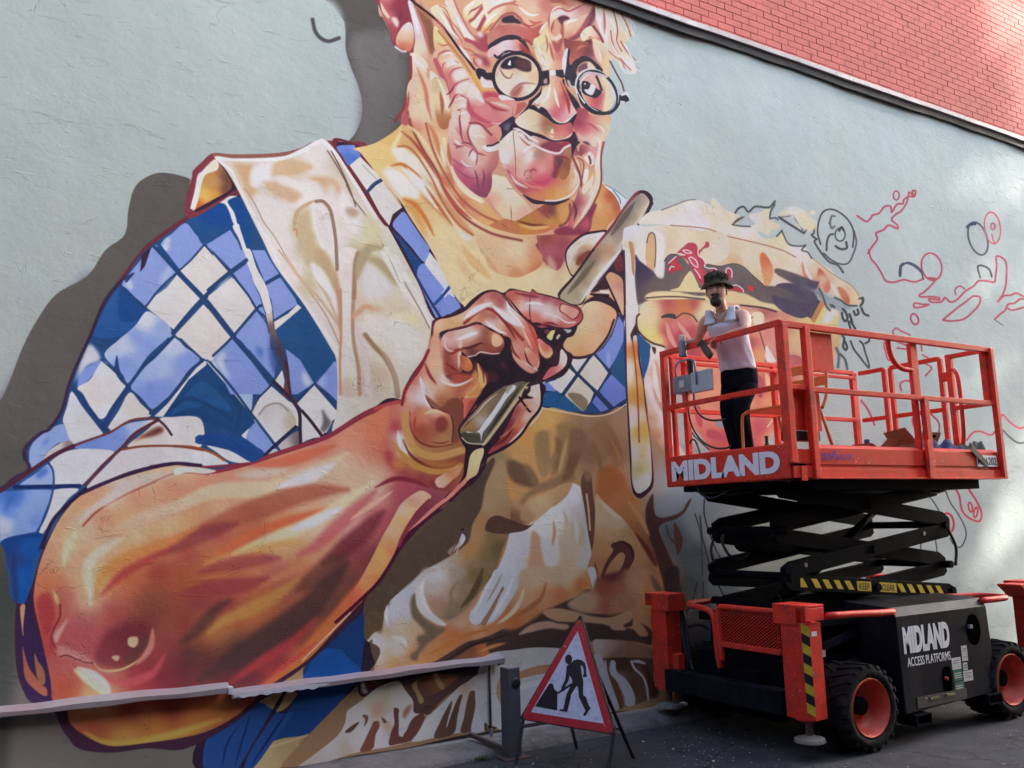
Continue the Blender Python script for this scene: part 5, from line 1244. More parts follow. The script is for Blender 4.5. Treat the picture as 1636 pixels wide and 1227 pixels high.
s:b1 8c4c38 2.4 800,250 830,500 850,800 860,1100
p 26508c 835,170 870,200 950,270 940,420 910,520 890,560 870,400 850,300
p:b1 265c88 850,220 940,280 930,420 890,480
s 3a2030 3 850,130 900,200 980,260 1080,290
// pale cloth & brown right
F 900,600 920,520 950,400 960,290 1070,300 1080,600 1110,800 1200,1160 1270,1240 1300,1400 1250,1400 1140,1290 960,1000 930,800 1000,400=f0ead8 960,600=f0e0d0 1020,500=c8a080 1050,700=b8906c 1000,800=ecdccc 1050,900=e8e0d0 1120,1050=e0dccc 970,900=c8a080 1000,1050=b88c68 1100,1180=b08460 1150,1200=dcd8cc 1060,450=ece8dc
p:b2 c8a488 980,430 1010,400 1060,600 1080,800 1090,940 1050,900 1000,720 975,560
s:b2 f0ece0 8 940,620 980,760 1060,900 1130,1060 1230,1220
k:b1 f4ece0 8 985,420 1000,600 1040,760
p 5c3030 965,290 1000,300 995,350 980,340
// rod upper, tile I
T 860 280 5.3333
p 3a2430 165,1030 300,850 480,600 600,450 700,310 780,200 830,145 880,128 930,140 970,185 970,240 940,310 860,420 780,500 700,620 560,830 430,1000 350,1110
p 8c3c48 480,600 600,450 700,310 780,200 830,145 860,140 800,210 700,340 600,480 500,620
F 185,1040 310,870 490,620 620,460 720,310 800,210 850,165 890,155 930,190 945,230 920,290 840,410 770,480 730,600 640,720 540,830 430,970 345,1100 850,220=8c8078 800,260=8c8880 900,220=b8a898 930,260=d8c49c 760,350=7c7068 850,330=a89880 880,330=e0d0a4 700,400=8c7c70 800,420=c8b494 650,480=908478 600,560=b8a894 700,560=a89080 600,640=b88c68 700,640=ccc4b4 500,680=947860 560,700=c49c74 600,760=d8d0c4 460,760=6c6458 400,800=807868 480,800=d4b078 540,800=e0dcd0 340,880=b0a890 400,900=a08864 460,900=c8c0a8 260,980=b0a484 330,1010=a89470 400,1010=d4ccb4 300,1070=b8ac90
k:b2 d8cbb0 6 940,230 860,380 760,500 680,620
k:b1.5 e4e0d8 7 700,640 600,760 500,880 420,1000 360,1080
k:b2 6c5c54 9 820,230 720,370 620,510
k:b2 746854 9 480,730 360,880 250,1010
s 3a2430 3.4 970,240 920,330 850,420
// hat
T 980 290 6.2923
F 300,350 360,310 500,280 620,235 740,190 820,180 900,195 1000,240 1120,290 1220,330 1290,370 1230,430 1130,450 1000,500 880,495 700,460 550,440 400,430 250,430 400,350=f4e4c8 600,300=f0d8b8 800,220=f6e8d4 800,330=e8dcd8 650,350=ece0d8 950,330=f4dcc0 900,420=f6ece4 600,400=f4e8d8 1100,350=f4dcc0 1200,360=f6dcb8 1100,430=e8c8a4
s:b1 6c6c60 1.6 480,290 620,235 740,190 830,180
p f4e0c8 1000,500 1130,450 1250,440 1380,460 1500,560 1600,600 1720,640 1900,700 2000,760 2100,830 2200,900 2200,1000 1640,680 1400,600 1200,550
T 1160 290 6.2923
F:b1 -140,170 0,280 150,350 60,430 200,445 300,420 230,340 340,310 430,270 450,380 540,440 500,490 450,480 430,550 350,500 200,560 300,580 500,560 560,500 640,640 780,650 860,760 960,840 1100,960 1250,1050 1340,1170 1320,1240 1200,1227 1100,1160 1000,1100 950,1080 860,1080 750,1040 600,1050 430,1090 300,980 200,860 100,820 0,830 -200,850 -500,800 -600,700 -400,480 -140,500 200,480=f8ecdc 300,360=f6ead8 400,330=f0dcb8 450,440=f4dcb8 60,400=f4dcb8 -60,300=f2dcc0 0,500=f6ead8 0,600=eccca4 -200,600=e8c8a0 -300,700=e8d0b4 100,650=eccca8 300,600=f4dcb8 550,560=f4d8a8 600,650=f2dcb8 200,750=f2dcc0 400,800=f4dcc0 500,900=f2d4b4 600,780=eecca8 700,700=f4e8e0 800,780=f6e4d0 650,900=f4e4cc 700,980=e8b48c 850,900=f0d0b0 950,900=f0c8a0 1000,1000=ecc0a0 1100,1050=f4d8b8 1200,1150=e8b088 1280,1150=f4d4a8 1150,1150=f0ccac 900,1030=e09070 100,800=e8b888 -100,780=e8c8a0 350,1000=f0c898 500,1000=f2dcc0
s:b.8 a06c58 1.6 -560,440 -200,470 0,540 200,590 400,640 560,690 700,760
F:b1 340,760 370,710 420,760 470,860 470,960 430,1040 390,1040 360,900 400,800=d8744c 430,900=f0a070 400,980=f0a878
F:b1 760,800 800,880 850,980 900,1000 920,920 940,870 1000,930 1050,1020 1040,1100 1000,1120 970,1040 930,960 920,1040 880,1080 820,1040 780,960 800,900=e49878 850,1020=c86c50 950,900=c05840 1020,1050=d88060 960,980=f4d8b8
F:b1 1120,1060 1180,1080 1230,1160 1240,1227 1200,1227 1150,1150 1180,1130=d88868 1210,1190=c86c4c
k:b1 f8ead4 5 790,840 820,920 880,1010
k:b1 f8e8d0 5 1050,1020 1100,1100 1140,1180
s:b.5 b09070 1.5 860,760 960,840 1100,950 1250,1040 1330,1150
T 980 290 6.2923
F 95,500 130,460 220,440 330,450 500,440 700,460 850,495 960,495 1150,540 1150,760 900,840 700,760 560,740 510,800 505,920 480,965 430,955 410,900 330,860 260,800 215,730 215,640 170,610 160,660 210,800 200,920 200,1240 110,1240 110,900 90,700 200,480=ece4e4 150,520=e0d8d8 200,560=e4dccc 300,480=ece0cc 180,600=d8c8b0 140,800=ece4d4 150,1100=f0ead8 260,700=ece0c8 450,600=f0e4d0 460,850=e4dac4 450,920=d4c8ac 600,550=e4c8a4 560,650=e0bc98 700,600=e8d8c0 900,600=e8cca8 1050,650=ecd8c0 700,500=ecd4b4 600,720=e8d4bc
p:b1 f0e8d8 400,500 430,560 425,700 420,850 410,930 480,960 500,900 500,760 520,640 480,540
p d8b080 330,600 350,540 385,520 415,560 420,680 415,800 405,900 370,880 330,840 315,740
s 4c4038 1.6 330,620 350,540 385,515 415,560 422,700 412,860
p c08c54 150,620 180,610 200,680 205,800 200,950 180,900 170,760
// hat dark brim
F:b1 215,735 260,800 340,860 410,920 440,965 500,970 515,860 520,790 570,740 650,735 720,780 760,830 850,800 950,830 1080,850 1200,825 1300,850 1400,940 1500,1030 1560,1090 1640,1080 1800,1040 1900,1050 2000,1100 2060,1180 2080,1240 1940,1560 1500,1500 1000,1400 700,1300 300,1230 240,1240 210,1000 215,850 300,950=4c4058 260,880=3c3450 400,1050=6c6058 600,950=6c6260 700,1000=786c64 450,1100=6c625c 1000,900=6c6060 1200,950=746864 1350,1050=6c605c 1500,1150=6c6060 1700,1150=6c6468 1800,1200=544c5c 1950,1150=4c4858 1400,1300=6c625c 1800,1350=544c60
s 3c2c38 1.6 510,800 560,740 640,735
s 4c4440 1.5 950,830 1080,850 1200,825 1300,850 1400,940 1500,1030 1560,1090
s 3a2c3c 3 100,700 105,900 110,1240
p ecd09c 660,1060 720,960 770,900 800,920 850,1020 900,1080 1200,1100 1200,1120 600,1100
// pie slice of boy-hat brim band
F:b1 310,1180 340,1130 450,1105 650,1110 880,1150 1100,1110 1300,1120 1400,1160 1500,1210 1640,1240 1900,1330 2050,1450 1640,1400 1300,1300 900,1190 600,1190 400,1200 500,1140=f0d8a0 350,1170=ecd0a0 1200,1150=e8c898 1600,1300=f0d8a0 900,1160=ecd4a0
// red splash
p b84858 640,715 700,660 760,615 830,625 860,680 880,680 920,640 940,600 970,620 960,660 920,670 880,710 870,740 900,770 930,810 920,850 900,860 960,940 1000,1010 920,1040 870,1020 830,950 780,860 740,790 690,760 630,750 730,740 680,720
p:b1 c85060 740,700 820,720 850,800 900,900 870,960 820,860 760,770
p b8404c 545,830 600,770 640,760 650,820 690,850 680,890 620,900 590,925 540,900 530,870 590,860
p b84050 1030,900 1080,880 1110,960 1150,950 1140,890 1170,870 1200,900 1195,960 1160,1020 1180,1060 1260,1060 1310,1080 1310,1110 1240,1105 1150,1080 1110,1050 1060,990 970,880 1000,880
s:b.4 f6e8e8 1.6 700,690 750,690 790,715 740,720 700,695
s:b.4 f6e8e8 1.6 760,770 800,830 850,860 840,800 790,760 765,765
s:b.4 f6e8e8 1.6 855,680 860,740 900,770 930,820 920,850 960,870 1020,870 1050,890
s:b.4 f6e8e8 1.6 820,880 860,930 880,970
s:b.4 f6e8e8 1.6 555,820 600,780 630,755
s:b.4 f6e8e8 1.6 560,890 580,855 610,860
s:b.4 f6e8e8 1.6 1135,950 1140,880 1170,870 1195,900 1195,960
s:b.4 f6e8e8 1.6 1190,1050 1240,1040 1300,1080 1310,1110
o c83c48 1385,1070,35,30,20
o c83c48 1470,1100,14,16,20
// second face, tile AD
T 1000 420 6.8167
F:b1 250,410 380,400 600,400 900,410 1200,440 1500,480 2000,600 2318,700 2250,1100 1900,1400 1720,1640 1580,1900 1460,2150 1300,2300 1000,2200 850,1940 720,1780 634,1534 560,1300 500,1100 420,920 250,880 150,760 100,660 140,520 180,440 250,600=f4dca8 200,500=f4e0b0 250,750=f0e08c 350,850=ecd484 330,500=f0d0a0 420,480=b85c58 450,430=a85858 600,450=c87850 750,450=b0504c 500,560=c07854 650,520=d88c54 850,480=f2d8a4 450,750=b85058 600,800=a84850 550,900=b05458 700,750=b85458 520,700=d88888 650,650=d88080 820,560=f4dcb0 480,1000=c06068 700,1000=b04c54 800,1150=e8a880 700,1200=c8686c 900,1400=e8a07c 1500,560=b86060 1450,620=f6e8c0 1400,750=e89870 1350,850=a85058 1550,750=d8887c 1600,900=dc9c90 1450,1000=e8a070 1700,700=e09c78 1900,850=e8c08c 1400,1200=e8946c 1500,1300=b85c5c 1300,1500=f0ac84 1400,1400=c87468 1100,1300=ec9870 1600,1500=e89c74 1250,1800=e8906c 1150,1900=c06058 1300,2000=b4545c 1100,1600=d8887c 1700,1200=c86860 1450,1800=b85c64 1600,1900=e8a080 1600,2100=b85860 1900,1500=e8946c 2000,1100=e8b898 2000,700=f2d088
p 544a60 1640,240 1830,225 2020,300 2090,400 2000,560 1900,600 1700,520 1600,400
T 1000 420 6.8167
F:b1 1480,250 1700,270 1950,380 1900,300 1850,240 1640,120 1640,60 1800,100 2080,200 2120,160 2080,290 2020,420 1960,440 1640,360 1400,300 1700,200=6c6060 1900,250=5c5464 2050,250=544c60
q c88850 2127,402 2175,450 2059,654 2018,620
q f0d890 2168,450 2222,518 2311,484 2318,668 2059,654
p:b3 f0ece4 2230,490 2290,480 2250,620 2130,650
s 4c4444 2.2 390,600 480,560 540,600 620,550 720,570 780,640
p 3c4444 380,590 450,555 530,560 545,610 480,600
s 5c4848 2.4 210,385 400,370 600,370 860,395
s 4c3c40 2.6 1250,460 1500,490 1640,530 
k:b1 e0a090 8 440,650 480,800 560,950
k:b1 e0a090 7 560,640 640,750 720,850
p f6e6bc 1370,560 1440,530 1500,560 1500,640 1440,700 1390,640
s 5c4040 1.8 1440,690 1490,850 1520,950 1530,1080
p:b1 f0e8e0 1530,900 1600,1000 1640,1080 1530,1060
s:b1 4c3838 3 140,560 110,600 120,720 180,800 280,870 410,910
k:b1 6c3838 3 1310,580 1350,600 1390,590
// lower jaw pattern, tile AE
T 1040 480 5.4533
p:b1 a85460 910,620 990,720 960,850 900,750
p:b1 b45c64 1040,620 1100,700 1130,800 1060,760
p:b1 c06c68 1150,500 1240,470 1320,500 1320,600 1150,570
p:b1 f0b890 1000,630 1060,700 1040,800 1010,760
p b85c64 370,830 430,950 440,1100 400,1080 370,950
p:b1 b45864 480,1130 560,1130 640,1180 690,1227 500,1200
s:b1 f4d0b0 2 1020,1100 1100,1000 1170,930
p 8c9498 560,1040 640,1060 640,1110 570,1100
p:b1 e09880 300,780 500,900 620,1000 560,980 380,900
s 3c3434 2 300,1000 350,1150 420,1227 500,1300
// small mark: green sketch etc right of face
T 1160 290 6.2923
s:b1 485050 3.2 100,310 130,270 180,250 215,290 240,300 300,250 430,260 490,200
k:b1.5 485050 4 70,430 130,380 190,350
s:b1 485050 2.2 70,430 150,445 250,450
s:b1 485050 2.6 490,230 450,300 440,370
s:b1 485050 2 440,375 490,365 520,385
s:b1 444c4c 3.5 530,360 620,420 700,470 780,520
s:b1 485050 2 530,360 620,350 670,340 700,390 740,450 770,490
s:b1 444c4c 3 790,510 820,470 880,455 880,520 860,540 910,580
s:b1 444c4c 2.6 510,550 560,495
s:b1 444c4c 2.2 560,500 630,630 760,650 800,640 760,690 820,710 860,770
s:b1 444c4c 3 910,580 890,610 960,720 1040,810 1120,840 1175,915
F:b2 520,330 600,280 660,260 780,300 850,370 910,430 890,480 800,490 770,440 740,480 700,380 640,340 580,350 650,290=f4ead8 850,440=f4dcb0 580,320=f0e0b0 800,380=f2dab8
o f0dcb8 865,315,30,25,0
s:b.6 3c4444 2.6 950,630 920,520 930,400 970,310 1040,280 1120,300 1210,370 1270,470 1280,560 1270,660
s:b.8 4c5454 2.6 1285,500 1305,620 1270,740 1225,820 1150,830 1060,790 980,720
s:b.8 3c4444 3 1010,690 1015,600 1040,540 1075,530
s:b1.5 5c6464 3 1040,420 1060,350 1090,350
s:b1.5 5c6464 3 1040,420 1060,470 1090,450
o 4c5454 1145,535,50,65,0 2.4
s:b.8 3c4444 3.5 1135,495 1160,460 1180,490
s:b.8 3c4444 3.5 1100,650 1150,680 1210,670 1205,610
s:b1 444c4c 2.5 1330,1180 1370,1170 1370,1220 1340,1260
T 1280 440 8.18
F:b2 0,120 150,180 240,170 320,250 400,290 480,290 600,390 700,380 560,480 400,430 350,460 280,330 140,200 200,200=8c9898 450,350=a4acac
s:b1 4c5454 2.5 240,170 280,250 330,400 380,460
s:b1 444c4c 2.6 440,290 520,330 600,390 720,400
p:b1 4c5454 380,370 440,400 440,430 390,410
s:b1 3c4444 3.6 540,440 575,480 600,560 570,600 540,560 530,490
s:b1 3c4444 4 625,510 650,580 660,630
s:b1 3c4444 3.6 680,470 700,520 740,500 730,450
s:b1 3c4444 3.6 780,430 810,500 870,530
s:b1 3c4444 3.4 770,390 800,340 780,300
s:b.8 3c4444 3.4 610,600 640,700
s:b.8 3c4444 3.4 640,600 700,700
s:b.8 3c4444 3.6 530,780 560,830 545,930 580,975 595,930 560,850
s:b.8 3c4444 3 640,860 680,960 740,1040 870,1200 880,1160 830,1000 800,900 760,860
s:b.8 3c4444 3 800,800 870,800 880,860 830,890
s:b2 5c6868 4 460,950 490,1050 480,1200
s:b1.5 4c5858 3.5 510,1030 570,1100 600,1227
// red sketch, tile AC
T 1360 280 5.9275
s:b.5 b8485c 3 55,385 90,410 140,440 180,410 200,380 260,360 310,300 370,295 380,350 420,290 450,270 490,270 500,230 550,200 600,200 610,150 580,150 590,190 550,160 540,200 520,270 470,340 420,370 380,420 430,470 435,505 350,475 300,520 230,550 240,610 190,680 150,740
s:b.5 b8485c 3 160,710 180,790 230,850 280,930 320,1000 400,1015 500,990 600,1010 690,980
s:b.5 b8485c 3 740,970 800,990 700,1100 650,1130 660,1150 760,1150 830,1160 830,1180 740,1170 760,1200 850,1200 890,1160 940,1200 1000,1180 1080,1100 1160,1050 1210,1000 1280,1000 1360,1010 1370,960 1380,850 1375,770 1430,780 1470,840 1470,1000 1450,1100 1400,1190
o:b.5 b8485c 425,192,28,42,0 2.6
o:b.5 b8485c 765,865,95,130,-12 3
s:b.5 b8485c 2.6 990,1130 985,1080 1030,1050 1075,1075
s 3c4860 5 460,950 465,870 490,840
k 3c4860 5 470,860 530,830 610,860 670,920 680,980
s 3c4860 2.4 540,830 620,860 670,920 682,980
o 4c5868 1200,600,85,160,-18 3
s 3c4860 5 1100,490 1130,465 1170,460
s 3c4450 3 1225,970 1200,870 1240,855 1310,890 1335,960
o:b.5 d85868 1335,500,75,150,-8 2.4
o:b.5 d85868 1340,485,20,30,0 2.4
s:b.5 d85868 2.2 1330,560 1345,620 1365,650
T 1376 440 6.2923
s:b.5 b8485c 3 640,295 540,280 535,320 600,320 680,295 640,290
o:b.5 b8485c 535,440,36,55,-20 3
s:b.5 b8485c 3 820,445 950,340 1060,260 1130,210 1200,220 1190,290 1120,370 1030,440 900,460 825,450
s:b.5 b8485c 3 1380,260 1440,205 1500,200 1560,180 1640,220
s:b.5 b8485c 3 1350,440 1400,390 1450,350 1480,290 1540,280 1590,240 1640,240
s:b.5 b8485c 3 1480,330 1520,350 1640,320
s 3c4444 1.2 1355,450 1430,500
s:b.5 b8485c 2.6 490,600 400,560 350,530 315,560 320,590
s:b.6 c85468 2.8 300,650 250,650 225,700 245,780 270,850 340,860 365,900
s:b.5 b8485c 2.6 360,670 470,710
s:b.5 b8485c 2.6 360,730 470,745
s:b.5 b8485c 2.6 600,700 605,760
s:b.5 b8485c 2.6 610,800 680,840
s:b.5 b8485c 2.6 620,880 700,930 640,1010
s:b.5 b8485c 2.8 400,1160 390,1090 440,1060 510,1070
T 1300 640 4.869
s:b.6 c0485a 3 370,0 430,80 475,190
s:b.6 b84858 3 800,120 765,140 780,210 840,310
s:b.6 b84858 3 900,100 970,180 960,300
s:b.6 d05868 3 1190,310 1240,250 1300,240 1390,265 1450,150 1470,110 1530,170 1610,215 1700,180
s:b.6 4c5c60 2.4 1400,250 1460,225 1520,280 1600,330 1700,310
s:b.6 c03c50 3 1090,670 1130,740 1150,850 1200,910 1280,940 1300,880 1260,780 1190,670
o:b.5 c03c50 1215,830,14,38,-10 2.8
o:b.5 c03c50 1255,870,14,40,10 2.8
o:b.5 c03848 1040,955,48,78,-5 3.6
o:b.5 c03848 1040,940,12,22,0 3
s:b.6 3c4c4c 2 860,730 910,760 980,870 1030,1000
s:b.6 3c4c4c 2 1020,690 1060,790 1120,880 1170,980 1180,1060 1140,1140 1090,1120 1060,1070
s:b.6 3c4c4c 2 950,1090 960,1180 930,1230
s:b.6 3c4c4c 2 835,1110 835,1200
// hand base
T 600 400 5.3333
p 3a2030 240,1240 290,1090 380,960 440,860 470,720 480,620 500,590 540,568 640,548 740,500 820,420 920,350 1010,335 1090,360 1150,325 1240,340 1380,370 1500,390 1590,430 1680,480 1730,540 1740,580 1700,640 1600,660 1640,720 1600,800 1620,850 1680,900 1640,1020 1560,1090 1420,1110 1430,1240 1000,1700 240,1700
p 7c3038 250,1240 300,1090 390,960 450,860 480,720 490,620 530,590 560,640 520,760 480,900 400,1000 330,1120 300,1240
F 500,640 540,590 640,570 760,520 860,430 930,370 1010,350 1080,380 1130,450 1180,500 1280,590 1350,640 1400,700 1420,740 1380,780 1390,860 1400,940 1380,1010 1330,1040 1270,1010 1200,940 1170,880 1165,780 1140,740 1080,720 1000,680 930,640 860,620 760,650 640,680 570,700 550,740 570,900 580,1050 640,1110 760,1130 850,1080 900,1100 880,1240 260,1240 310,1100 400,980 460,860 490,740 540,640=e8b89c 520,700=e0a078 620,640=d8a470 700,600=e0b080 850,480=d89878 900,430=b86858 1000,400=a85850 1080,440=a04c48 850,520=f0e0d0 960,460=f2e4dc 760,570=e0b8a0 1150,450=f0dcd4 1100,560=e8e0dc 1180,600=ecdccc 1240,660=ecd4b8 1250,720=d89070 1280,640=dc6c60 1340,720=d8685c 1350,820=d06458 1200,700=a04c40 1150,680=b85c4c 1000,560=a85040 900,520=8c3c38 820,590=d08c60 900,570=c07850 980,620=ece0dc 1060,670=dca884 1200,840=e0a090 1220,930=d87060 1280,980=e8a890 1340,1020=c85850 500,850=c8704c 480,950=d87c60 440,1000=c86050 520,1000=ecb890 450,1100=e0a080 380,1150=d88470 520,1100=f0dcd4 560,1120=ece4e4 650,1180=e0a888 760,1180=c86450 420,1200=e8c8bc 320,1180=c86860 540,800=e09878 530,900=e8ac88 500,1180=e8b49c 820,1120=a04440 850,1180=b05848
s:b1.5 8c3c3c 4 1090,390 1150,430 1270,570 1370,670 1430,760
s:b1.5 943c38 5 760,620 850,540 930,495 1020,520 1080,580 1150,640 1220,720 1260,760
k:b2 f2e8e0 10 1000,470 1080,540 1150,590 1230,640
k:b2 f2e4dc 10 760,580 850,510 920,475 990,450
s:b1 ecdcc8 2.4 1160,820 1200,900 1280,960 1380,1020
p:b2 e8a490 1170,870 1230,900 1320,1000 1380,1020 1330,1050 1260,1010 1190,940
F 1265,860 1280,830 1310,830 1340,860 1380,900 1395,960 1380,1000 1350,990 1300,940 1340,940=e89880 1290,860=f0c098 1380,980=e8806c 1320,900=d07058
s:b.5 f6d0b0 1.6 1265,860 1300,940 1350,995 1385,995 1395,950
// knuckle curl (pinky)
p 3a2030 560,740 550,700 600,680 700,660 800,630 880,618 960,650 1060,700 1090,720 1060,830 1100,740 1000,900 860,880 800,910 720,830
F 565,740 580,700 640,685 760,655 860,625 920,640 980,680 1050,710 1090,750 1100,800 1080,850 1020,880 930,880 890,870 840,900 790,905 730,850 720,840 740,1030 580,1055 570,920 555,820 640,720=c88878 620,800=d8a8a8 600,760=e0b8ac 700,740=e8ccbc 800,710=ecdcd0 860,700=f0e4dc 760,760=dcae98 680,850=c08078 870,640=c86450 930,700=7c4438 940,800=84483c 900,760=8c5040 1050,760=e8a070 1020,720=d88860 1080,840=7c3830 980,860=8c4440 620,930=8c4034 660,1000=8c4038 700,950=c08070 720,900=b87868 600,860=7c3838 820,850=5c2c30 700,1020=a05044 830,880=6c3838 860,800=b87050 750,810=c88c70
p f0b890 1000,720 1040,715 1080,760 1075,800 1030,820 995,790
k:b1 5c2830 5 720,830 800,830 900,790 920,800
s:b.5 f0d4c8 1.8 790,905 850,895 900,865 1000,880 1060,875
s 3a2030 3.5 560,920 548,780 555,720 590,690 680,670 770,650 850,620 900,625
p 2c2430 560,720 570,700 620,690 580,720 555,770
k:b1.5 e0b8a8 6 730,700 720,850 710,1000
F 760,900 800,920 830,980 820,1020 780,1030 740,1000 720,900 790,960=e8a060 750,950=a05040 820,1000=b86840
p:b1.5 6c2c2c 620,1070 700,1040 830,1050 860,900 870,1040 820,1100 700,1130 640,1110
p:b2 a85040 640,1060 760,1050 820,1060 760,1110 680,1120
// dark gap inside
p 2c1a2a 820,910 900,890 1000,890 1060,880 1100,830 1110,740 1150,760 1165,880 1200,950 1270,1020 1340,1050 1400,1020 1420,900 1400,780 1360,660 1430,640 1540,680 1600,700 1560,800 1560,880 1500,980 1440,1020 1400,1100 1300,1100 1200,1120 1100,1150 1000,1180 900,1240 940,1100 920,1000 870,950
p:b2 5c2838 1080,940 1120,990 1130,1020 1080,980
p:b2 4a2430 980,1020 1060,1080 1000,1140 960,1080
p 3a2030 1380,740 1420,740 1500,800 1530,840 1500,920 1450,930 1400,880
F 1380,770 1400,750 1450,790 1500,830 1510,880 1480,910 1450,915 1410,870 1440,830=b84c44 1400,790=e09080 1480,890=f0c090 1420,860=e89c80
p:b.5 f0b488 1400,800 1430,860 1470,890 1505,870 1490,910 1450,915 1410,880 1390,820
p 6c4038 1440,690 1470,670 1490,700 1470,720
p ecd890 1460,735 1500,690 1530,682 1520,710 1500,765
p d8c8a8 1540,740 1565,720 1570,745 1550,760
// middle big finger / thumb top
F 1110,380 1160,340 1250,350 1380,375 1500,395 1580,430 1660,470 1720,540 1725,590 1690,640 1600,655 1500,650 1400,655 1340,600 1270,570 1180,490 1180,370=c06458 1150,400=b86058 1300,400=a84c50 1450,400=984450 1200,430=d89070 1300,470=f0e8e0 1400,480=ece0dc 1250,460=ecccb8 1450,470=dca890 1500,430=a84848 1380,420=b87068 1550,480=8c3c3c 1350,540=d87460 1300,560=c86050 1450,570=dc6c5c 1500,540=f0dcd4 1560,570=ece0dc 1420,620=d06858 1560,640=b85850 1620,500=8c3840 1600,600=d07868 1680,560=8c3c38 1650,620=9c4840
k:b1 f2e8e4 4 1440,450 1500,530 1560,570 1620,590
T 860 500 5.3333
p 3a1c28 -60,-190 0,-172 90,-152 185,-122 265,-82 345,-52 380,15 372,65 330,112 280,140 230,138 100,120 -60,70
F -60,-180 0,-163 80,-143 180,-113 260,-73 340,-43 372,17 365,60 320,100 280,120 230,128 130,112 0,80 -60,55 -40,-140=9c3c44 60,-120=943c40 160,-90=a04848 0,-60=f0e4e0 80,-50=ecdcd8 150,-20=e8c0b0 -40,20=d87868 60,10=f0dcd4 140,40=f0dcd4 230,60=e09c8c 300,80=d87868 340,30=c05850 360,10=a44848 200,100=a84c48 80,90=b0504c 0,50=d06858 -40,-80=e8d0c8
p 8c3c40 180,-20 192,-80 250,-72 350,-28 340,30 292,60 235,22
F 190,-23 200,-70 250,-62 338,-23 328,25 290,48 240,15 220,-30=f0c0a8 300,0=e8a898 280,-30=d88878 250,0=dc8c7c
s:b1 f6e0dc 2.2 60,0 160,30 240,80 310,80
U
// thumb base, wrist tile J
T 600 560 5.3333
F:b3 250,380 300,280 380,150 440,20 470,-120 560,-100 575,100 590,200 640,250 700,270 800,240 860,160 900,250 940,180 950,280 900,340 870,400 770,400 740,420 750,540 760,600 720,700 760,790 830,820 920,830 800,900 780,1080 700,1140 620,1200 300,1100 120,1000 60,800 90,600 150,450 230,440 400,160=d88470 340,260=c8705c 330,350=dc9c88 400,300=e8cccc 370,380=ecdce0 430,420=e8c8c0 480,150=e8b490 500,250=d89870 560,300=dca080 560,260=ecdcdc 640,340=c08858 700,330=a85c48 780,280=a85040 560,440=9c6038 600,500=8c4c38 700,500=7c4038 660,440=b87858 720,600=7c3c3c 560,560=a04c48 500,520=f0d4c4 600,640=985040 450,560=c88060 380,540=b85c50 350,640=a05048 400,700=8c4c38 500,740=a07048 600,700=a87048 640,780=a87850 290,520=d8987c 280,620=c87c60 250,600=b8805c 330,800=a87840 450,850=b08050 560,870=a87850 680,850=8c5c40 400,900=a06848 560,940=9c5c40 220,740=dccccc 250,850=ecd8cc 190,800=c08050 200,950=b87840 330,950=b08048 480,1000=a87040 620,1000=9c5838 700,920=8c4c38 180,650=a84048 120,500=c87060 40,600=d8886c 60,800=c86858 100,900=a04050 50,1050=a84850 250,1060=984048 400,1100=8c4040 550,1100=8c3c3c 500,1200=702c38 250,1200=7c3440 -50,700=e0a080 -100,1000=b05850 820,350=e8a870 800,220=e09c60
s:b1 b84c4c 5 0,500 100,460 230,440
s:b1 8c2c38 5 450,0 380,150 280,290 240,380 225,460
k:b1.5 7c3834 5 290,520 300,640 360,760 460,810 560,812 680,795
p:b2 b88850 310,300 300,380
s:b2 c09058 12 255,560 260,680 320,820 420,890 560,900 700,860 740,850
k:b1.5 703030 5 235,760 290,880 400,960 560,1000 700,980
s:b2 b88848 9 200,830 260,920 360,990 500,1030 640,1020 730,980
k:b1.5 ece0dc 8 190,690 210,800 270,880
k:b2 b89070 5 430,330 430,400 480,470 540,500
p:b1.5 7c4838 430,380 480,460 560,500 620,520 660,600 660,780 720,760 700,680 760,540 740,460 700,400 620,420 560,480
F 300,540 400,500 500,500 580,520 640,560 660,640 665,740 640,790 560,810 460,805 380,770 320,700 300,620 350,600=c07058 430,560=d8906c 500,520=e8bca0 560,540=e0a880 620,600=b87850 560,620=8c4440 480,600=a85850 500,700=a06044 420,720=a05c40 600,740=a87850 640,680=a87450 380,680=944838 560,780=b0845c
p:b2 864038 520,590 580,560 620,620 590,690 520,680
s:b1 3a2430 1.6 650,560 665,660 655,780
p e8b070 870,110 910,150 945,240 940,300 890,340 870,395 800,405 760,400 830,330 880,240
p:b2 d08c50 780,380 860,320 880,260 900,320 860,390
p d0705c 750,410 870,408 880,440 820,540 760,590 755,480
p:b2 b05048 800,430 875,420 860,470 780,560
p 2c1a2a 880,400 920,340 960,280 1100,250 1280,200 1300,280 1100,300 1050,340 900,430 730,660 725,700 800,790 920,800 980,780 1000,830 960,900 920,960 860,1080 700,1220 640,1270 560,1300 620,1220 700,1150 750,1060 760,960 770,840 740,780 715,700 760,600 840,520
// rod lower end
F 725,670 840,530 960,400 1090,310 1150,290 1250,260 1300,280 1310,310 1200,450 1080,620 1000,730 940,800 800,790 740,740 900,500=a08058 1000,400=8c7860 820,640=a87c4c 900,600=b8b0a8 760,660=987850 1100,350=786850 1150,400=6c6454 1050,560=5c5448 900,740=5c5444 800,740=4c4838 1150,480=686050 980,680=5c5448
p 4c483a 740,700 800,700 880,720 890,770 800,780 745,740
p dfe3e2 1110,350 1160,300 1195,295 1195,325 1120,410 1050,520 980,620 920,700 905,770 890,700 800,700 780,690 870,690 940,600 1000,520 1060,430
p:b1 a89c90 1120,320 1160,295 1170,310 1120,370
p c8b488 1290,280 1310,300 1180,480 1050,660 940,800 920,790 1040,630 1180,430
s 2c2430 3.6 880,410 800,540 720,660 725,720 770,780
s e0d0b0 1.6 740,740 790,785 880,795 940,795
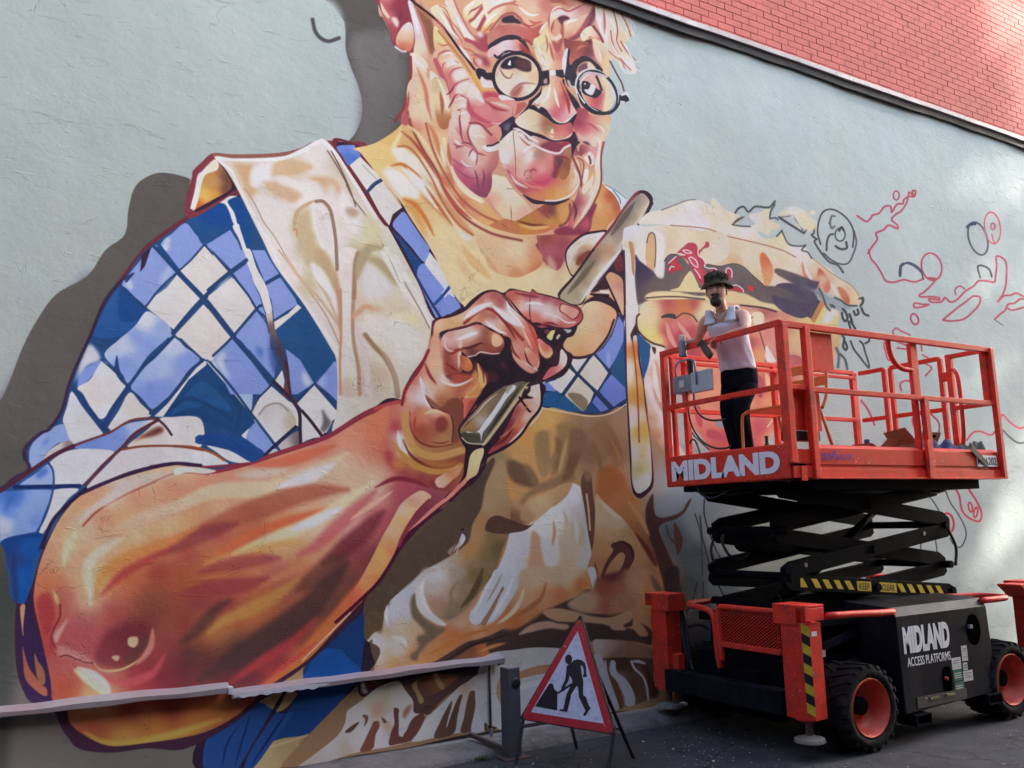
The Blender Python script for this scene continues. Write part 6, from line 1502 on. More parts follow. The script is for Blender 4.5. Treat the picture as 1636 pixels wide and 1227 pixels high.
// pale strip bottom
F 920,830 925,880 900,950 870,1050 800,1100 730,1180 640,1260 560,1320 620,1230 700,1150 770,1080 790,1000 810,900 850,850 880,860=ecc898 860,930=e8cc90 820,1060=e0b888 740,1130=d88070 650,1220=c06060
s 3a1c30 5 1310,480 1330,560 1240,700 1120,810 960,900 930,980 860,1090 720,1200 640,1280
// right fingers by rod
F 1200,480 1260,420 1380,280 1400,300 1410,480 1330,600 1240,720 1120,800 970,880 990,830 1060,760 1120,660 1300,450=e8a890 1280,560=f0c8b0 1380,400=f0c8b8 1240,640=d88468 1180,720=b05044 1080,800=a04848 1360,330=f4dcc8 1220,520=a04c48 1150,620=7c3038
p f6d8c0 1330,300 1370,275 1400,290 1395,380 1350,400 1325,360
s 2c1a2a 3.5 1230,400 1300,500 1320,520
p 2c1a2a 1280,320 1300,380 1350,400 1320,410 1250,400
p:b1 f4dcd0 1380,480 1340,560 1240,680 1130,800 1250,700
s 2c1a2a 4 1410,250 1420,400 1400,500 1320,600 1240,720 1120,820 960,900
s f0e4d0 1.6 1425,490 1380,570 1320,640
F 520,1130 520,1090 560,1070 640,1030 700,990 740,985 720,1040 680,1080 600,1160 560,1168 560,1120=d8a898 620,1060=c87c5c 700,1010=d09070 600,1140=c08870
// underarm strip tile U
T 560 720 5.1125
F -60,1260 60,1080 170,880 260,700 340,560 400,450 460,390 520,350 580,325 640,350 660,380 600,440 540,490 490,560 440,640 400,720 360,830 300,940 220,1060 130,1180 60,1260 560,350=dca890 500,420=c88c78 620,380=dca880 420,480=d8a898 500,480=e0ac78 380,580=dca878 340,660=d8a484 420,600=e09c64 300,760=d09060 250,860=d89c60 330,820=dc7c50 180,960=dc9460 100,1060=d88860 200,1050=e08450 60,1160=dc6850 120,1150=e08850 20,1200=c86040
s 4a1830 5.5 -120,1400 100,1200 230,1070 330,920 420,760 520,640 700,480 860,350 1000,260
s 8c2c40 3 640,400 560,480 480,590 440,680 400,780
k e08070 6 480,650 540,600 700,460 820,370 960,240
F 695,270 700,230 760,190 860,130 910,125 900,180 860,220 780,270 730,302 740,270=d8ac90 820,180=c07c54 760,240=d0a088 870,150=d09068
U
T 860 500 5.3333
p 3a2030 20,600 60,580 180,530 240,460 260,390 230,330 170,280 150,300 60,480 -100,620
F 40,560 100,470 170,440 190,320 215,320 240,380 235,440 190,490 110,540 60,565 210,420=f0dcc8 120,500=d8606c 80,540=dc6c74 150,470=e06870 200,350=f0dcc8 180,500=f0c8a4
k:b1 f8e8dc 3 230,340 238,390 225,450
q ecd890 78,200 110,150 145,145 140,170 105,232
p d8c8a8 160,200 180,180 190,215 170,225
p 2c1a2a 150,270 170,220 200,190 280,160 275,130 330,110 300,190 240,215 190,240
T 600 400 5.3333
k 3a2030 3 1100,380 1160,440 1260,560 1350,640 1420,740
k:b1 fbeee8 5 1120,430 1150,520 1220,600 1270,660
k:b1 7c3030 4 1000,500 1060,560 1140,660 1200,760
k:b1 f6e4dc 5 940,600 1000,650 1060,690 1120,710
k:b1 c05048 5 1300,620 1360,740 1390,860
k:b1 f4c8a8 3 1250,660 1300,760 1340,840
k:b1 8c3434 4 1160,780 1180,860 1240,930
k:b1 6c2830 3 620,680 700,660 800,640 870,625
k:b1.5 f6ece8 6 700,760 800,720 870,700
k:b1.5 8c3c34 6 600,860 640,880 700,850 760,840
k:b1 e0b8a8 3 600,760 590,800 620,850 670,860
k:b1 7c3030 4 600,960 660,1000 700,1030
k:b1 f0dcd0 4 540,1100 600,1130 680,1150 760,1130 830,1090
k:b1.5 8c3c38 5 420,960 460,1060 520,1140
k:b1.5 f0d8d0 6 380,1080 400,1160 430,1230
k:b1 8c3434 3 880,960 920,1040 930,1130
k:b1 5c2830 3 1270,850 1300,940 1350,1000
k:b1 f8ece4 4 1280,450 1380,450 1440,470
k:b1 8c3840 4 1180,360 1280,380 1400,400
k:b1 8c3840 5 1380,650 1480,620 1560,640
T 600 560 5.3333
k:b1 6c2c2c 4 430,400 480,480 560,510 640,530
k:b1 f4e0d8 5 390,330 420,420 470,490
k:b1 a84c3c 5 340,560 330,650 380,730
k:b1.5 e8c09c 5 420,540 500,510 580,530
k:b1 8c4c30 4 480,780 560,790 640,770
k:b1 4c4438 3 760,650 860,540 960,440
k:b1 e8dcc8 2 800,600 880,520 960,430 1040,370
k:b1 3c362c 5 960,700 1060,560 1160,420 1240,300
k:b1 c87858 5 1060,740 1160,680 1240,560 1300,460
k:b1 6c2828 5 1000,820 1100,760 1180,660
T 560 720 5.1125
k:b3 a86a3c 8 560,60 660,110 780,120 880,90
k:b2 7c2c38 8 200,300 360,230 520,250 640,300
k:b2 e8a088 8 0,560 120,480 240,400 340,330
T 560 920 5.1125
k:b2 e4dccc 7 600,30 580,110 600,220 660,310
k:b2 8c7458 6 880,40 820,140 840,260 880,300
k:b2 5c4c34 10 1080,-60 1040,60 980,170 900,260
k:b1 e8e4dc 5 1180,-20 1120,80 1060,200 1000,320
k:b1 e8e4dc 5 1340,-20 1290,120 1220,240 1160,350
k:b1 a09080 4 1240,-20 1180,100 1110,220
k:b2 d8b890 8 1420,100 1380,220 1300,320 1200,390
k:b2 a06840 8 1600,60 1560,180 1440,280 1300,350
k:b1 dcd4c8 6 300,240 290,330 310,400
k:b2 d8ccb8 8 350,500 420,520 460,580
k:b2 b0703c 9 640,640 800,560 960,480 1120,440
k:b1 3c2e28 5 700,740 860,640 1000,560 1160,520 1300,470
k:b2 c88050 6 1050,620 1150,580 1260,550
T 820 680 5.1125
k:b2 fbf4e4 9 220,800 300,720 400,640 470,560
k:b2 d0b090 6 420,700 440,800 430,920
k:b2 b89068 6 330,780 340,880 320,980
k:b2 e4d4bc 7 500,700 520,820 530,960
k:b2 c0c8cc 5 230,900 260,980 300,1060
k:b2 8c6848 8 640,120 700,260 720,380
k:b2 a07850 7 800,120 860,240 900,360
k:b2 dcc0a0 7 720,620 800,700 880,760
k:b2 c89060 8 940,620 1040,760 1110,900 
k:b2 6c3828 7 1000,880 1100,1020 1160,1140
k:b1 3c2428 4 830,960 900,950 970,1010 980,1100
"""
# ---------------------------------------------------------------- the painted wall: paint laid out as a drawing, then mapped flat on the wall
WY=5.86
def wall_map():
    P=Painter(hexc('b0b8b8'))
    # camera-free homography between the drawing sheet and the wall, four corner pairs
    src=[(s_,t_) for s_,t_ in SHEET]; 
    A=[];B=[]
    for (u,v),(x,z) in zip(SHEET,WALLP):
        A.append([x,z,1,0,0,0,-u*x,-u*z]); B.append(u)
        A.append([0,0,0,x,z,1,-v*x,-v*z]); B.append(v)
    h=np.append(np.linalg.solve(np.array(A,float),np.array(B,float)),1).reshape(3,3)
    lin=lambda c: np.where(c<=.04045,c/12.92,((c+.055)/1.055)**2.4)
    pts=[(-100,-100,0x93,0x97,0x9f),(0,0,0x94,0x98,0xa0),(200,200,0x98,0xa0,0xa6),(60,400,0x90,0x98,0xa0),(20,650,0x88,0x90,0x98),(450,100,0xa6,0xad,0xae),(400,240,0xa0,0xa7,0xaa),(800,150,0xbc,0xc3,0xc3),(1050,150,0xc0,0xc8,0xc7),(1200,250,0xc6,0xce,0xcc),(1400,400,0xc4,0xcc,0xca),(1600,300,0xc8,0xd0,0xce),(1540,600,0xbe,0xc6,0xc6),(1620,1000,0xa5,0xb0,0xb0),(1450,900,0xb0,0xb8,0xba),(1100,850,0x9c,0xa4,0xaa),(30,1180,0x64,0x69,0x6c),(40,850,0x7a,0x82,0x88),(300,1200,0x6c,0x72,0x76),(600,1200,0x7c,0x82,0x86),(900,1200,0x84,0x8a,0x90),(1060,1100,0x8a,0x90,0x96),(300,850,0x90,0x97,0x9c),(600,600,0xad,0xb4,0xb6),(600,900,0x9a,0xa0,0xa4),(300,600,0x9c,0xa3,0xa8),(850,900,0xa2,0xa8,0xac),(850,600,0xbb,0xc2,0xc2),(1300,1200,0x84,0x8a,0x90)]
    pa=np.array(pts,float); LX=pa[:,0]; LY=pa[:,1]; LC=lin(pa[:,2:]/255)
    yy=np.arange(P.H)[::12]/SC+PY0; xx=np.arange(P.W)[::12]/SC+PX0
    G=np.zeros((len(yy),len(xx),3)); Wt=np.zeros((len(yy),len(xx)))
    for a,b,c in zip(LX,LY,LC):
        ww=1/((xx[None]-a)**2+(yy[:,None]-b)**2+90**2)**1.6; G+=ww[...,None]*c; Wt+=ww
    G/=Wt[...,None]
    srgb=lambda c: np.where(c<=.0031308,c*12.92,1.055*np.maximum(c,1e-6)**(1/2.4)-.055)
    def up(iy0,iy1):
        gx=np.clip(np.arange(P.W)/12,0,G.shape[1]-1.01); gy=np.clip(np.arange(iy0,iy1)/12,0,G.shape[0]-1.01)
        jx=gx.astype(int); jy=gy.astype(int); ax=(gx-jx)[None,:,None]; ay=(gy-jy)[:,None,None]
        a=G[jy][:,jx]*(1-ax)+G[jy][:,jx+1]*ax; b=G[jy+1][:,jx]*(1-ax)+G[jy+1][:,jx+1]*ax
        return a*(1-ay)+b*ay
    for r0 in range(0,P.H,256): P.a[r0:r0+256]=srgb(up(r0,min(P.H,r0+256)))
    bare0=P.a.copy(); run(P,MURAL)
    tex_w,tex_h=TW,TH
    out=np.empty((tex_h,tex_w,4),np.float32); out[...,3]=1
    bgm=np.abs(P.a-bare0).max(2); del bare0   # 0 where bare wall
    X=X0+(np.arange(tex_w)+.5)/tex_w*(X1-X0)
    for j0 in range(0,tex_h,128):
        Z=(np.arange(j0,min(tex_h,j0+128))+.5)/tex_h*ZH
        XX,ZZ=np.meshgrid(X,Z); q=h[2,0]*XX+h[2,1]*ZZ+1
        u=(h[0,0]*XX+h[0,1]*ZZ+h[0,2])/q; v=(h[1,0]*XX+h[1,1]*ZZ+h[1,2])/q
        px=np.clip((u-PX0)*SC-.5,0,P.W-2.01); py=np.clip((v-PY0)*SC-.5,0,P.H-2.01)
        ix=px.astype(int); iy=py.astype(int); fx=(px-ix)[...,None]; fy=(py-iy)[...,None]
        c=(P.a[iy,ix]*(1-fx)+P.a[iy,ix+1]*fx)*(1-fy)+(P.a[iy+1,ix]*(1-fx)+P.a[iy+1,ix+1]*fx)*fy
        m=(bgm[iy,ix]*(1-fx[...,0])+bgm[iy,ix+1]*fx[...,0])
        gx=np.clip(((u-PX0)*SC)/12,0,G.shape[1]-1.01); gy=np.clip(((v-PY0)*SC)/12,0,G.shape[0]-1.01)
        jx=gx.astype(int); jy=gy.astype(int); ax=(gx-jx)[...,None]; ay=(gy-jy)[...,None]
        g=(G[jy,jx]*(1-ax)+G[jy,jx+1]*ax)*(1-ay)+(G[jy+1,jx]*(1-ax)+G[jy+1,jx+1]*ax)*ay
        bare=np.array([.452,.515,.478])
        glum=g.mean(-1,keepdims=True)
        k=np.clip(m/.05,0,1)[...,None]; c2=.62+(c-.62)*1.07; c=c*(1-k)+np.clip(c2,.01,1)*k
        alb=lin(c)/(g*(1-k)+glum*k)*(bare*(1-k)+.485*k)
        # raise nothing above clean paint: soft limit
        alb=np.where(alb>.6,.6+(alb-.6)*.45,alb)
        alb=np.clip(alb,0.004,.82)
        out[j0:j0+len(Z),:,:3]=np.where(alb<=.0031308,alb*12.92,1.055*alb**(1/2.4)-.055)
    im=bpy.data.images.new('mural_paint',tex_w,tex_h,alpha=False)
    im.pixels.foreach_set(out.ravel()); im.update(); im.pack()
    return im
X0,X1,ZH=-.6,13.0,6.30; TW,TH=4080,1890
SHEET=[(0,0),(1636,239),(1636,900),(0,1227)]
WALLP=[(-0.117,4.881),(11.382,6.229),(10.278,0.976),(0.133,0.339)]
img=wall_map()
def wall_material():
    m=bpy.data.materials.new('painted_render'); m.use_nodes=True; n=m.node_tree.nodes; l=m.node_tree.links; b=n['Principled BSDF']
    uv=n.new('ShaderNodeUVMap'); uv.uv_map='wall'
    t=n.new('ShaderNodeTexImage'); t.image=img; t.interpolation='Cubic'; t.extension='EXTEND'; l.new(uv.outputs[0],t.inputs[0])
    tc=n.new('ShaderNodeTexCoord')
    def noise(sc,det=6,rough=.6,dist=0,stretch=None):
        z=n.new('ShaderNodeTexNoise'); z.inputs['Scale'].default_value=sc; z.inputs['Detail'].default_value=det; z.inputs['Roughness'].default_value=rough; z.inputs['Distortion'].default_value=dist
        if stretch:
            mp=n.new('ShaderNodeMapping'); mp.inputs['Scale'].default_value=stretch; mp.inputs['Rotation'].default_value=(0,.25,0); l.new(tc.outputs['Object'],mp.inputs[0]); l.new(mp.outputs[0],z.inputs[0])
        else: l.new(tc.outputs['Object'],z.inputs[0])
        return z.outputs[0]
    def rng_(src,a,b_,c,d,cl=True):
        r=n.new('ShaderNodeMapRange'); r.clamp=cl
        for k,v in zip(('From Min','From Max','To Min','To Max'),(a,b_,c,d)): r.inputs[k].default_value=v
        l.new(src,r.inputs[0]); return r.outputs[0]
    def math_(op,a,b_):
        x=n.new('ShaderNodeMath'); x.operation=op
        for i,q in enumerate((a,b_)):
            if isinstance(q,(int,float)): x.inputs[i].default_value=q
            else: l.new(q,x.inputs[i])
        return x.outputs[0]
    big=rng_(noise(.7,5,.55),.3,.7,.93,1.06); mid=rng_(noise(5,8,.7),.3,.7,.965,1.03)
    fine=rng_(noise(90,3,.6,0,(1,1,2.5)),.3,.7,.97,1.03)
    f=math_('MULTIPLY',math_('MULTIPLY',big,mid),fine)
    # hairline cracks and chips in the render
    vo=n.new('ShaderNodeTexVoronoi'); vo.feature='DISTANCE_TO_EDGE'; vo.inputs['Scale'].default_value=1.15
    wn=n.new('ShaderNodeTexNoise'); wn.inputs['Scale'].default_value=3.5; wn.inputs['Detail'].default_value=8; l.new(tc.outputs['Object'],wn.inputs[0])
    va=n.new('ShaderNodeVectorMath'); va.operation='MULTIPLY_ADD'; l.new(wn.outputs['Color'],va.inputs[0]); va.inputs[1].default_value=(.9,.9,.9); l.new(tc.outputs['Object'],va.inputs[2]); l.new(va.outputs[0],vo.inputs['Vector'])
    crack=rng_(vo.outputs['Distance'],0.0,.006,1,0)
    cm=rng_(noise(1.6,3),.56,.62,0,1); crack=math_('MULTIPLY',crack,cm)
    pit=rng_(noise(26,3,.5,0,(1,1,1.6)),.735,.76,0,1); pm=rng_(noise(1.1,4),.5,.6,0,1); pit=math_('MULTIPLY',pit,pm)
    dark=math_('MULTIPLY',f,rng_(math_('MAXIMUM',math_('MULTIPLY',crack,.45),math_('MULTIPLY',pit,.35)),0,1,1,.25))
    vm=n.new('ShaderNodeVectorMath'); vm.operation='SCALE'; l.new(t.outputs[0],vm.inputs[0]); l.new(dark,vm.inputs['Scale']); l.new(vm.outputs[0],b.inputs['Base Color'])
    b.inputs['Specular IOR Level'].default_value=.12
    l.new(rng_(noise(12,4),.3,.7,.62,.85),b.inputs['Roughness'])
    h=math_('ADD',math_('MULTIPLY',noise(2.2,5,.55),.016),math_('MULTIPLY',noise(9,6,.6,.6,(1,1,1.5)),.0036))
    h=math_('ADD',h,math_('MULTIPLY',noise(55,4,.6,.3),.0007))
    h=math_('ADD',h,math_('MULTIPLY',rng_(noise(4.5,9,.72,1.2,(1,1,3.2)),.60,.635,0,1),.0028))
    h=math_('SUBTRACT',h,math_('MULTIPLY',math_('MAXIMUM',crack,pit),.0035))
    bp=n.new('ShaderNodeBump'); bp.inputs['Strength'].default_value=.8; bp.inputs['Distance'].default_value=1; l.new(h,bp.inputs['Height']); l.new(bp.outputs[0],b.inputs['Normal'])
    return m
# building with the painted wall: root
bld=empty('painted_building',(5,WY,0),'tall building with a giant painted mural on its grey rendered wall and red brick above','building')
nx,nz=220,90; me=bpy.data.meshes.new('mural_wall'); V=[];F=[];UV=[]
for j in range(nz+1):
    z=.115+(6.30-.115)*j/nz
    for i in range(nx+1):
        x=-14+(27+14)*i/nx
        y=WY+.006*math.sin(x*1.7+z*.9)+.004*math.sin(x*4.1-z*2.3)
        zz=z
        if j==0: zz=.10+.012*math.sin(x*2.3)+.006*math.sin(x*9.1)
        V.append((x,y,zz)); UV.append(((x-X0)/(X1-X0),zz/ZH))
for j in range(nz):
    for i in range(nx):
        a=j*(nx+1)+i; F.append((a,a+1,a+nx+2,a+nx+1))
me.from_pydata(V,[],F); ul=me.uv_layers.new(name='wall')
for lp in me.loops: ul.data[lp.index].uv=UV[lp.vertex_index]
for p in me.polygons: p.use_smooth=True
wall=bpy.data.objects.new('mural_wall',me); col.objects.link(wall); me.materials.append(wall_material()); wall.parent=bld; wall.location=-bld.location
# paint scatter beyond x range keeps the bare colour (image EXTEND)
PLINTH=mat('dark_plinth',(.06,.055,.052),.85,var=.35,scale=14,bump=.01,bscale=25)
MB().box((-14,WY+.03,-.1),(27,WY+.3,.13)).build('plinth',PLINTH,bld)
# coping strip
COPW=mat('white_flashing',(.42,.38,.38),.5,var=.2,scale=5,dirt=(.2,.17,.17),dirtamt=.6,dscale=7)
COPD=mat('bitumen_strip',(.016,.015,.015),.7,var=.3)
def strip(name,z0,z1,y0,mt,amp):
    b=MB(); n=240; V=[]
    for i in range(n+1):
        x=-2+22*i/n; w_=amp*(math.sin(x*2.1)+.6*math.sin(x*5.3+1)+.4*math.sin(x*11))
        V+=[(x,y0+w_*.5,z0+w_),(x,y0,z1+w_*.4),(x,WY+.05,z1+.02),(x,WY+.05,z0+.01)]
    F=[(4*i+k,4*i+(k+1)%4,4*i+4+(k+1)%4,4*i+4+k) for i in range(n) for k in range(4)]
    b.add(V,F).build(name,mt,bld)
strip('bitumen_strip',6.225,6.30,WY-.045,COPD,.008)
strip('metal_coping',6.302,6.352,WY-.075,COPW,.004)
# brickwork above
BRM=mat('red_painted_brick',(.56,.145,.115),.75,spec=.2,var=.16,scale=2.2,dirt=(.40,.11,.09),dirtamt=.6,dscale=5,chips=(.16,.06,.05),cscale=13,cth=.715,bump=.004,bscale=55,coord='pos')
MORT=mat('painted_mortar',(.52,.135,.11),.85,spec=.1,var=.25,scale=6)
MB().box((-14,WY+.0045,6.30),(27,WY+.4,12)).build('mortar_bed',MORT,bld)
bl,bh,ch,cl=.2200,.0695,.0745,.2255
def brick_mb(mb,x,z,dy,lx=bl):
    y0=WY-.002+dy; e=.0025; y1=WY+.03
    x0,x1,z0,z1=x,x+lx,z,z+bh
    mb.add([(x0,y0+e,z0),(x1,y0+e,z0),(x1,y0+e,z1),(x0,y0+e,z1),(x0+e,y0,z0+e),(x1-e,y0,z0+e),(x1-e,y0,z1-e),(x0+e,y0,z1-e),(x0,y1,z0),(x1,y1,z0),(x1,y1,z1),(x0,y1,z1)],
      [(4,5,6,7),(0,1,5,4),(1,2,6,5),(2,3,7,6),(3,0,4,7),(8,9,1,0),(9,10,2,1),(10,11,3,2),(11,8,0,3)])
protos=[]
for k in range(4):
    b=MB(); brick_mb(b,0,0,0); me=bpy.data.meshes.new('brick'); me.from_pydata([(x,y-WY,z) for x,y,z in b.v],[],b.f); me.materials.append(BRM); protos.append(me)
cand=[]; rest=MB()
for r in range(60):
    z=6.36+r*ch; off=(r%2)*cl/2+rng.uniform(-.01,.01)
    for i in range(-9,100):
        x=-2+i*cl+off+cl*9
        if x<-1 or x>19: continue
        dy=rng.normal(0,.0013)
        # part of the brickwork the picture shows
        c=cam.matrix_world.transposed().to_3x3()@(Vector((x+.1,WY,z))-cam.location)
        vis=False
        if c.z<0:
            u=818+1400*c.x/-c.z; v=613.5-1400*c.y/-c.z; vis=(-10<u<1646 and -10<v<1237)
        cand.append((x,z,dy,vis,-c.z))
seen=sorted([c for c in cand if c[3]],key=lambda c:c[4]); parts=set((c[0],c[1]) for c in seen[:300])
for x,z,dy,vis,_ in cand:
    if (x,z) in parts:
        o=bpy.data.objects.new('brick',protos[0]); col.objects.link(o); o.parent=bld; o.location=(x-5,dy,z)
        o.rotation_euler=(0,rng.normal(0,.004),0)
    elif z<11: brick_mb(rest,x,z,dy)
rest.build('brickwork',BRM,bld,kind='stuff',fix=False)
# ---------------------------------------------------------------- ground
def asphalt():
    m=bpy.data.materials.new('asphalt'); m.use_nodes=True; n=m.node_tree.nodes; l=m.node_tree.links; b=n['Principled BSDF']; tc=n.new('ShaderNodeTexCoord')
    def N(sc,d=6,r=.6):
        z=n.new('ShaderNodeTexNoise'); z.inputs['Scale'].default_value=sc; z.inputs['Detail'].default_value=d; z.inputs['Roughness'].default_value=r; l.new(tc.outputs['Object'],z.inputs[0]); return z.outputs[0]
    def R(s,a,b_,c,d):
        r=n.new('ShaderNodeMapRange')
        for k,v in zip(('From Min','From Max','To Min','To Max'),(a,b_,c,d)): r.inputs[k].default_value=v
        l.new(s,r.inputs[0]); return r.outputs[0]
    def M(op,a,c):
        x=n.new('ShaderNodeMath'); x.operation=op
        for i,q in enumerate((a,c)):
            if isinstance(q,float): x.inputs[i].default_value=q
            else: l.new(q,x.inputs[i])
        return x.outputs[0]
    v=n.new('ShaderNodeTexVoronoi'); v.inputs['Scale'].default_value=130; l.new(tc.outputs['Object'],v.inputs[0])
    f=M('MULTIPLY',M('MULTIPLY',R(N(.8),.3,.7,.7,1.35),R(N(7,8,.7),.3,.7,.75,1.25)),R(N(160,2),.3,.7,.6,1.5))
    sp=R(N(38,3,.5),.71,.75,0,1); sp=M('MULTIPLY',sp,R(N(2.2,4),.42,.6,0,1)); ck=n.new('ShaderNodeTexVoronoi'); ck.feature='DISTANCE_TO_EDGE'; ck.inputs['Scale'].default_value=.7; wv=n.new('ShaderNodeVectorMath'); wv.operation='MULTIPLY_ADD'; wn=n.new('ShaderNodeTexNoise'); wn.inputs['Scale'].default_value=4; wn.inputs['Detail'].default_value=8; l.new(tc.outputs['Object'],wn.inputs[0]); l.new(wn.outputs['Color'],wv.inputs[0]); wv.inputs[1].default_value=(.6,.6,.6); l.new(tc.outputs['Object'],wv.inputs[2]); l.new(wv.outputs[0],ck.inputs['Vector']); f=M('MULTIPLY',f,R(ck.outputs['Distance'],.0,.012,.35,1))
    vm=n.new('ShaderNodeVectorMath'); vm.operation='SCALE'; vm.inputs[0].default_value=(.044,.043,.049); l.new(f,vm.inputs['Scale'])
    x=n.new('ShaderNodeMix'); x.data_type='RGBA'; l.new(sp,x.inputs['Factor']); l.new(vm.outputs[0],x.inputs['A']); x.inputs['B'].default_value=(.30,.29,.28,1)
    l.new(x.outputs['Result'],b.inputs['Base Color']); l.new(R(N(5),.3,.7,.72,.95),b.inputs['Roughness'])
    b.inputs['Specular IOR Level'].default_value=.3
    bp=n.new('ShaderNodeBump'); bp.inputs['Distance'].default_value=.006; l.new(v.outputs['Distance'],bp.inputs['Height']); l.new(bp.outputs[0],b.inputs['Normal'])
    return m
g=MB().add([(-300,-300,0),(300,-300,0),(300,300,0),(-300,300,0)],[(0,1,2,3)]).build('road',asphalt(),kind='structure',fix=False)
KERB=mat('kerb_concrete',(.17,.145,.13),.85,var=.3,scale=7,dirt=(.05,.045,.04),dirtamt=.85,dscale=4,bump=.012,bscale=30,chips=(.3,.28,.26),cscale=60,cth=.72)
b=MB(); V=[]; n=300
for i in range(n+1):
    x=-14+41*i/n; e=.012*math.sin(x*1.9)+.006*math.sin(x*6.7)
    V+=[(x,WY+.06,.085),(x,WY-.16,.062+.3*e),(x,WY-.235+e,.045),(x,WY-.262+e,.025),(x,WY-.27+e,-.02)]
F=[(5*i+k,5*i+k+1,5*i+6+k,5*i+5+k) for i in range(n) for k in range(4)]
b.add(V,F).build('pavement',KERB,kind='structure',smooth=True)
# flakes of paint and grit on the ground
FL=mat('pale_flakes',(.5,.48,.47),.8,var=.2)
b=MB()
for i in range(420):
    x=rng.uniform(2.4,9.5); y=rng.uniform(3.0,5.7); s=rng.uniform(.002,.007)*(2.2 if rng.random()<.06 else 1)
    if rng.random()<.35: x=rng.normal(4.3,.5); y=rng.normal(4.9,.3)
    if y>5.57: z=.045+(y-5.6)*.1+.004
    else: z=.004
    a=rng.uniform(0,6.28); P=[(x+s*math.cos(a+k*1.6)*rng.uniform(.6,1.3),y+s*math.sin(a+k*1.6)*rng.uniform(.6,1.3),z) for k in range(4)]
    b.add(P+[(x,y,z+s*.5)],[(0,1,4),(1,2,4),(2,3,4),(3,0,4)])
tag(b.build('grit',FL,kind='stuff'),'pale paint flakes and grit scattered on the dark road','litter')
# weeds at the kerb
WD=mat('weed_green',(.05,.10,.025),.7,var=.3,scale=40)
b=MB()
for i in range(90):
    x=2.98+rng.normal(0,.035); y=5.565+rng.normal(0,.02); hgt=rng.uniform(.01,.03); a=rng.uniform(0,6.28); dx,dy=math.cos(a),math.sin(a)
    b.add([(x,y,.0),(x+dx*.012-dy*.004,y+dy*.012+dx*.004,hgt),(x+dx*.022,y+dy*.022,hgt*1.1),(x+dx*.012+dy*.004,y+dy*.012-dx*.004,hgt)],[(0,1,2,3)])
tag(b.build('weed',WD),'small green weed growing at the kerb edge beside the grey post','weed')
# ---------------------------------------------------------------- unseen buildings added behind the camera to block sun and skylight
OPB=mat('blocker_brick',(.12,.07,.055),.8,var=.2,scale=6,bump=.004,bscale=30)
WIN=mat('dark_window_glass',(.03,.035,.04),.1,var=.1)
LOWB=mat('dark_low_bounce',(.018,.019,.022),.85,spec=.1,var=.2)  # near-black so the added blocks bounce little light onto the wall
def block(name,lo,hi,label,wins,mt=None):
    r=empty(name,(lo[0],hi[1],0),label,'building')
    MB().box(lo,hi).build('wall',mt or OPB,r)
    for (x,z) in wins: MB().box((x,hi[1],z),(x+1.1,hi[1]+.03,z+1.7)).build('window',WIN,r)
    return r

# ---------------------------------------------------------------- lettering
def text_mesh(txt,w,h,offset=.0,shear=0,ext=.001,space=1.0):
    c=bpy.data.curves.new('lettering','FONT'); c.body=txt; c.extrude=ext; c.offset=offset; c.shear=shear; c.resolution_u=4; c.space_character=space
    o=bpy.data.objects.new('lettering',c); col.objects.link(o)
    bpy.context.view_layer.update()
    me=bpy.data.meshes.new_from_object(o.evaluated_get(bpy.context.evaluated_depsgraph_get()))
    bpy.data.objects.remove(o); bpy.data.curves.remove(c)
    xs=[v.co.x for v in me.vertices]; ys=[v.co.y for v in me.vertices]; x0,x1,y0,y1=min(xs),max(xs),min(ys),max(ys)
    for v in me.vertices: v.co.x=(v.co.x-x0)/(x1-x0)*w; v.co.y=(v.co.y-y0)/(y1-y0)*h
    return me
def letter(name,txt,w,h,origin,xdir,ydir,mt,parent,offset=0,shear=0,space=1.0,ext=.0008):
    me=text_mesh(txt,w,h,offset,shear,ext,space); X_=Vector(xdir).normalized(); Y_=Vector(ydir).normalized(); Z_=X_.cross(Y_)
    o=Vector(origin); me.transform(Matrix.Translation(o)@Matrix((X_,Y_,Z_)).transposed().to_4x4())
    me.materials.clear(); me.materials.append(mt)
    ob=bpy.data.objects.new(name,me); col.objects.link(ob); ob.parent=parent
    L=parent; off=Vector((0,0,0))
    while L is not None: off+=L.location; L=L.parent
    ob.location=-off
    return ob
def plate(name,pts,mt,parent,d):
    return MB().prism(pts,d).build(name,mt,parent)
# ---------------------------------------------------------------- scissor lift
LX=(5.97,4.95,0)
lift=empty('scissor_lift',LX,'red and black scissor lift platform parked against the mural with a railed work cage','scissor lift')
BV=.004
front=MB().box((4.70,4.215,1.845),(4.735,5.49,2.09)).build('front_panel',REDD,lift,bevel=.012)
letter('lettering','MIDLAND',1.13,.158,(4.6975,5.415,1.888),(0,-1,0),(0,0,1),WHT,front,offset=.055,space=1.0)
deck=MB().box((4.74,4.24,1.885),(7.19,5.45,1.965)).build('deck',REDD,lift)
b=MB(); b.box((4.97,4.20,1.945),(7.20,4.235,2.062)); b.box((4.97,4.196,1.85),(7.20,4.235,1.915)); b.box((4.97,4.212,1.905),(7.20,4.235,1.955)); b.box((4.97,4.17,1.842),(7.2,4.24,1.852))
b.prism([(4.97,4.2,2.062),(7.2,4.2,2.062),(7.2,4.26,2.09),(4.97,4.26,2.09)],(0,.002,-.012))
side=b.build('side_panel',RED,lift,bevel=.002)
b=MB(); b.box((4.735,4.206,1.95),(4.965,4.235,2.05)); b.box((4.735,4.2,1.85),(4.965,4.235,1.93)); b.box((4.735,4.215,1.92),(4.965,4.235,1.97)); b.box((4.80,4.19,1.83),(4.86,4.2,1.93))
b.build('extension_panel',RED,lift,bevel=.002)
MB().box((4.75,4.203,1.936),(4.86,4.2055,1.948)).build('slot',DARK,lift)
b=MB(); b.box((4.74,5.455,1.85),(7.2,5.49,2.06)); b.build('side_panel',RED,lift,bevel=.002)
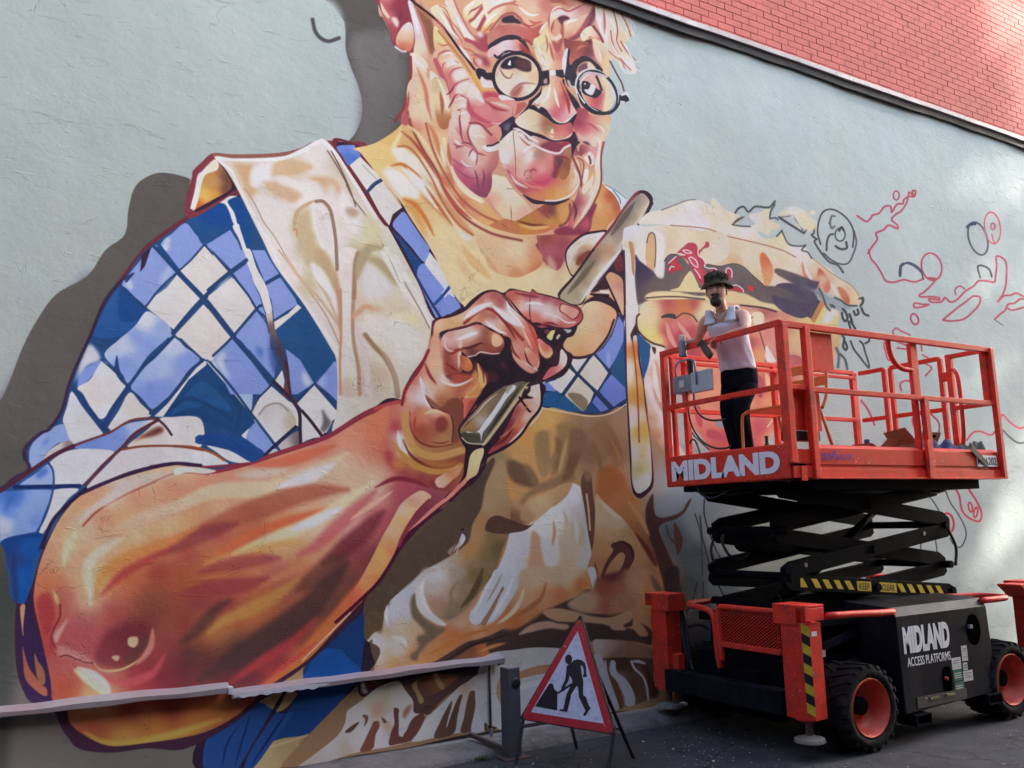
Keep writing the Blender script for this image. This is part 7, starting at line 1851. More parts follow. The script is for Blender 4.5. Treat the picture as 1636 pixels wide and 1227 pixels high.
MB().box((7.165,4.24,1.85),(7.2,5.45,2.05)).build('rear_panel',RED,lift,bevel=.002)
letter('brand_lettering','SKY',.125,.052,(5.02,4.1945,1.973),(1,0,0),(0,0,1),BLUEL,side,offset=.02,shear=.2)
letter('brand_lettering','JACK',.20,.052,(5.165,4.1945,1.967),(1,0,0),(0,0,1),BLUEL,side,offset=.01,shear=.2)
MB().prism([(5.125,4.194,1.985),(5.145,4.194,1.985),(5.185,4.194,2.05),(5.17,4.194,2.05)],(0,.004,0)).build('brand_mark',BLUEL,side)
MB().box((6.86,4.1925,1.945),(7.13,4.1965,2.035)).build('number_plate',LET,side)
letter('plate_lettering','MA1202',.255,.062,(6.868,4.1915,1.958),(1,0,0),(0,0,1),DBLK,side,offset=.012)
b=MB(); b.box((5.02,4.27,1.77),(6.98,5.40,1.842)); b.box((4.8,4.5,1.80),(5.1,5.3,1.842)); b.build('underframe',BLACK,lift,bevel=BV)
# rails -----------------------------------------------------------
def rail(name,a,b_,w=.038,h=.038,m=None,bev=.004): return MB().beam(a,b_,w,h).build(name,m or RED,lift,bevel=bev)
ZT,ZM=2.93,2.475; YN,YF=4.205,5.475
def post(x,y,z0=1.86,z1=ZT+.02,w=.045,h=.045,m=None): return MB().box((x-w/2,y-h/2,z0),(x+w/2,y+h/2,z1)).build('post',m or REDD,lift,bevel=.004)
# near side
rail('top_rail',(4.70,YN,ZT),(7.235,YN,ZT),.042,.045); rail('mid_rail',(4.98,YN,ZM),(7.2,YN,ZM)); rail('mid_rail',(4.74,YN+.01,ZM+.01),(4.96,YN+.01,ZM+.01))
post(4.735,YN+.012,1.95,ZT,.055,.075); post(4.955,YN-.004,1.84,ZT+.0,.052,.05); post(5.02,YN+.035,1.97,ZT,.03,.04)
post(6.215,YN+.03,2.5,ZT-.02,.085,.035); post(6.245,YN-.012,1.84,ZM,.055,.045); post(6.19,YN+.03,1.97,ZM,.04,.04); post(6.215,YN-.026,1.845,2.14,.05,.03)
post(7.165,YN+.02,2.5,ZT,.09,.03); post(7.21,YN-.012,1.845,ZT+.015,.045,.045)
# front end
rail('top_rail',(4.725,YN,ZT+.012),(4.725,YF+.02,ZT+.012),.045,.04,REDD); rail('mid_rail',(4.73,YN,ZM+.015),(4.73,YF,ZM+.015),m=REDD)
post(4.73,YF,1.95,ZT+.01,.045,.05); post(4.80,YF-.015,1.97,ZT-.02,.03,.04); post(4.95,YF,1.9,ZT-.02,.045,.045)
# far side
rail('top_rail',(4.74,YF,ZT),(7.08,YF,ZT)); rail('top_rail',(4.9,YF-.05,ZT-.06),(7.05,YF-.05,ZT-.06),.03,.03); rail('mid_rail',(4.76,YF,ZM),(7.08,YF,ZM))
post(7.08,YF,2.2,ZT,.07,.04); post(7.09,YF,1.9,ZM-.02); post(6.0,YF,1.9,ZT-.02)
# far end with gate
XR=7.18
for y0,y1 in ((YF,5.20),(5.13,4.63),(4.55,YN)):
    rail('top_rail',(XR,y0,ZT),(XR,y1,ZT)); rail('mid_rail',(XR,y0,ZM),(XR,y1,ZM))
for y in (5.20,5.13,4.63): post(XR,y,1.95,ZT,.035,.04)
post(XR,4.545,1.95,ZT+.02,.045,.05)
MB().box((XR-.02,4.55,2.72),(XR+.02,4.63,2.80)).build('hinge',RED,lift,bevel=.003); MB().box((XR-.02,4.56,2.08),(XR+.02,4.62,2.14)).build('hinge',RED,lift,bevel=.003)
MB().tube(catmull([(XR-.01,4.54,2.82),(XR-.01,4.49,2.79),(XR-.01,4.47,2.68),(XR-.01,4.47,2.35),(XR-.01,4.49,2.16),(XR-.01,4.54,2.12)],5),.018,8).build('handle',RED,lift,smooth=True)
MB().tube(catmull([(5.93,YN+.03,ZT-.02),(5.935,YN+.03,2.84),(5.98,YN+.03,2.75),(6.08,YN+.03,2.70),(6.19,YN+.03,2.70)],5),.02,8).build('handle',RED,lift,smooth=True)
# plates on the near rail
np_=MB().box((4.99,YN+.02,2.625),(5.265,YN+.026,2.905)).build('upper_plate',RED,lift)
lp=MB().box((4.76,YN+.05,2.185),(5.12,YN+.056,2.49)).build('lower_plate',RED,lift,bevel=.002)
MB().box((4.785,YN+.047,2.375),(4.82,YN+.0495,2.475)).build('slot',DARK,lp)
for px_,pz in ((4.88,2.44),(5.06,2.42),(4.88,2.28),(5.07,2.27),(4.80,2.22)): MB().cyl((px_,YN+.044,pz),(px_,YN+.0495,pz),.008,8).build('bolt',REDD,lp)
MB().box((4.79,YN+.052,2.115),(5.10,YN+.14,2.185)).build('black_box',DBLK,lift,bevel=.008)
# control box with joystick
cb=MB().box((4.77,5.20,2.60),(4.90,5.43,2.74)).build('control_box',CTRL,lift,bevel=.008)
MB().box((4.765,4.98,2.575),(4.80,5.205,2.745)).build('cover_plate',CPLATE,cb,bevel=.01)
MB().cyl((4.79,5.225,2.73),(4.79,5.225,2.86),.022,10,.028).build('joystick',DBLK,cb,bevel=.004)
MB().tube(catmull([(4.77,5.38,2.74),(4.75,5.36,2.80),(4.75,5.32,2.845),(4.75,5.2,2.85),(4.75,5.14,2.83),(4.75,5.13,2.78),(4.755,5.13,2.64)],4),.008,6).build('guard_tube',GALV,cb,smooth=True)
b=MB(); b.box((4.762,5.28,2.64),(4.768,5.34,2.70)); b.build('switch_label',PAPER,cb)
for nm,P in (('cable',[(4.80,5.22,2.6),(4.80,5.20,2.45),(4.84,5.12,2.36),(4.9,4.98,2.35),(5.0,4.93,2.4)]),('cable',[(4.80,5.30,2.6),(4.80,5.27,2.35),(4.84,5.2,2.2),(4.88,5.08,2.13),(4.95,4.98,2.15),(5.0,4.93,2.3)]),('cable',[(4.93,5.44,2.2),(4.92,5.40,2.23),(4.90,5.33,2.2),(4.88,5.25,2.05),(4.88,5.2,1.97)])):
    MB().tube(catmull(P,6),.0085,6).build(nm,CABLE,lift,smooth=True)
for P in ([(4.76,5.2,1.84),(4.77,5.17,1.78),(4.79,5.08,1.745),(4.82,5.0,1.77),(4.86,4.9,1.83)],[(4.8,5.3,1.83),(4.8,5.2,1.79),(4.84,5.05,1.79),(4.9,4.9,1.82)],[(4.84,5.1,1.80),(4.88,5.0,1.77),(4.95,4.9,1.78),(5.1,4.8,1.8)],[(6.3,4.4,1.8),(6.5,4.38,1.745),(6.7,4.4,1.76),(6.8,4.42,1.80)]):
    MB().tube(catmull(P,6),.009,6).build('hose',CABLE,lift,smooth=True)
MB().box((4.76,5.0,1.80),(4.86,5.36,1.845)).build('bracket',BLACK,lift,bevel=.006)
# scissor arms ----------------------------------------------------
XL,XRt=5.0,6.88
def arm(y,zl,zr,t=.05,h=.115,x0=XL,x1=XRt):
    a=Vector((x0,y,zl)); c=Vector((x1,y,zr)); d=(c-a).normalized(); u=Vector((-d.z,0,d.x))*h/2
    e=d*.055
    pts=[a-u-e*.2,a-e*1.1-u*.3,a-e*1.0+u*.5,a+e*.6+u,c-e*.6+u,c+e*1.0+u*.3,c+e*1.1-u*.5,c-u+e*.2]
    return MB().prism([p-Vector((0,t/2,0)) for p in pts],(0,t,0)).build('scissor_arm',BLACK,lift,bevel=.005)
for yo,yi in ((4.56,4.63),(5.31,5.24)):
    for (a1,a2),(i1,i2) in (((1.12,.945),(.93,1.12)),((1.205,1.44),(1.45,1.20)),((1.78,1.53),(1.53,1.78))):
        o=arm(yo,a1,a2); 
        if yo==4.56 and a1==1.12: keep=o
        arm(yi,i1,i2)
for x,z in ((XL,1.16),(XRt,1.16),(XL,1.49),(XRt,1.485),((XL+XRt)/2,1.03),((XL+XRt)/2,1.32),((XL+XRt)/2,1.655),(XL,.95),(XRt,.95),(XL+.05,1.79),(XRt-.05,1.79)):
    MB().cyl((x,4.52,z),(x,5.35,z),.03,12).build('pivot_tube',BLACK,lift,smooth=False)
for x,z in ((XL+.16,1.235),((XL+XRt)/2,1.325),(XRt-.3,1.42)): MB().cyl((x,4.532,z),(x,4.538,z),.016,12).build('pivot_pin',GALV,lift)
MB().cyl((5.35,4.93,.98),(6.05,4.93,1.36),.05,14).cyl((6.05,4.93,1.36),(6.6,4.93,1.66),.028,12).build('hydraulic_ram',BLACK,lift,smooth=True)
MB().cyl((5.15,4.9,1.42),(5.15,5.15,1.42),.1,16).build('hose_reel',BLACK,lift)
MB().box((5.085,5.06,1.40),(5.09,5.13,1.45)).build('reel_label',PAPER,lift)
for P in ([(5.02,5.2,1.5),(4.96,5.17,1.4),(5.02,5.13,1.28),(5.15,5.1,1.3),(5.2,5.1,1.45)],[(5.0,5.3,1.2),(4.96,5.3,1.35),(5.02,5.27,1.5)],[(6.85,4.5,1.45),(6.93,4.5,1.3),(6.9,4.5,1.15)]): MB().tube(catmull(P,6),.012,6).build('hose',CABLE,lift,smooth=True)
# decals along the lowest arm
def armpt(x,dz): 
    t=(x-XL)/(XRt-XL); return (x,4.5335,1.12+(.945-1.12)*t+dz)
for i,x in enumerate([5.12,5.24,5.36,5.48,5.60,  6.21,6.33,6.45,6.57,6.69]):
    if i==0: P=[armpt(x-.035,-.03),armpt(x+.04,-.03),armpt(x+.02,.0),armpt(x-.005,.034),armpt(x-.03,.034)]
    else: P=[armpt(x+.005,-.03),armpt(x+.065,-.03),armpt(x+.02,.034),armpt(x-.04,.034)]
    MB().prism(P,(0,-.0015,0)).build('hazard_stripe',YEL,keep)
for x,wd,tx in ((5.70,.16,'KEEP'),(5.96,.20,'CLEAR')):
    MB().prism([armpt(x,-.036),armpt(x+wd,-.036),armpt(x+wd,.036),armpt(x,.036)],(0,-.0015,0)).build('yellow_label',YEL,keep)
    o=Vector(armpt(x+.022,-.026)); letter('label_lettering',tx,wd-.045,.048,(o.x,4.5312,o.z),(1,0,-.093),(.093,0,1),DBLK,keep,offset=.02,ext=.0004)
# chassis ---------------------------------------------------------
def cover(y0,y1,near):
    s=1 if near else -1
    P=[(y0,.20),(y0,.865),(y0+s*.05,.925),(y1,.955),(y1,.20)]
    b=MB(); V0=[(5.57,y,z) for y,z in P]; V1=[(6.67,y,z) for y,z in P]
    V0[0]=(5.59,P[0][0],.20); V0[-1]=(5.59,P[-1][0],.20); V1[1]=(6.66,P[1][0],P[1][1]); V1[0]=(6.70,P[0][0],.23)
    b.add(V0+V1,[(0,1,2,3,4),(9,8,7,6,5),(0,5,6,1),(1,6,7,2),(2,7,8,3),(3,8,9,4),(4,9,5,0)])
    return b.build('side_cover',BOXB,lift,bevel=.006)
cvr=cover(4.13,4.75,True); cover(5.77,5.2,False)
yL=4.1285
letter('cover_lettering','MIDLAND',.535,.185,(5.63,yL,.605),(1,0,0),(0,0,1),LET,cvr,offset=.055)
letter('cover_lettering','ACCESS PLATFORMS',.50,.062,(5.655,yL,.515),(1,0,0),(0,0,1),LET,cvr,offset=.004)
th=[2*math.pi*k/24 for k in range(24)]
MB().prism([(6.47+.085*math.cos(a)*(1-.0*math.sin(a)),yL+.0005,.705+.115*math.sin(a)) for a in th],(0,-.002,0)).build('port_hole',DARK,cvr)
MB().prism([(6.09+.05*math.copysign(abs(math.cos(a))**.5,math.cos(a)),yL+.0005,.375+.10*math.copysign(abs(math.sin(a))**.5,math.sin(a))) for a in th],(0,-.002,0)).build('latch_recess',DARK,cvr)
MB().cyl((6.065,yL,.395),(6.065,yL-.02,.395),.012,10).build('stop_button',RIM,cvr)
MB().box((6.395,yL-.022,.72),(6.43,yL-.003,.745)).build('latch',GALV,cvr)
for nm,x0,x1,z0,z1,mt in (('paper_label',6.16,6.27,.44,.525,PAPER),('paper_label',6.29,6.36,.49,.60,PAPER),('paper_label',6.29,6.345,.425,.478,PAPER),('paper_label',6.285,6.40,.345,.42,PAPER),('green_label',6.165,6.27,.36,.435,GRN),('green_label',6.17,6.28,.27,.352,GRN)):
    MB().box((x0,yL-.0012,z0),(x1,yL,z1)).build(nm,mt,cvr)
letter('label_lettering','CE',.038,.028,(6.298,yL-.002,.438),(1,0,0),(0,0,1),DBLK,cvr,offset=.02,ext=.0003)
for z in (.41,.395,.38,.32,.305,.29): MB().box((6.18,yL-.0018,z),(6.26,yL-.0008,z+.006)).build('label_line',PAPER,cvr)
for x,z,w_ in ((6.30,.575,.05),(6.305,.56,.04),(6.31,.515,.045),(6.30,.40,.08),(6.30,.385,.06),(6.30,.37,.08),(6.175,.50,.08),(6.175,.485,.06)): MB().box((x,yL-.0018,z),(x+w_,yL-.0008,z+.004)).build('label_line',DBLK,cvr)
MB().box((5.72,yL-.003,.225),(6.30,yL+.002,.30)).build('worn_strip',mat('worn_dirt',(.05,.045,.04),.7,var=.4,scale=20,chips=(.35,.26,.08),cscale=30,cth=.68),cvr)
for x in (5.86,6.05): MB().box((x,yL-.012,.27),(x+.1,yL,.285)).build('latch_bar',mat('brass_worn',(.2,.15,.06),.6,var=.4),cvr)
b=MB(); b.box((4.86,4.5,.30),(7.08,5.4,.58)); b.box((4.9,4.62,.58),(7.0,5.3,.80)); b.build('chassis_frame',BLACK,lift,bevel=.008)
b=MB(); b.box((4.92,4.42,.80),(5.56,5.45,.86)); b.box((5.57,4.75,.80),(7.0,5.45,.90)); b.build('chassis_deck',BLACK,lift,bevel=.008)
b=MB(); b.beam((4.9,4.47,.60),(5.56,4.47,.74),.03,.06); b.beam((4.86,4.46,.36),(5.56,4.46,.48),.03,.16); b.box((4.9,4.44,.30),(5.56,4.47,.36)); b.build('frame_plate',BOXB,lift,bevel=.004)
for x in (5.02,5.09,5.14): MB().box((x,4.432,.60),(x+.035,4.436,.645)).build('warning_label',PAPER,lift)
MB().cyl((5.05,4.43,.62),(5.05,4.4315,.62),.013,12).build('warning_mark',RIM,lift)
letter('frame_mark','JK',.06,.03,(5.16,4.4395,.43),(1,0,0),(0,0,1),YEL,lift,ext=.0005)
beamo=MB().box((4.665,4.40,.265),(4.775,5.60,.425)).build('cross_beam',BOXB,lift,bevel=.006)
b=MB(); b.box((4.80,4.5,.22),(4.86,5.5,.34)); b.cyl((4.9,4.6,.2),(4.9,5.4,.2),.05,10); b.box((4.78,4.7,.42),(4.95,5.25,.5)); b.build('axle',BLACK,lift,bevel=.006)
for x0,x1,z in ((5.66,5.83,.115),(6.53,6.70,.15)):
    b=MB(); y0=4.10
    for lo,hi in (((x0,y0,z),(x1,5.7,z+.008)),((x0,y0,z+.067),(x1,5.7,z+.075)),((x0,y0,z+.008),(x0+.008,5.7,z+.067)),((x1-.008,y0,z+.008),(x1,5.7,z+.067))): b.box(lo,hi)
    b.build('fork_pocket',BLACK,lift); MB().box((x0+.009,y0+.25,z+.009),(x1-.009,y0+.26,z+.066)).build('pocket_back',DARK,lift)
# outriggers
def outrigger(x0,near,sx=1):
    s=1 if near else -1; ya=4.165 if near else 5.785; yb=ya+s*.215
    r=[]
    def bx(b,xa,xb,y0,y1,z0,z1): b.box((min(xa,xb),min(y0,y1),z0),(max(xa,xb),max(y0,y1),z1))
    xa=x0; xb=x0+sx*.15; c=.035
    b=MB(); P=[(xa+sx*c,ya),(xb,ya),(xb,yb),(xa,yb),(xa,ya+s*c)]
    b.prism([(x,y,.265) for x,y in P],(0,0,.62)); leg=b.build('outrigger_leg',REDD,lift,bevel=.004)
    b=MB(); bx(b,xa-sx*.012,xb+sx*.02,ya+s*.06,yb+s*.05,.87,.995); bx(b,xa-sx*.012,xb+sx*.02,ya-s*.02,yb+s*.05,.985,1.003); bx(b,xa-sx*.012,xb+sx*.02,ya-s*.02,ya-s*.012,.90,.985)
    b.build('outrigger_cap',REDD,lift,bevel=.004)
    MB().box((min(xa+sx*.03,xa+sx*.09),min(ya+s*.02,ya+s*.08),.885),(max(xa+sx*.03,xa+sx*.09),max(ya+s*.02,ya+s*.08),.955)).build('cylinder_head',RED,lift,bevel=.006)
    d=.0015; n=9; z0,z1=.29,.86
    for k in range(n):
        za=z0+(z1-z0)*k/n; zb=z0+(z1-z0)*(k+1)/n; sh=.03
        A=(xa-sx*d,ya+s*c+s*d*0,0); B=(xa+sx*c,ya-s*d,0)
        if k%2==0: m_=YEL
        else: m_=DBLK
        MB().prism([(A[0],A[1],za+sh),(B[0],B[1],za),(B[0],B[1],zb),(A[0],A[1],zb+sh)],(-sx*.001,-s*.001,0)).build('hazard_tape',m_,leg)
    cxm,cym=(xa+xb)/2+sx*.01,(ya+yb)/2
    b=MB().lathe([(0,.255),(.085,.255),(.088,.265),(.088,.285),(0,.285)],(cxm,cym,0),'z',20).build('foot_collar',REDD,lift)
    MB().cyl((cxm,cym,.15),(cxm,cym,.27),.024,12).build('foot_rod',RUST,lift)
    MB().lathe([(0,.155),(.03,.155),(.05,.148),(.098,.135),(.102,.115),(.095,.108),(0,.108)],(cxm,cym,0),'z',28).build('foot_pad',mat('foot_pad_steel',(.26,.23,.20),.7,var=.25,scale=14,dirt=(.1,.05,.03),dirtamt=.6,dscale=20),lift)
    return leg
lg=outrigger(4.685,True); outrigger(4.685,False); outrigger(7.60,True,-1); outrigger(7.60,False,-1)
MB().prism([(7.22,4.16,.99),(7.45,4.16,.99),(7.45,4.16,.86),(7.33,4.16,.90),(7.22,4.16,.975)],(0,.2,0)).build('cap_flange',REDD,lift,bevel=.003)
MB().box((4.74,4.1625,.80),(4.79,4.165,.83)).build('white_label',LET,lg)
b=MB(); b.box((4.73,5.50,.42),(4.80,5.60,.54)); b.build('outrigger_bracket',REDD,lift,bevel=.004)
for P in ([(4.85,5.62,.95),(4.86,5.58,.8),(4.85,5.55,.6),(4.84,5.5,.42)],[(4.87,5.6,.95),(4.88,5.56,.75),(4.87,5.52,.5),(4.86,5.48,.4)]): MB().tube(catmull(P,5),.014,6).build('hose',CABLE,lift,smooth=True)
# bumper tubes and mesh guard
MB().tube(catmull([(4.88,4.14,.925),(5.2,4.13,.915),(5.4,4.135,.905),(5.575,4.15,.90)],4),.024,10).build('bumper_tube',RED,lift,smooth=True)
MB().tube(catmull([(6.64,4.15,.905),(6.85,4.14,.905),(6.98,4.16,.905),(7.02,4.24,.905),(7.0,4.4,.905),(6.8,4.5,.905),(6.7,4.52,.91)],5),.024,10).build('bumper_tube',RED,lift,smooth=True)
MB().tube(catmull([(5.3,5.45,.93),(4.95,5.42,.935),(4.75,5.35,.94),(4.71,5.27,.93),(4.70,5.15,.92),(4.70,5.06,.89),(4.70,5.03,.80),(4.70,5.02,.6),(4.71,5.01,.50)],5),.022,10).build('bumper_tube',RED,lift,smooth=True)
gd=MB().tube(catmull([(4.70,4.42,.945),(4.70,4.7,.945),(4.70,4.93,.945),(4.70,4.975,.935),(4.70,4.99,.90),(4.70,4.99,.76),(4.70,4.975,.55)],5),.02,10).build('guard_frame',REDD,lift,smooth=True)
MB().beam((4.70,4.40,.675),(4.70,4.99,.675),.03,.035).build('guard_rail',REDD,lift,bevel=.003)
b=MB()
ya,yb,za,zb=4.40,4.98,.69,.93
for k in range(-24,40):
    for sg in (1,-1):
        c0=ya+k*.036
        pts=[]
        # strand y=c0+t, z=za+sg*t*.62
        y0=c0; z0=za if sg>0 else zb
        y1=c0+(zb-za)/.62; z1=zb if sg>0 else za
        t0=max(0,(ya-y0)/(y1-y0)); t1=min(1,(yb-y0)/(y1-y0))
        if t1<=t0+.01: continue
        b.beam((4.70+sg*.001,y0+(y1-y0)*t0,z0+(z1-z0)*t0),(4.70+sg*.001,y0+(y1-y0)*t1,z0+(z1-z0)*t1),.0032,.003,(1,0,0))
b.build('guard_mesh',RED,lift,kind='stuff')
# wheels
def wheel(x,near):
    s=1 if near else -1; y0=4.115 if near else 5.785
    r=.292; wl=empty('wheel',(x-LX[0],y0-LX[1],r),None,None); wl.parent=lift
    def Y(v): return v*s
    prof=[(.196,.02),(.21,.004),(.235,0),(.262,.008),(.276,.03),(.279,.06),(.279,.25),(.272,.28),(.25,.30),(.2,.30),(.19,.16)]
    def place(mb,name,mt,smooth=True,bevel=0):
        me=bpy.data.meshes.new(name); me.from_pydata(mb.v,[],mb.f); bm=bmesh.new(); bm.from_mesh(me); bmesh.ops.recalc_face_normals(bm,faces=bm.faces); bm.to_mesh(me); bm.free()
        o=bpy.data.objects.new(name,me); col.objects.link(o); me.materials.append(mt); o.parent=wl
        if smooth:
            for p in me.polygons: p.use_smooth=True
        if bevel:
            m=o.modifiers.new('bevel','BEVEL'); m.width=bevel; m.segments=2
        return o
    place(MB().lathe([(a,Y(h)) for a,h in prof],(0,0,0),'y',48),'tyre',RUB)
    b=MB(); n=22
    for k in range(n):
        for half in (0,1):
            a0=2*math.pi*(k+half*.5)/n; ya_,yb_=(0.012,.165) if half==0 else (.29,.14)
            P=[]
            for yy,da in ((ya_,0),(yb_,.26)):
                for dd in (0,.115):
                    for rr in (.268,.296 if yy not in (.012,.29) else .286):
                        a=a0+da+dd; P.append((rr*math.cos(a),Y(yy),rr*math.sin(a)))
            b.add(P,[(0,1,3,2),(4,6,7,5),(0,4,5,1),(2,3,7,6),(1,5,7,3),(0,2,6,4)])
            # shoulder part of the lug on the side wall
            if half==0:
                Q=[]
                for rr,yy in ((.286,.012),(.262,.002)):
                    for dd in (0,.115): 
                        Q.append((rr*math.cos(a0+dd),Y(yy-.003),rr*math.sin(a0+dd)))
                Q2=[(q[0]*.99,q[1]+Y(.012),q[2]*.99) for q in Q]
                b.add(Q+Q2,[(0,1,3,2),(4,6,7,5),(0,4,5,1),(1,5,7,3),(3,7,6,2),(2,6,4,0)])
    place(b,'tread',RUB,False,.003)
    place(MB().lathe([(.196,Y(.018)),(.190,Y(.006)),(.184,Y(.012)),(.176,Y(.05)),(.165,Y(.06)),(.160,Y(.10)),(.135,Y(.115)),(.12,Y(.13)),(.0,Y(.13))],(0,0,0),'y',40),'rim',RIM)
    place(MB().lathe([(.062,Y(.13)),(.06,Y(.085)),(.045,Y(.075)),(.0,Y(.075))],(0,0,0),'y',20),'hub',BLACK)
    b=MB()
    for k in range(5):
        a=2*math.pi*k/5; b.cyl((.085*math.cos(a),Y(.13),.085*math.sin(a)),(.085*math.cos(a),Y(.11),.085*math.sin(a)),.011,6)
    place(b,'wheel_nuts',RIM,False)
    return wl
for x in (5.225,6.90):
    for nr in (True,False): wheel(x,nr)
# ---------------------------------------------------------------- things on the deck
ch=empty('metal_chair',(5.05,4.54,1.965),'orange tubular metal chair standing inside the red lift cage','chair')
b=MB().box((4.86,4.35,2.365),(5.26,4.73,2.385)); b.build('seat',ORANGE,ch,bevel=.006)
for x,y,x2,y2 in ((4.85,4.73,4.83,4.75),(4.85,4.35,4.83,4.33)):
    MB().tube(catmull([(5.1,y,2.375),(4.9,y,2.375),(4.855,y,2.36),(4.84,y2,2.32),(x2,y2,2.1),(x2,y2,1.97)],4),.012,8).build('leg',ORANGE,ch,smooth=True)
for y in (4.74,4.34):
    MB().tube(catmull([(5.24,y,2.37),(5.29,y,2.45),(5.31,y,2.55),(5.32,y,2.72)],4),.012,8).build('back_frame',ORANGE,ch,smooth=True)
    MB().tube([(5.22,y,2.36),(5.34,y-.02*(1 if y<4.5 else -1),1.97)],.012,8).build('leg',ORANGE,ch,smooth=True)
for z0,z1 in ((2.66,2.73),(2.55,2.62)): MB().box((5.312,4.34,z0),(5.32,4.74,z1)).build('backrest',ORANGE,ch,bevel=.003)
bt=MB().lathe([(0,0),(.034,0),(.036,.01),(.036,.13),(.03,.16),(.014,.19),(.013,.235),(.016,.238),(.016,.25),(0,.25)],(5.2,4.86,1.965),'z',18).build('bottle',GLASSG,smooth=True)
tag(bt,'green glass bottle standing on the lift deck behind the orange chair','bottle')
sc_=empty('spray_can',(6.25,4.75,1.965),'small white spray can with dark cap beside the cardboard boxes','spray can')
MB().lathe([(0,0),(.03,0),(.03,.17),(.024,.185),(0,.185)],(6.25,4.75,1.965),'z',16).build('can_body',mat('can_lilac',(.5,.5,.62),.4),sc_,smooth=True)
MB().lathe([(.022,.185),(.022,.235),(0,.238)],(6.25,4.75,1.965),'z',14).build('can_cap',NAVY,sc_,smooth=True)
def carton(name,label,c,sx,sy,h,flaps,rot=0):
    r=empty(name,c,label,'box','open cardboard boxes on the lift deck'); x,y,z=c; t=.005
    R_=Matrix.Rotation(rot,3,'Z')
    def Wd(p): q=R_@Vector((p[0],p[1],0)); return (x+q.x,y+q.y,z+p[2])
    b=MB(); 
    def pl(a,c2):
        lo=a;hi=c2; V=[(lo[0],lo[1],lo[2]),(hi[0],lo[1],lo[2]),(hi[0],hi[1],lo[2]),(lo[0],hi[1],lo[2]),(lo[0],lo[1],hi[2]),(hi[0],lo[1],hi[2]),(hi[0],hi[1],hi[2]),(lo[0],hi[1],hi[2])]
        b.add([Wd(v) for v in V],[(0,3,2,1),(4,5,6,7),(0,1,5,4),(1,2,6,5),(2,3,7,6),(3,0,4,7)])
    pl((-sx/2,-sy/2,0),(sx/2,-sy/2+t,h)); pl((-sx/2,sy/2-t,0),(sx/2,sy/2,h)); pl((-sx/2,-sy/2+t,0),(-sx/2+t,sy/2-t,h)); pl((sx/2-t,-sy/2+t,0),(sx/2,sy/2-t,h)); pl((-sx/2+t,-sy/2+t,0),(sx/2-t,sy/2-t,t))
    b.build('carton',CARD,r)
    for P in flaps: MB().prism([Wd(p) for p in P],(R_@Vector((0,t,0))) if abs(P[0][0]-P[1][0])>1e-6 else (R_@Vector((t,0,0)))).build('flap',CARD,r)
    return r
c1=carton('cardboard_box','small open cardboard box with folded flaps, left of the two on the lift deck',(6.42,4.8,1.965),.28,.22,.16,[[(-.14,-.11,.16),(.14,-.11,.16),(.12,-.17,.245),(-.10,-.17,.235)],[(-.14,-.11,.16),(-.14,.11,.16),(-.22,.09,.20),(-.22,-.09,.2)]],.15)
c2=carton('cardboard_box','taller cardboard box with raised flaps and a dark printed front on the lift deck',(6.83,4.72,1.965),.30,.24,.2,[[(-.15,.12,.2),(.15,.12,.2),(.15,.2,.31),(-.15,.18,.33)],[(-.15,-.12,.2),(-.15,.12,.2),(-.30,.10,.30),(-.30,-.10,.33)],[(-.15,-.12,.20),(.15,-.12,.20),(.15,-.17,.295),(-.15,-.17,.295)]],.1)
b=MB()
for k in range(9): 
    x=6.70+k*.03; b.box((x,4.586+.0032*k,1.99),(x+.018,4.590+.0032*k,2.14))
b.build('printed_bars',mat('box_print',(.05,.045,.035),.8,var=.4),c2)
th=[2*math.pi*k/14 for k in range(14)]
MB().prism([(6.87+.035*math.cos(a),4.562,2.225+.014*math.sin(a)) for a in th],(0,-.004,.0)).build('hand_hole',DARK,c2)
# jacket draped on the edge
def cloth(name,mt,parent,cx_,cy_,sx,sy,hgt,zb,seed,nx_=26,ny_=14):
    r_=np.random.default_rng(seed); ph=r_.uniform(0,6.28,8); V=[];F=[]
    for j in range(ny_+1):
        for i in range(nx_+1):
            u=i/nx_*2-1; v=j/ny_*2-1
            e=max(0,1-(abs(u)**3)*.9-(abs(v)**3)*.9)
            h=hgt*e**.5*(.65+.2*math.sin(u*5+ph[0]+v*2)+.18*math.sin(v*7+ph[1]+u*3)+.1*math.sin(u*13+ph[2]-v*5))
            V.append((cx_+u*sx/2*(1+.06*math.sin(v*4+ph[3])),cy_+v*sy/2*(1+.1*math.sin(u*5+ph[4])),zb+max(0.004,h)))
    for j in range(ny_):
        for i in range(nx_): a=j*(nx_+1)+i; F.append((a,a+1,a+nx_+2,a+nx_+1))
    return MB().add(V,F).build(name,mt,parent,smooth=True,fix=False)
jk=empty('jacket',(6.65,4.35,1.97),'crumpled navy and grey jacket lying on the edge of the lift deck','jacket')
cloth('navy_body',NAVY,jk,6.62,4.36,.72,.22,.20,1.975,5); cloth('grey_sleeve',GREYCL,jk,7.02,4.34,.36,.18,.21,1.975,9,16,10)
MB().loft([[(6.78+.03*k,4.20-.012,2.10-.02*k-.028),(6.78+.03*k,4.185,2.10-.02*k-.03+.0),(6.78+.03*k+.01,4.185,2.10-.02*k+.02),(6.78+.03*k+.01,4.20,2.10-.02*k+.02)] for k in range(8)]).build('strap',DBLK,jk,smooth=False)

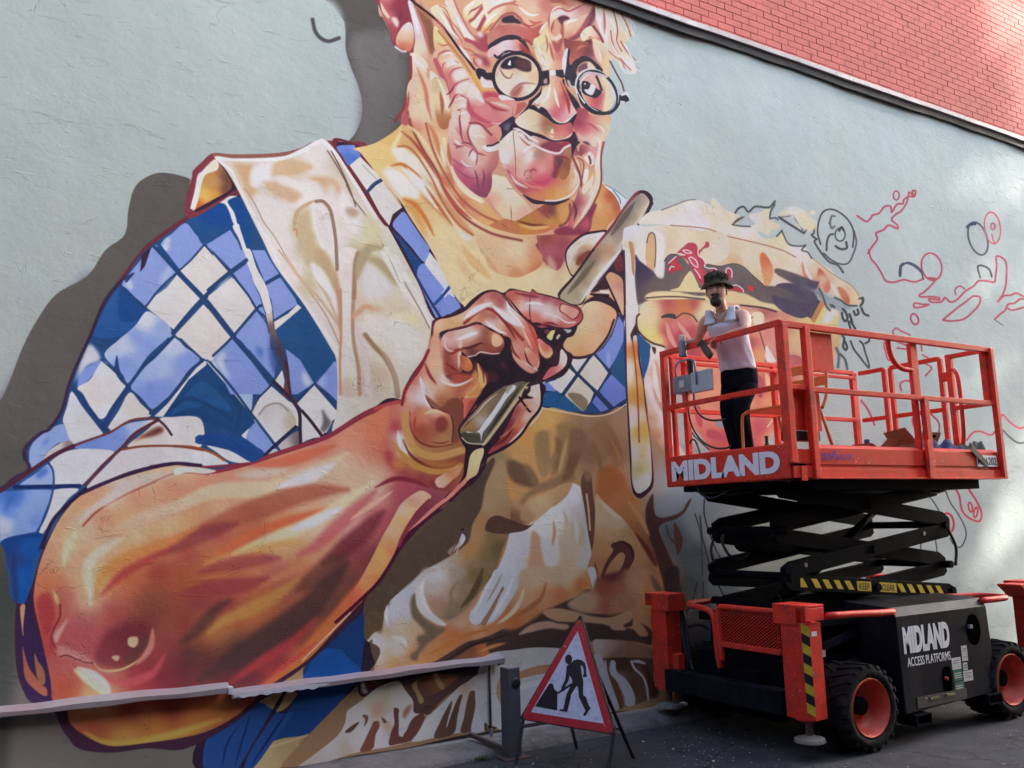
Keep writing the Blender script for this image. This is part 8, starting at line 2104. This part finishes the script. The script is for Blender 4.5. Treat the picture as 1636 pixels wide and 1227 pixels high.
# ---------------------------------------------------------------- person
def skin_obj(name,chains,mt,parent,sub=2,root=0,smooth=True):
    # chains: list of lists of (x,y,z,r[,r2]); a chain may start with an int = index of an existing vertex
    V=[];Ed=[];R=[]
    for c in chains:
        prev=None
        for q in c:
            if isinstance(q,int): prev=q; continue
            V.append(q[:3]); R.append((q[3],q[4] if len(q)>4 else q[3])); i=len(V)-1
            if prev is not None: Ed.append((prev,i))
            prev=i
    me=bpy.data.meshes.new(name); me.from_pydata(V,Ed,[]); o=bpy.data.objects.new(name,me); col.objects.link(o)
    m=o.modifiers.new('skin','SKIN'); m.use_smooth_shade=True; m.branch_smoothing=.4
    sv=me.skin_vertices[0].data
    seen_=set()
    adj={i:[] for i in range(len(V))}
    for a,b_ in Ed: adj[a].append(b_); adj[b_].append(a)
    for i,r in enumerate(R): sv[i].radius=r; sv[i].use_root=False
    for i in range(len(V)):
        if i in seen_: continue
        st=[i]; sv[i].use_root=True
        while st:
            k=st.pop()
            if k in seen_: continue
            seen_.add(k); st+=adj[k]
    if root: sv[0].use_root=False; sv[root].use_root=True
    s_=o.modifiers.new('sub','SUBSURF'); s_.levels=sub; s_.render_levels=sub
    me.materials.append(mt); o.parent=parent; L=parent; off=Vector((0,0,0))
    while L is not None: off+=L.location; L=L.parent
    o.location=-off
    return o
def ring(c,n_,u,v,ru,rv,k=20,pw=1.0,ph=0):
    c=Vector(c); u=Vector(u); v=Vector(v); out=[]
    for i in range(k):
        a=2*math.pi*i/k+ph; ca,sa=math.cos(a),math.sin(a)
        out.append(c+u*ru*math.copysign(abs(ca)**pw,ca)+v*rv*math.copysign(abs(sa)**pw,sa))
    return out
per=empty('person',(5.03,4.93,1.965),'person in camouflage bucket hat and white vest leaning on the red lift rail','person')
Fd=Vector((-.93,-.36,0)).normalized(); Sd=Vector((.36,-.93,0)).normalized()   # facing, and his left
def at(b,f=0,s=0,u=0): q=Vector(b)+Fd*f+Sd*s+Vector((0,0,u)); return (q.x,q.y,q.z)
pel=(5.04,4.95,2.76); chest=(4.90,4.90,3.04); nk=(4.82,4.865,3.17); hd=(4.755,4.845,3.315)
shL=at(nk,-.03,.17,-.045); shR=at(nk,-.02,-.155,-.035)
elL=(4.775,4.585,2.965); wrL=(4.73,4.80,2.955); elR=(4.85,5.185,3.0); wrR=(4.745,5.155,2.985)
def mid(a,b,t=.5): return tuple(a[i]+(b[i]-a[i])*t for i in range(3))
kneeL=(4.955,4.875,2.40); kneeR=(4.95,5.00,2.40); anL=(4.985,4.86,2.05); anR=(5.02,4.985,2.05)
ch_=[[(*pel,.10,.075),(*mid(pel,chest,.5),.095,.07),(*chest,.11,.075),(*mid(chest,nk,.75),.085,.065),(*nk,.052,.05),(*at(nk,.02,0,.055),.045,.045),(*at(hd,-.01,0,-.02),.055,.06),(*at(hd,-.015,0,.05),.062,.068),(*at(hd,-.02,0,.10),.045,.05)],
 [3,(*shL,.052),(*mid(shL,elL,.35),.050),(*mid(shL,elL,.75),.040),(*elL,.037),(*mid(elL,wrL,.3),.039),(*mid(elL,wrL,.7),.029),(*wrL,.022,.026)],
 [3,(*shR,.050),(*mid(shR,elR,.35),.047),(*mid(shR,elR,.8),.038),(*elR,.036),(*mid(elR,wrR,.4),.034),(*wrR,.023,.026)],
 [0,(*at(pel,0,.07,-.09),.06),(*mid(at(pel,0,.075,-.09),kneeL,.5),.05),(*kneeL,.042),(*mid(kneeL,anL,.4),.04),(*anL,.034)],
 [0,(*at(pel,0,-.07,-.09),.06),(*mid(at(pel,0,-.075,-.09),kneeR,.5),.05),(*kneeR,.042),(*mid(kneeR,anR,.4),.04),(*anR,.034)]]
# hands: palm plus five bent fingers each, kept as their own chains inside the same mesh
def hand(w,d,side,up,curl,s=1):
    w=Vector(w); d=Vector(d).normalized(); up=Vector(up); sd=d.cross(up).normalized()*side; up=sd.cross(d).normalized()*side
    def P(f,l,u,r): q=w+d*f*s+sd*l*s+up*u*s; return (q.x,q.y,q.z,r)
    C_=[[P(-.02,0,0,.022),P(.02,0,0,.026),P(.055,0,.004,.027),P(.078,0,.002,.022)]]
    for i,(l,ln) in enumerate(((.028,.9),(.010,1.0),(-.008,.95),(-.025,.78))):
        C_.append([P(.065,l,.0,.0095),P(.095,l*1.1,-.004-curl*.012,.0095),P(.095+.024*ln*(1-curl*.6),l*1.1,-.012-curl*.034*ln,.0088),P(.095+.030*ln*(1-curl),l*1.1,-.02-curl*.056*ln,.0078)])
    C_.append([P(.02,.022,0,.0125),P(.045,.045,-.012,.0115),P(.066,.050,-.03,.0095)])
    return C_
ch_+=hand(wrL,(-.10,1,-.25),1,(0,0,1),.75,.95)
ch_+=hand(wrR,(-.9,.35,-.25),1,(0,0,1),.9,.95)
skin_obj('body',ch_,SKIN,per,2)
# head details
def blob(name,c,r,mt,sc=(1,1,1),n=12):
    prof=[(max(1e-4,math.sin(math.pi*i/n)),-math.cos(math.pi*i/n)) for i in range(n+1)]
    b=MB(); V=[]
    for a,h in prof:
        for k in range(16):
            t=2*math.pi*k/16; q=Sd*math.cos(t)*a*r*sc[1]+Fd*math.sin(t)*a*r*sc[0]+Vector((0,0,h*r*sc[2])); V.append(Vector(c)+q)
    F=[(i*16+k,i*16+(k+1)%16,(i+1)*16+(k+1)%16,(i+1)*16+k) for i in range(n) for k in range(16)]
    return b.add(V,F).build(name,mt,per,smooth=True)
H=Vector(at(hd,0,0,.01)); Fd0,Sd0=Fd,Sd; Fd=Vector((-.80,-.60,-.04)).normalized(); Sd=Fd.cross(Vector((0,0,1))).normalized()*1; Sd=Sd if Sd.dot(Sd0)>0 else -Sd
blob('face',at(H,.002,0,.005),.088,SKIN,(.98,.84,1.22)); blob('nose',at(H,.088,0,-.012),.016,SKIN,(1.25,.85,1.7))
for s_ in (1,-1):
    blob('ear',at(H,-.01,s_*.076,-.008),.022,SKIN,(.7,.35,1.35)); blob('eye',at(H,.077,s_*.03,.012),.009,LENSW,(.6,1.3,.7)); blob('iris',at(H,.083,s_*.03,.012),.0045,HAIR,(.6,1,1))
    blob('eyebrow',at(H,.082,s_*.03,.030),.016,HAIR,(.4,1.2,.28)); blob('hair_side',at(H,-.03,s_*.068,.02),.035,HAIR,(1.2,.5,1.3))
blob('hair_back',at(H,-.055,0,-.005),.06,HAIR,(.8,1.0,1.1))
blob('moustache',at(H,.084,0,-.042),.028,HAIR,(.5,1.3,.42)); blob('lips',at(H,.084,0,-.054),.014,mat('lips',(.30,.10,.09),.5),(.5,1.3,.4))
blob('beard',at(H,.050,0,-.088),.040,HAIR,(.95,1.15,1.15))
# bucket hat: crown and dipping brim
T=Vector(at(H,-.022,0,.070)); up=(Vector((0,0,1))+Fd*(-.10)).normalized(); rings=[]
for i,(r,h,dr) in enumerate([(.134,-.036,.0),(.132,-.032,0),(.096,.004,0),(.095,.02,0),(.092,.05,0),(.084,.073,0),(.06,.084,0),(.002,.087,0)]):
    g=[]
    for k in range(32):
        a=2*math.pi*k/32; wob=(1+.05*math.sin(3*a+1)+.03*math.sin(5*a)) if i<2 else 1+.015*math.sin(6*a+i)
        dz=(.016*math.sin(2*a+.6)-.012*math.cos(a)) if i<2 else .004*math.sin(4*a+i)
        g.append(T+Fd*math.cos(a)*r*wob*1.05+Sd*math.sin(a)*r*wob*.95+up*(h+dz))
    rings.append(g)
ins=[[p+Vector((0,0,-.004)) for p in rings[1]],[T+(p-T)*.97+Vector((0,0,-.003)) for p in rings[2]]]
hat=MB().loft([ins[1],ins[0]]+rings,cap=False).build('bucket_hat',CAMO,per,smooth=True)
b=MB(); r_=np.random.default_rng(2)
for k in range(130):
    a=r_.uniform(0,6.28); h=r_.uniform(.005,.082); rr=.097 if h<.055 else .09-(h-.055)*1.2
    p=T+Fd*math.cos(a)*rr*1.05+Sd*math.sin(a)*rr*.95+up*h; n_=(p-T-up*h*.4).normalized(); t=n_.cross(up).normalized(); q=r_.uniform(.006,.012)
    b.add([p+t*q,p+up*q+n_*.007,p-t*q,p-up*q+n_*.003],[(0,1,2,3)])
b.build('hat_scrim',CAMO,hat,fix=False)
Fd,Sd=Fd0,Sd0
# vest
def along(f,s,u,w_,d,base): return ring(at(base,f,s,u),None,Sd,Fd,w_,d,24,.85)
R_=[ring(at(pel,.005,0,-.045),None,Sd,Fd,.150,.112,28,.9),ring(at(pel,.01,0,.0),None,Sd,Fd,.143,.107,28,.9),ring(mid(pel,chest,.3),None,Sd,Fd,.134,.103,28,.9),ring(mid(pel,chest,.65),None,Sd,Fd+Vector((0,0,-.15)),.142,.108,28,.9),ring(chest,None,Sd,Fd+Vector((0,0,-.3)),.155,.113,28,.88),ring(mid(chest,nk,.35),None,Sd,Fd+Vector((0,0,-.4)),.150,.106,28,.88),ring(mid(chest,nk,.58),None,Sd,Fd+Vector((0,0,-.4)),.128,.094,28,.9)]
# folds: small ripples on each ring
r3=np.random.default_rng(4)
for i,g in enumerate(R_):
    for k in range(len(g)):
        a=2*math.pi*k/28; dd=(.004*math.sin(5*a+i*1.3)+.003*math.sin(9*a-i*2))*(1.6 if i<3 else .6)
        c=sum((Vector(q) for q in g),Vector())/len(g); g[k]=c+(g[k]-c)*(1+dd/.12)
vest=MB().loft(R_,cap=True).build('vest',VEST,per,smooth=True,sub=2)
for s_ in (1,-1):
    base=mid(chest,nk,.58)
    sh_=shL if s_>0 else shR
    P=[at(base,.085,s_*.085,-.035),at(base,.078,s_*.088,.015),at(nk,.035,s_*.098,.018),at(nk,-.02,s_*.103,.022),at(nk,-.075,s_*.096,-.015),at(base,-.085,s_*.085,-.0)]
    P=catmull(P,4); b=MB(); G=[]
    for i,p in enumerate(P):
        d=(P[min(i+1,len(P)-1)]-P[max(i-1,0)]).normalized(); n_=Sd.cross(d).normalized()*.006
        w_=Sd*(.050-.026*math.sin(math.pi*i/(len(P)-1)))
        G.append([p-w_-n_,p+w_-n_,p+w_+n_,p-w_+n_])
    b.loft(G).build('vest_strap',VEST,vest,smooth=True)
MB().tube(catmull([at(nk,.01,.06,.02),at(nk,.05,.045,-.02),at(nk,.088,0,-.065),at(nk,.05,-.045,-.02),at(nk,.01,-.06,.02)],5),.005,6).build('necklace',mat('pale_chain',(.5,.42,.32),.4,metal=.5),per,smooth=True)
# jeans and shoes
pl=at(pel,0,0,.015)
hipR=[ring(at(pel,.0,0,dz),None,Sd,Fd,w_,d_,28,.9) for dz,w_,d_ in ((.03,.138,.104),(.0,.140,.107),(-.06,.146,.114),(-.12,.148,.115),(-.17,.142,.108),(-.20,.12,.09))]
jn=MB().loft(hipR).build('jeans',JEAN,per,smooth=True,sub=1)
for s_,kn,an in ((1,kneeL,anL),(-1,kneeR,anR)):
    top=at(pel,0,s_*.070,-.10); G=[]
    P=[(*top,.078,.098),(*at(top,0,0,-.08),.078,.092),(*at(mid(top,kn,.62),.006,0,0),.070,.080),(*at(kn,.008,0,0),.062,.070),(*mid(kn,an,.35),.060,.066),(*mid(kn,an,.75),.054,.060),(*at(an,0,0,0),.052,.062),(*at(an,0,0,-.04),.052,.066)]
    for q_,(x,y,z,wa,wb) in enumerate(P):
        g=ring((x,y,z),None,Sd,Fd,wa,wb,20,.9)
        c=Vector((x,y,z)); g=[c+(p-c)*(1+.035*math.sin(3*k+q_*2.1)*(q_>1)) for k,p in enumerate(g)]
        G.append(g)
    MB().loft(G).build('trouser_leg',JEAN,jn,smooth=True,sub=1)
MB().cyl(at(pel,.108,.02,.0),at(pel,.114,.02,.0),.007,8).build('button',GALV,jn)
for a_ in (anL,anR):
    x,y,z=a_; G=[]
    for t,w_,h_ in ((-.07,.02,.03),(-.06,.034,.06),(0,.038,.075),(.08,.040,.055),(.13,.036,.035),(.155,.015,.02)):
        c=Vector((x,y,1.967))+Fd*t; G.append([c+Sd*w_*math.cos(q)+Vector((0,0,h_*max(0,math.sin(q)))) for q in [math.pi*k/8 for k in range(9)]])
    MB().loft(G).build('shoe',HAIR,per,smooth=True)
# what he holds
sp=empty('spray_can',(4.70,5.17,2.86),'grey spray can with cream cap held over the front rail by the person','spray can')
cx_,cy_=4.665,5.165
MB().lathe([(0,0),(.031,0),(.032,.006),(.032,.115),(.027,.13),(0,.132)],(cx_,cy_,2.86),'z',20).build('can_body',mat('can_grey',(.16,.16,.17),.4,var=.3,scale=40,dirt=(.5,.48,.42),dirtamt=.7,dscale=26),sp,smooth=True)
MB().lathe([(.027,.13),(.028,.165),(.018,.175),(0,.177)],(cx_,cy_,2.86),'z',20).build('can_cap',mat('cap_cream',(.6,.52,.38),.5),sp,smooth=True)
gl=empty('work_gloves',(4.69,4.95,2.85),'pair of dark grey work gloves held over the red rail by the person','gloves')
GV=mat('glove_grey',(.07,.065,.05),.9,var=.3,scale=40)
ga=Vector((4.695,4.965,2.91)); gb=Vector((4.675,4.86,2.80)); dx=(gb-ga).normalized(); sx_=dx.cross(Vector((1,0,0))).normalized()
MB().loft([[ga+dx*t+sx_*w_*math.cos(q)+Vector((1,0,0))*.014*math.sin(q) for q in [2*math.pi*k/12 for k in range(12)]] for t,w_ in ((0,.025),(.03,.034),(.08,.036),(.125,.032),(.14,.03))]).build('glove_palm',GV,gl,smooth=True)
for k in range(4):
    s0=ga+dx*.01+sx_*(.024-.016*k); MB().tube(catmull([s0+dx*.02,s0+Vector((-.01,-.0,.02))-dx*.015,s0+Vector((-.018,0,.012+.006*k))-dx*.035-sx_*.02],3),.0085,7).build('glove_finger',GV,gl,smooth=True)
# ---------------------------------------------------------------- road works sign
sg=empty('road_works_sign',(3.36,5.05,0),'red and white triangular men at work sign on a folding black frame','road sign')
Lp=Vector((3.215,5.40,.275)); Rp=Vector((3.452,4.655,.275)); Ap=Vector((3.525,5.085,.955))
U=(Rp-Lp).normalized(); Mp=(Lp+Rp)/2; Wv=(Ap-Mp); Wv=(Wv-Wv.dot(U)*U); Hh=Wv.length; Wv.normalize(); Nv=U.cross(Wv).normalized()
if Nv.dot(Vector((-1,-1,0)))<0: Nv=-Nv
side_=(Rp-Lp).length
def SP(u,v,d=0): return Mp+U*u+Wv*v+Nv*d   # u along base from the middle, v up the panel
def tri(in_,v0=0):
    # triangle inset
    a=side_/2; hh=Hh
    k=in_
    return [(-a+k*1.732*1.0,k),(a-k*1.732*1.0,k),(0,hh-2*k*1.0)]
def roundtri(in_,cut):
    T_=[Vector(p) for p in tri(in_)]; out=[]
    for i in range(3):
        p=T_[i]; a=(T_[i-1]-p).normalized(); c=(T_[(i+1)%3]-p).normalized(); out+=[p+a*cut,p+(a+c)*cut*.42,p+c*cut]
    return out
P=roundtri(0,.035)
panel=MB().prism([SP(x,y,-.003) for x,y in P],Nv*.006).build('red_panel',SIGNR,sg)
wt=roundtri(.05,.004)
white=MB().prism([SP(x,y,.0032) for x,y in wt],Nv*.0008).build('white_triangle',SIGNW,sg)
# pictogram, drawn on a sheet and carried onto the panel
def pic(pts):
    out=[]
    for x,y in pts:
        v=(1160+.1*(x-255)-y)*.000995; out.append((((x-255)/795-.156*v-.5)*side_,v*Hh/.866))
    return out
def shape(name,pts,d=.0042): MB().prism([SP(x,y,d) for x,y in pic(pts)],Nv*.0008).build(name,SIGNB,sg)
shape('spoil_heap',[(385,1062),(470,935),(505,885),(520,878),(540,885),(552,925),(580,942),(583,1088)])
th=[2*math.pi*k/20 for k in range(20)]
shape('man_head',[(671+31*math.cos(a),688+38*math.sin(a)) for a in th])
shape('man_body',[(700,712),(715,697),(745,688),(780,693),(810,715),(820,745),(825,800),(832,815),(822,828),(800,828),(795,815),(805,800),(800,760),(790,740),(775,735),(785,800),(800,860),(800,965),(820,975),(850,1045),(863,1060),(840,1090),(820,1120),(800,1115),(820,1080),(765,980),(755,905),(745,895),(700,960),(690,1010),(670,1090),(665,1097),(600,1090),(605,1080),(635,1075),(650,1000),(662,955),(680,920),(708,870),(700,840),(683,815),(675,855),(645,905),(638,938),(617,940),(612,915),(645,850),(652,790),(655,745),(670,728)])
shape('shovel',[(580,948),(585,962),(640,930),(712,888),(700,874),(636,912)],.0048)
# frame
def seg(a,b_,r=.012,name='frame_tube'): return MB().beam(a,b_,.024,.012,Nv).build(name,FRAME,sg,bevel=.002)
dn=-Wv
FL_=Lp-Wv*(Lp.z/Wv.z)+U*.02; FR_=Rp-Wv*(Rp.z/Wv.z)-U*.02
seg(SP(-side_/2+.015,.0,-.012),FL_,name='leg'); seg(SP(side_/2-.015,.0,-.012),FR_,name='leg')
for a,b_ in ((SP(-side_/2,.0,-.010),SP(0,Hh,-.010)),(SP(side_/2,.0,-.010),SP(0,Hh,-.010)),(SP(-side_/2,0,-.010),SP(side_/2,0,-.010))): MB().beam(a,b_,.016,.02,Nv).build('frame_edge',FRAME,sg)
BLg=Vector((3.69,5.43,0)); BRg=Vector((3.86,5.0,0))
top_=SP(0,Hh*.72,-.02)
seg(SP(-.16,Hh*.55,-.02),BLg,name='leg'); seg(SP(.16,Hh*.55,-.02),BRg,name='leg')
q1=BLg+(SP(-.16,Hh*.55,-.02)-BLg)*.32; q2=BRg+(SP(.16,Hh*.55,-.02)-BRg)*.32; MB().beam(q1,q2,.012,.012).build('brace',FRAME,sg)
q3=FL_+(Lp-FL_)*.45; q4=FR_+(Rp-FR_)*.45; 
# ---------------------------------------------------------------- post, drain pipe, ledge
ps=empty('steel_post',(3.20,5.50,0),'short grey square steel post with a round black bolt beside the road sign','post')
b=MB(); x0,x1,y0,y1=3.15,3.25,5.45,5.56
b.box((x0,y0,0),(x1,y1,.60)); b.build('tube',POSTM,ps,bevel=.006)
MB().box((x0-.002,y0-.002,.6),(x1+.002,y1+.002,.606)).build('cap',mat('post_cap',(.3,.3,.32),.5,metal=.4),ps)
MB().lathe([(.034,.0),(.036,-.004),(.030,-.010),(.0,-.012)],(3.215,y0,.50),'y',20).build('bolt',DBLK,ps)
MB().beam((3.17,5.5,.05),(3.05,5.84,.115),.03,.03).build('brace',RUST,ps,bevel=.003)
MB().box((3.10,5.42,.0),(3.30,5.6,.012)).build('base_plate',RUST,ps)
dp=empty('drain_pipe',(3.235,5.83,.08),'thin vertical cable pipe on the wall left of the steel post','pipe')
MB().tube([(3.225,5.845,.07),(3.225,5.845,.57)],.009,8).build('tube',mat('pipe_dark',(.05,.045,.045),.6),dp,smooth=True)
MB().tube([(3.225,5.84,.07),(3.225,5.835,.13)],.013,8).build('pipe_foot',GALV,dp)
# torn sheet-metal ledge: two overlapping runs
LED=mat('ledge_metal',(.30,.265,.28),.5,var=.12,scale=6,dirt=(.36,.16,.15),dirtamt=.7,dscale=1.6)
LEDW=mat('ledge_white',(.54,.53,.58),.5,var=.08,scale=14)
ld=empty('metal_ledge',(1.6,5.8,.6),'long bent strip of pale sheet metal fixed along the lower part of the mural','metal ledge')
def ledge(name,xa,xb,za,zb,y0,mt,seed,h=.027):
    n=90; V=[]; q=np.random.default_rng(seed).uniform(0,6,4)
    for i in range(n+1):
        t=i/n; x=xa+(xb-xa)*t; z=za+(zb-za)*t+.003*math.sin(x*7+q[0])+.002*math.sin(x*17+q[1]); yy=y0+.004*math.sin(x*3+q[2])
        V+=[(x,WY+.01,z+.022),(x,yy,z),(x,yy+.003,z-h+.004*math.sin(x*9+q[3])),(x,yy+.008,z-h),(x,yy+.006,z-.006),(x,WY+.01,z+.016)]
    F=[(6*i+k,6*i+(k+1)%6,6*i+6+(k+1)%6,6*i+6+k) for i in range(n) for k in range(6)]; F+=[tuple(range(6)),tuple(6*n+k for k in range(5,-1,-1))]
    return MB().add(V,F).build(name,mt,ld)
ledge('ledge_strip',-2.5,1.352,.668,.640,5.765,LED,1); ledge('ledge_strip',1.36,3.315,.598,.622,5.765,LED,2)
MB().box((1.335,5.755,.60),(1.365,5.80,.645)).build('end_clip',LEDW,ld,bevel=.004)
b=MB(); V=[]
for i in range(41):
    x=1.37+.62*i/40; e=.004*math.sin(i*1.3)+.003*math.sin(i*.7+1); k=1 if i<34 else 1-(i-34)/9
    V+=[(x,5.762,.601+.008*(x-1.36)/.6*1.2),(x,5.762,.601-.027*k+e)]
b.add(V,[(2*i,2*i+1,2*i+3,2*i+2) for i in range(40)]).build('bare_metal_patch',LEDW,ld,fix=False)
MB().lathe([(.018,0),(.02,.01),(.012,.02),(.012,.05)],(3.27,5.80,.585),'x',12).build('end_fixing',GALV,ld)

block('shade_block_left',(-22,-9,0),(2.5,-2.2,13),'unseen dark block added behind the camera to shade the left of the wall',[(x,z) for x in range(-9,-2,3) for z in (1.2,5.0,9)],LOWB)  # out of view, added to darken the left of the wall
block('shade_block_low',(2.5,-9,0),(20,-3.4,8),'unseen low brick block added behind the camera to cut skylight on the wall',[(x,z) for x in range(4,18,3) for z in (1.2,5.0)])  # out of view, added so skylight reaches the wall mostly from above
tw=block('sun_block_tower',(20,-9,0),(30.6,-3.0,15.2),'unseen stepped brick tower added up the lane to block the sun',[(x,z) for x in range(21,30,3) for z in (1.2,5.0,9,12)])  # out of view, added to keep the sun off most of the wall
tb=MB()
for x1,z0,z1 in ((30.95,15.2,17.3),(30.7,17.3,17.95),(31.25,17.95,20.1),(32.1,20.1,20.7),(31.0,20.7,24.5)): tb.box((20.01,-8.99,z0),(x1,-3.001,z1))
tb.build('sun_block_steps',OPB,tw)  # stepped edge shaped to outline the sun patches on the wall
b=MB(); b.box((31.9,-3.5,20.7),(32.35,-3.1,22.9)); b.box((32.2,-3.5,20.7),(32.9,-3.1,21.5)); b.build('sun_block_top',OPB,tw)  # added on top to make the sun patch edge irregular
block('shade_block_end',(-16,-3,0),(-3.4,5.8,3),'unseen dark block added at the left end of the lane to dim that side',[],LOWB)  # out of view, added to hold light back from the left side
# unseen tree added past the tower, its crown breaks up sun on the wall
BARK=mat('bark',(.09,.07,.05),.9,var=.3); LEAF=mat('leaf_green',(.06,.10,.03),.7,var=.3)
tr=empty('sun_filter_tree',(32.8,-4.2,0),'unseen leafy tree added beyond the tower to break up the sun','tree')
b=MB(); b.tube([(32.8,-4.2,0),(32.9,-4.3,7),(33,-4.2,13),(33.1,-4.1,19)],[.35,.28,.2,.08],10)
for k in range(9):
    z=9+k*1.3; a=k*2.4; b.tube([(33,-4.2,z),(33+1.2*math.cos(a),-4.2+1.2*math.sin(a),z+1),(33+2.4*math.cos(a),-4.2+2.2*math.sin(a),z+2.2)],[.1,.06,.03],6)
b.build('trunk',BARK,tr)
r2=np.random.default_rng(3); V=[];F=[]
cl_=[(r2.uniform(30.9,35.6),-4.2+r2.normal(0,.7),r2.uniform(13,25)) for _ in range(42)]
for c_ in cl_:
    for k in range(60):
        p=np.array(c_)+r2.normal(0,.52,3); s=.14; a=r2.normal(size=3); a/=np.linalg.norm(a); q=np.cross(a,r2.normal(size=3)); q/=np.linalg.norm(q)
        n=len(V); V+=[tuple(p+s*a),tuple(p+s*q*.8),tuple(p-s*a),tuple(p-s*q*.8)]; F.append((n,n+1,n+2,n+3))
MB().add(V,F).build('crown',LEAF,tr,fix=False)  # leaf clumps spread to let only part of the sun through
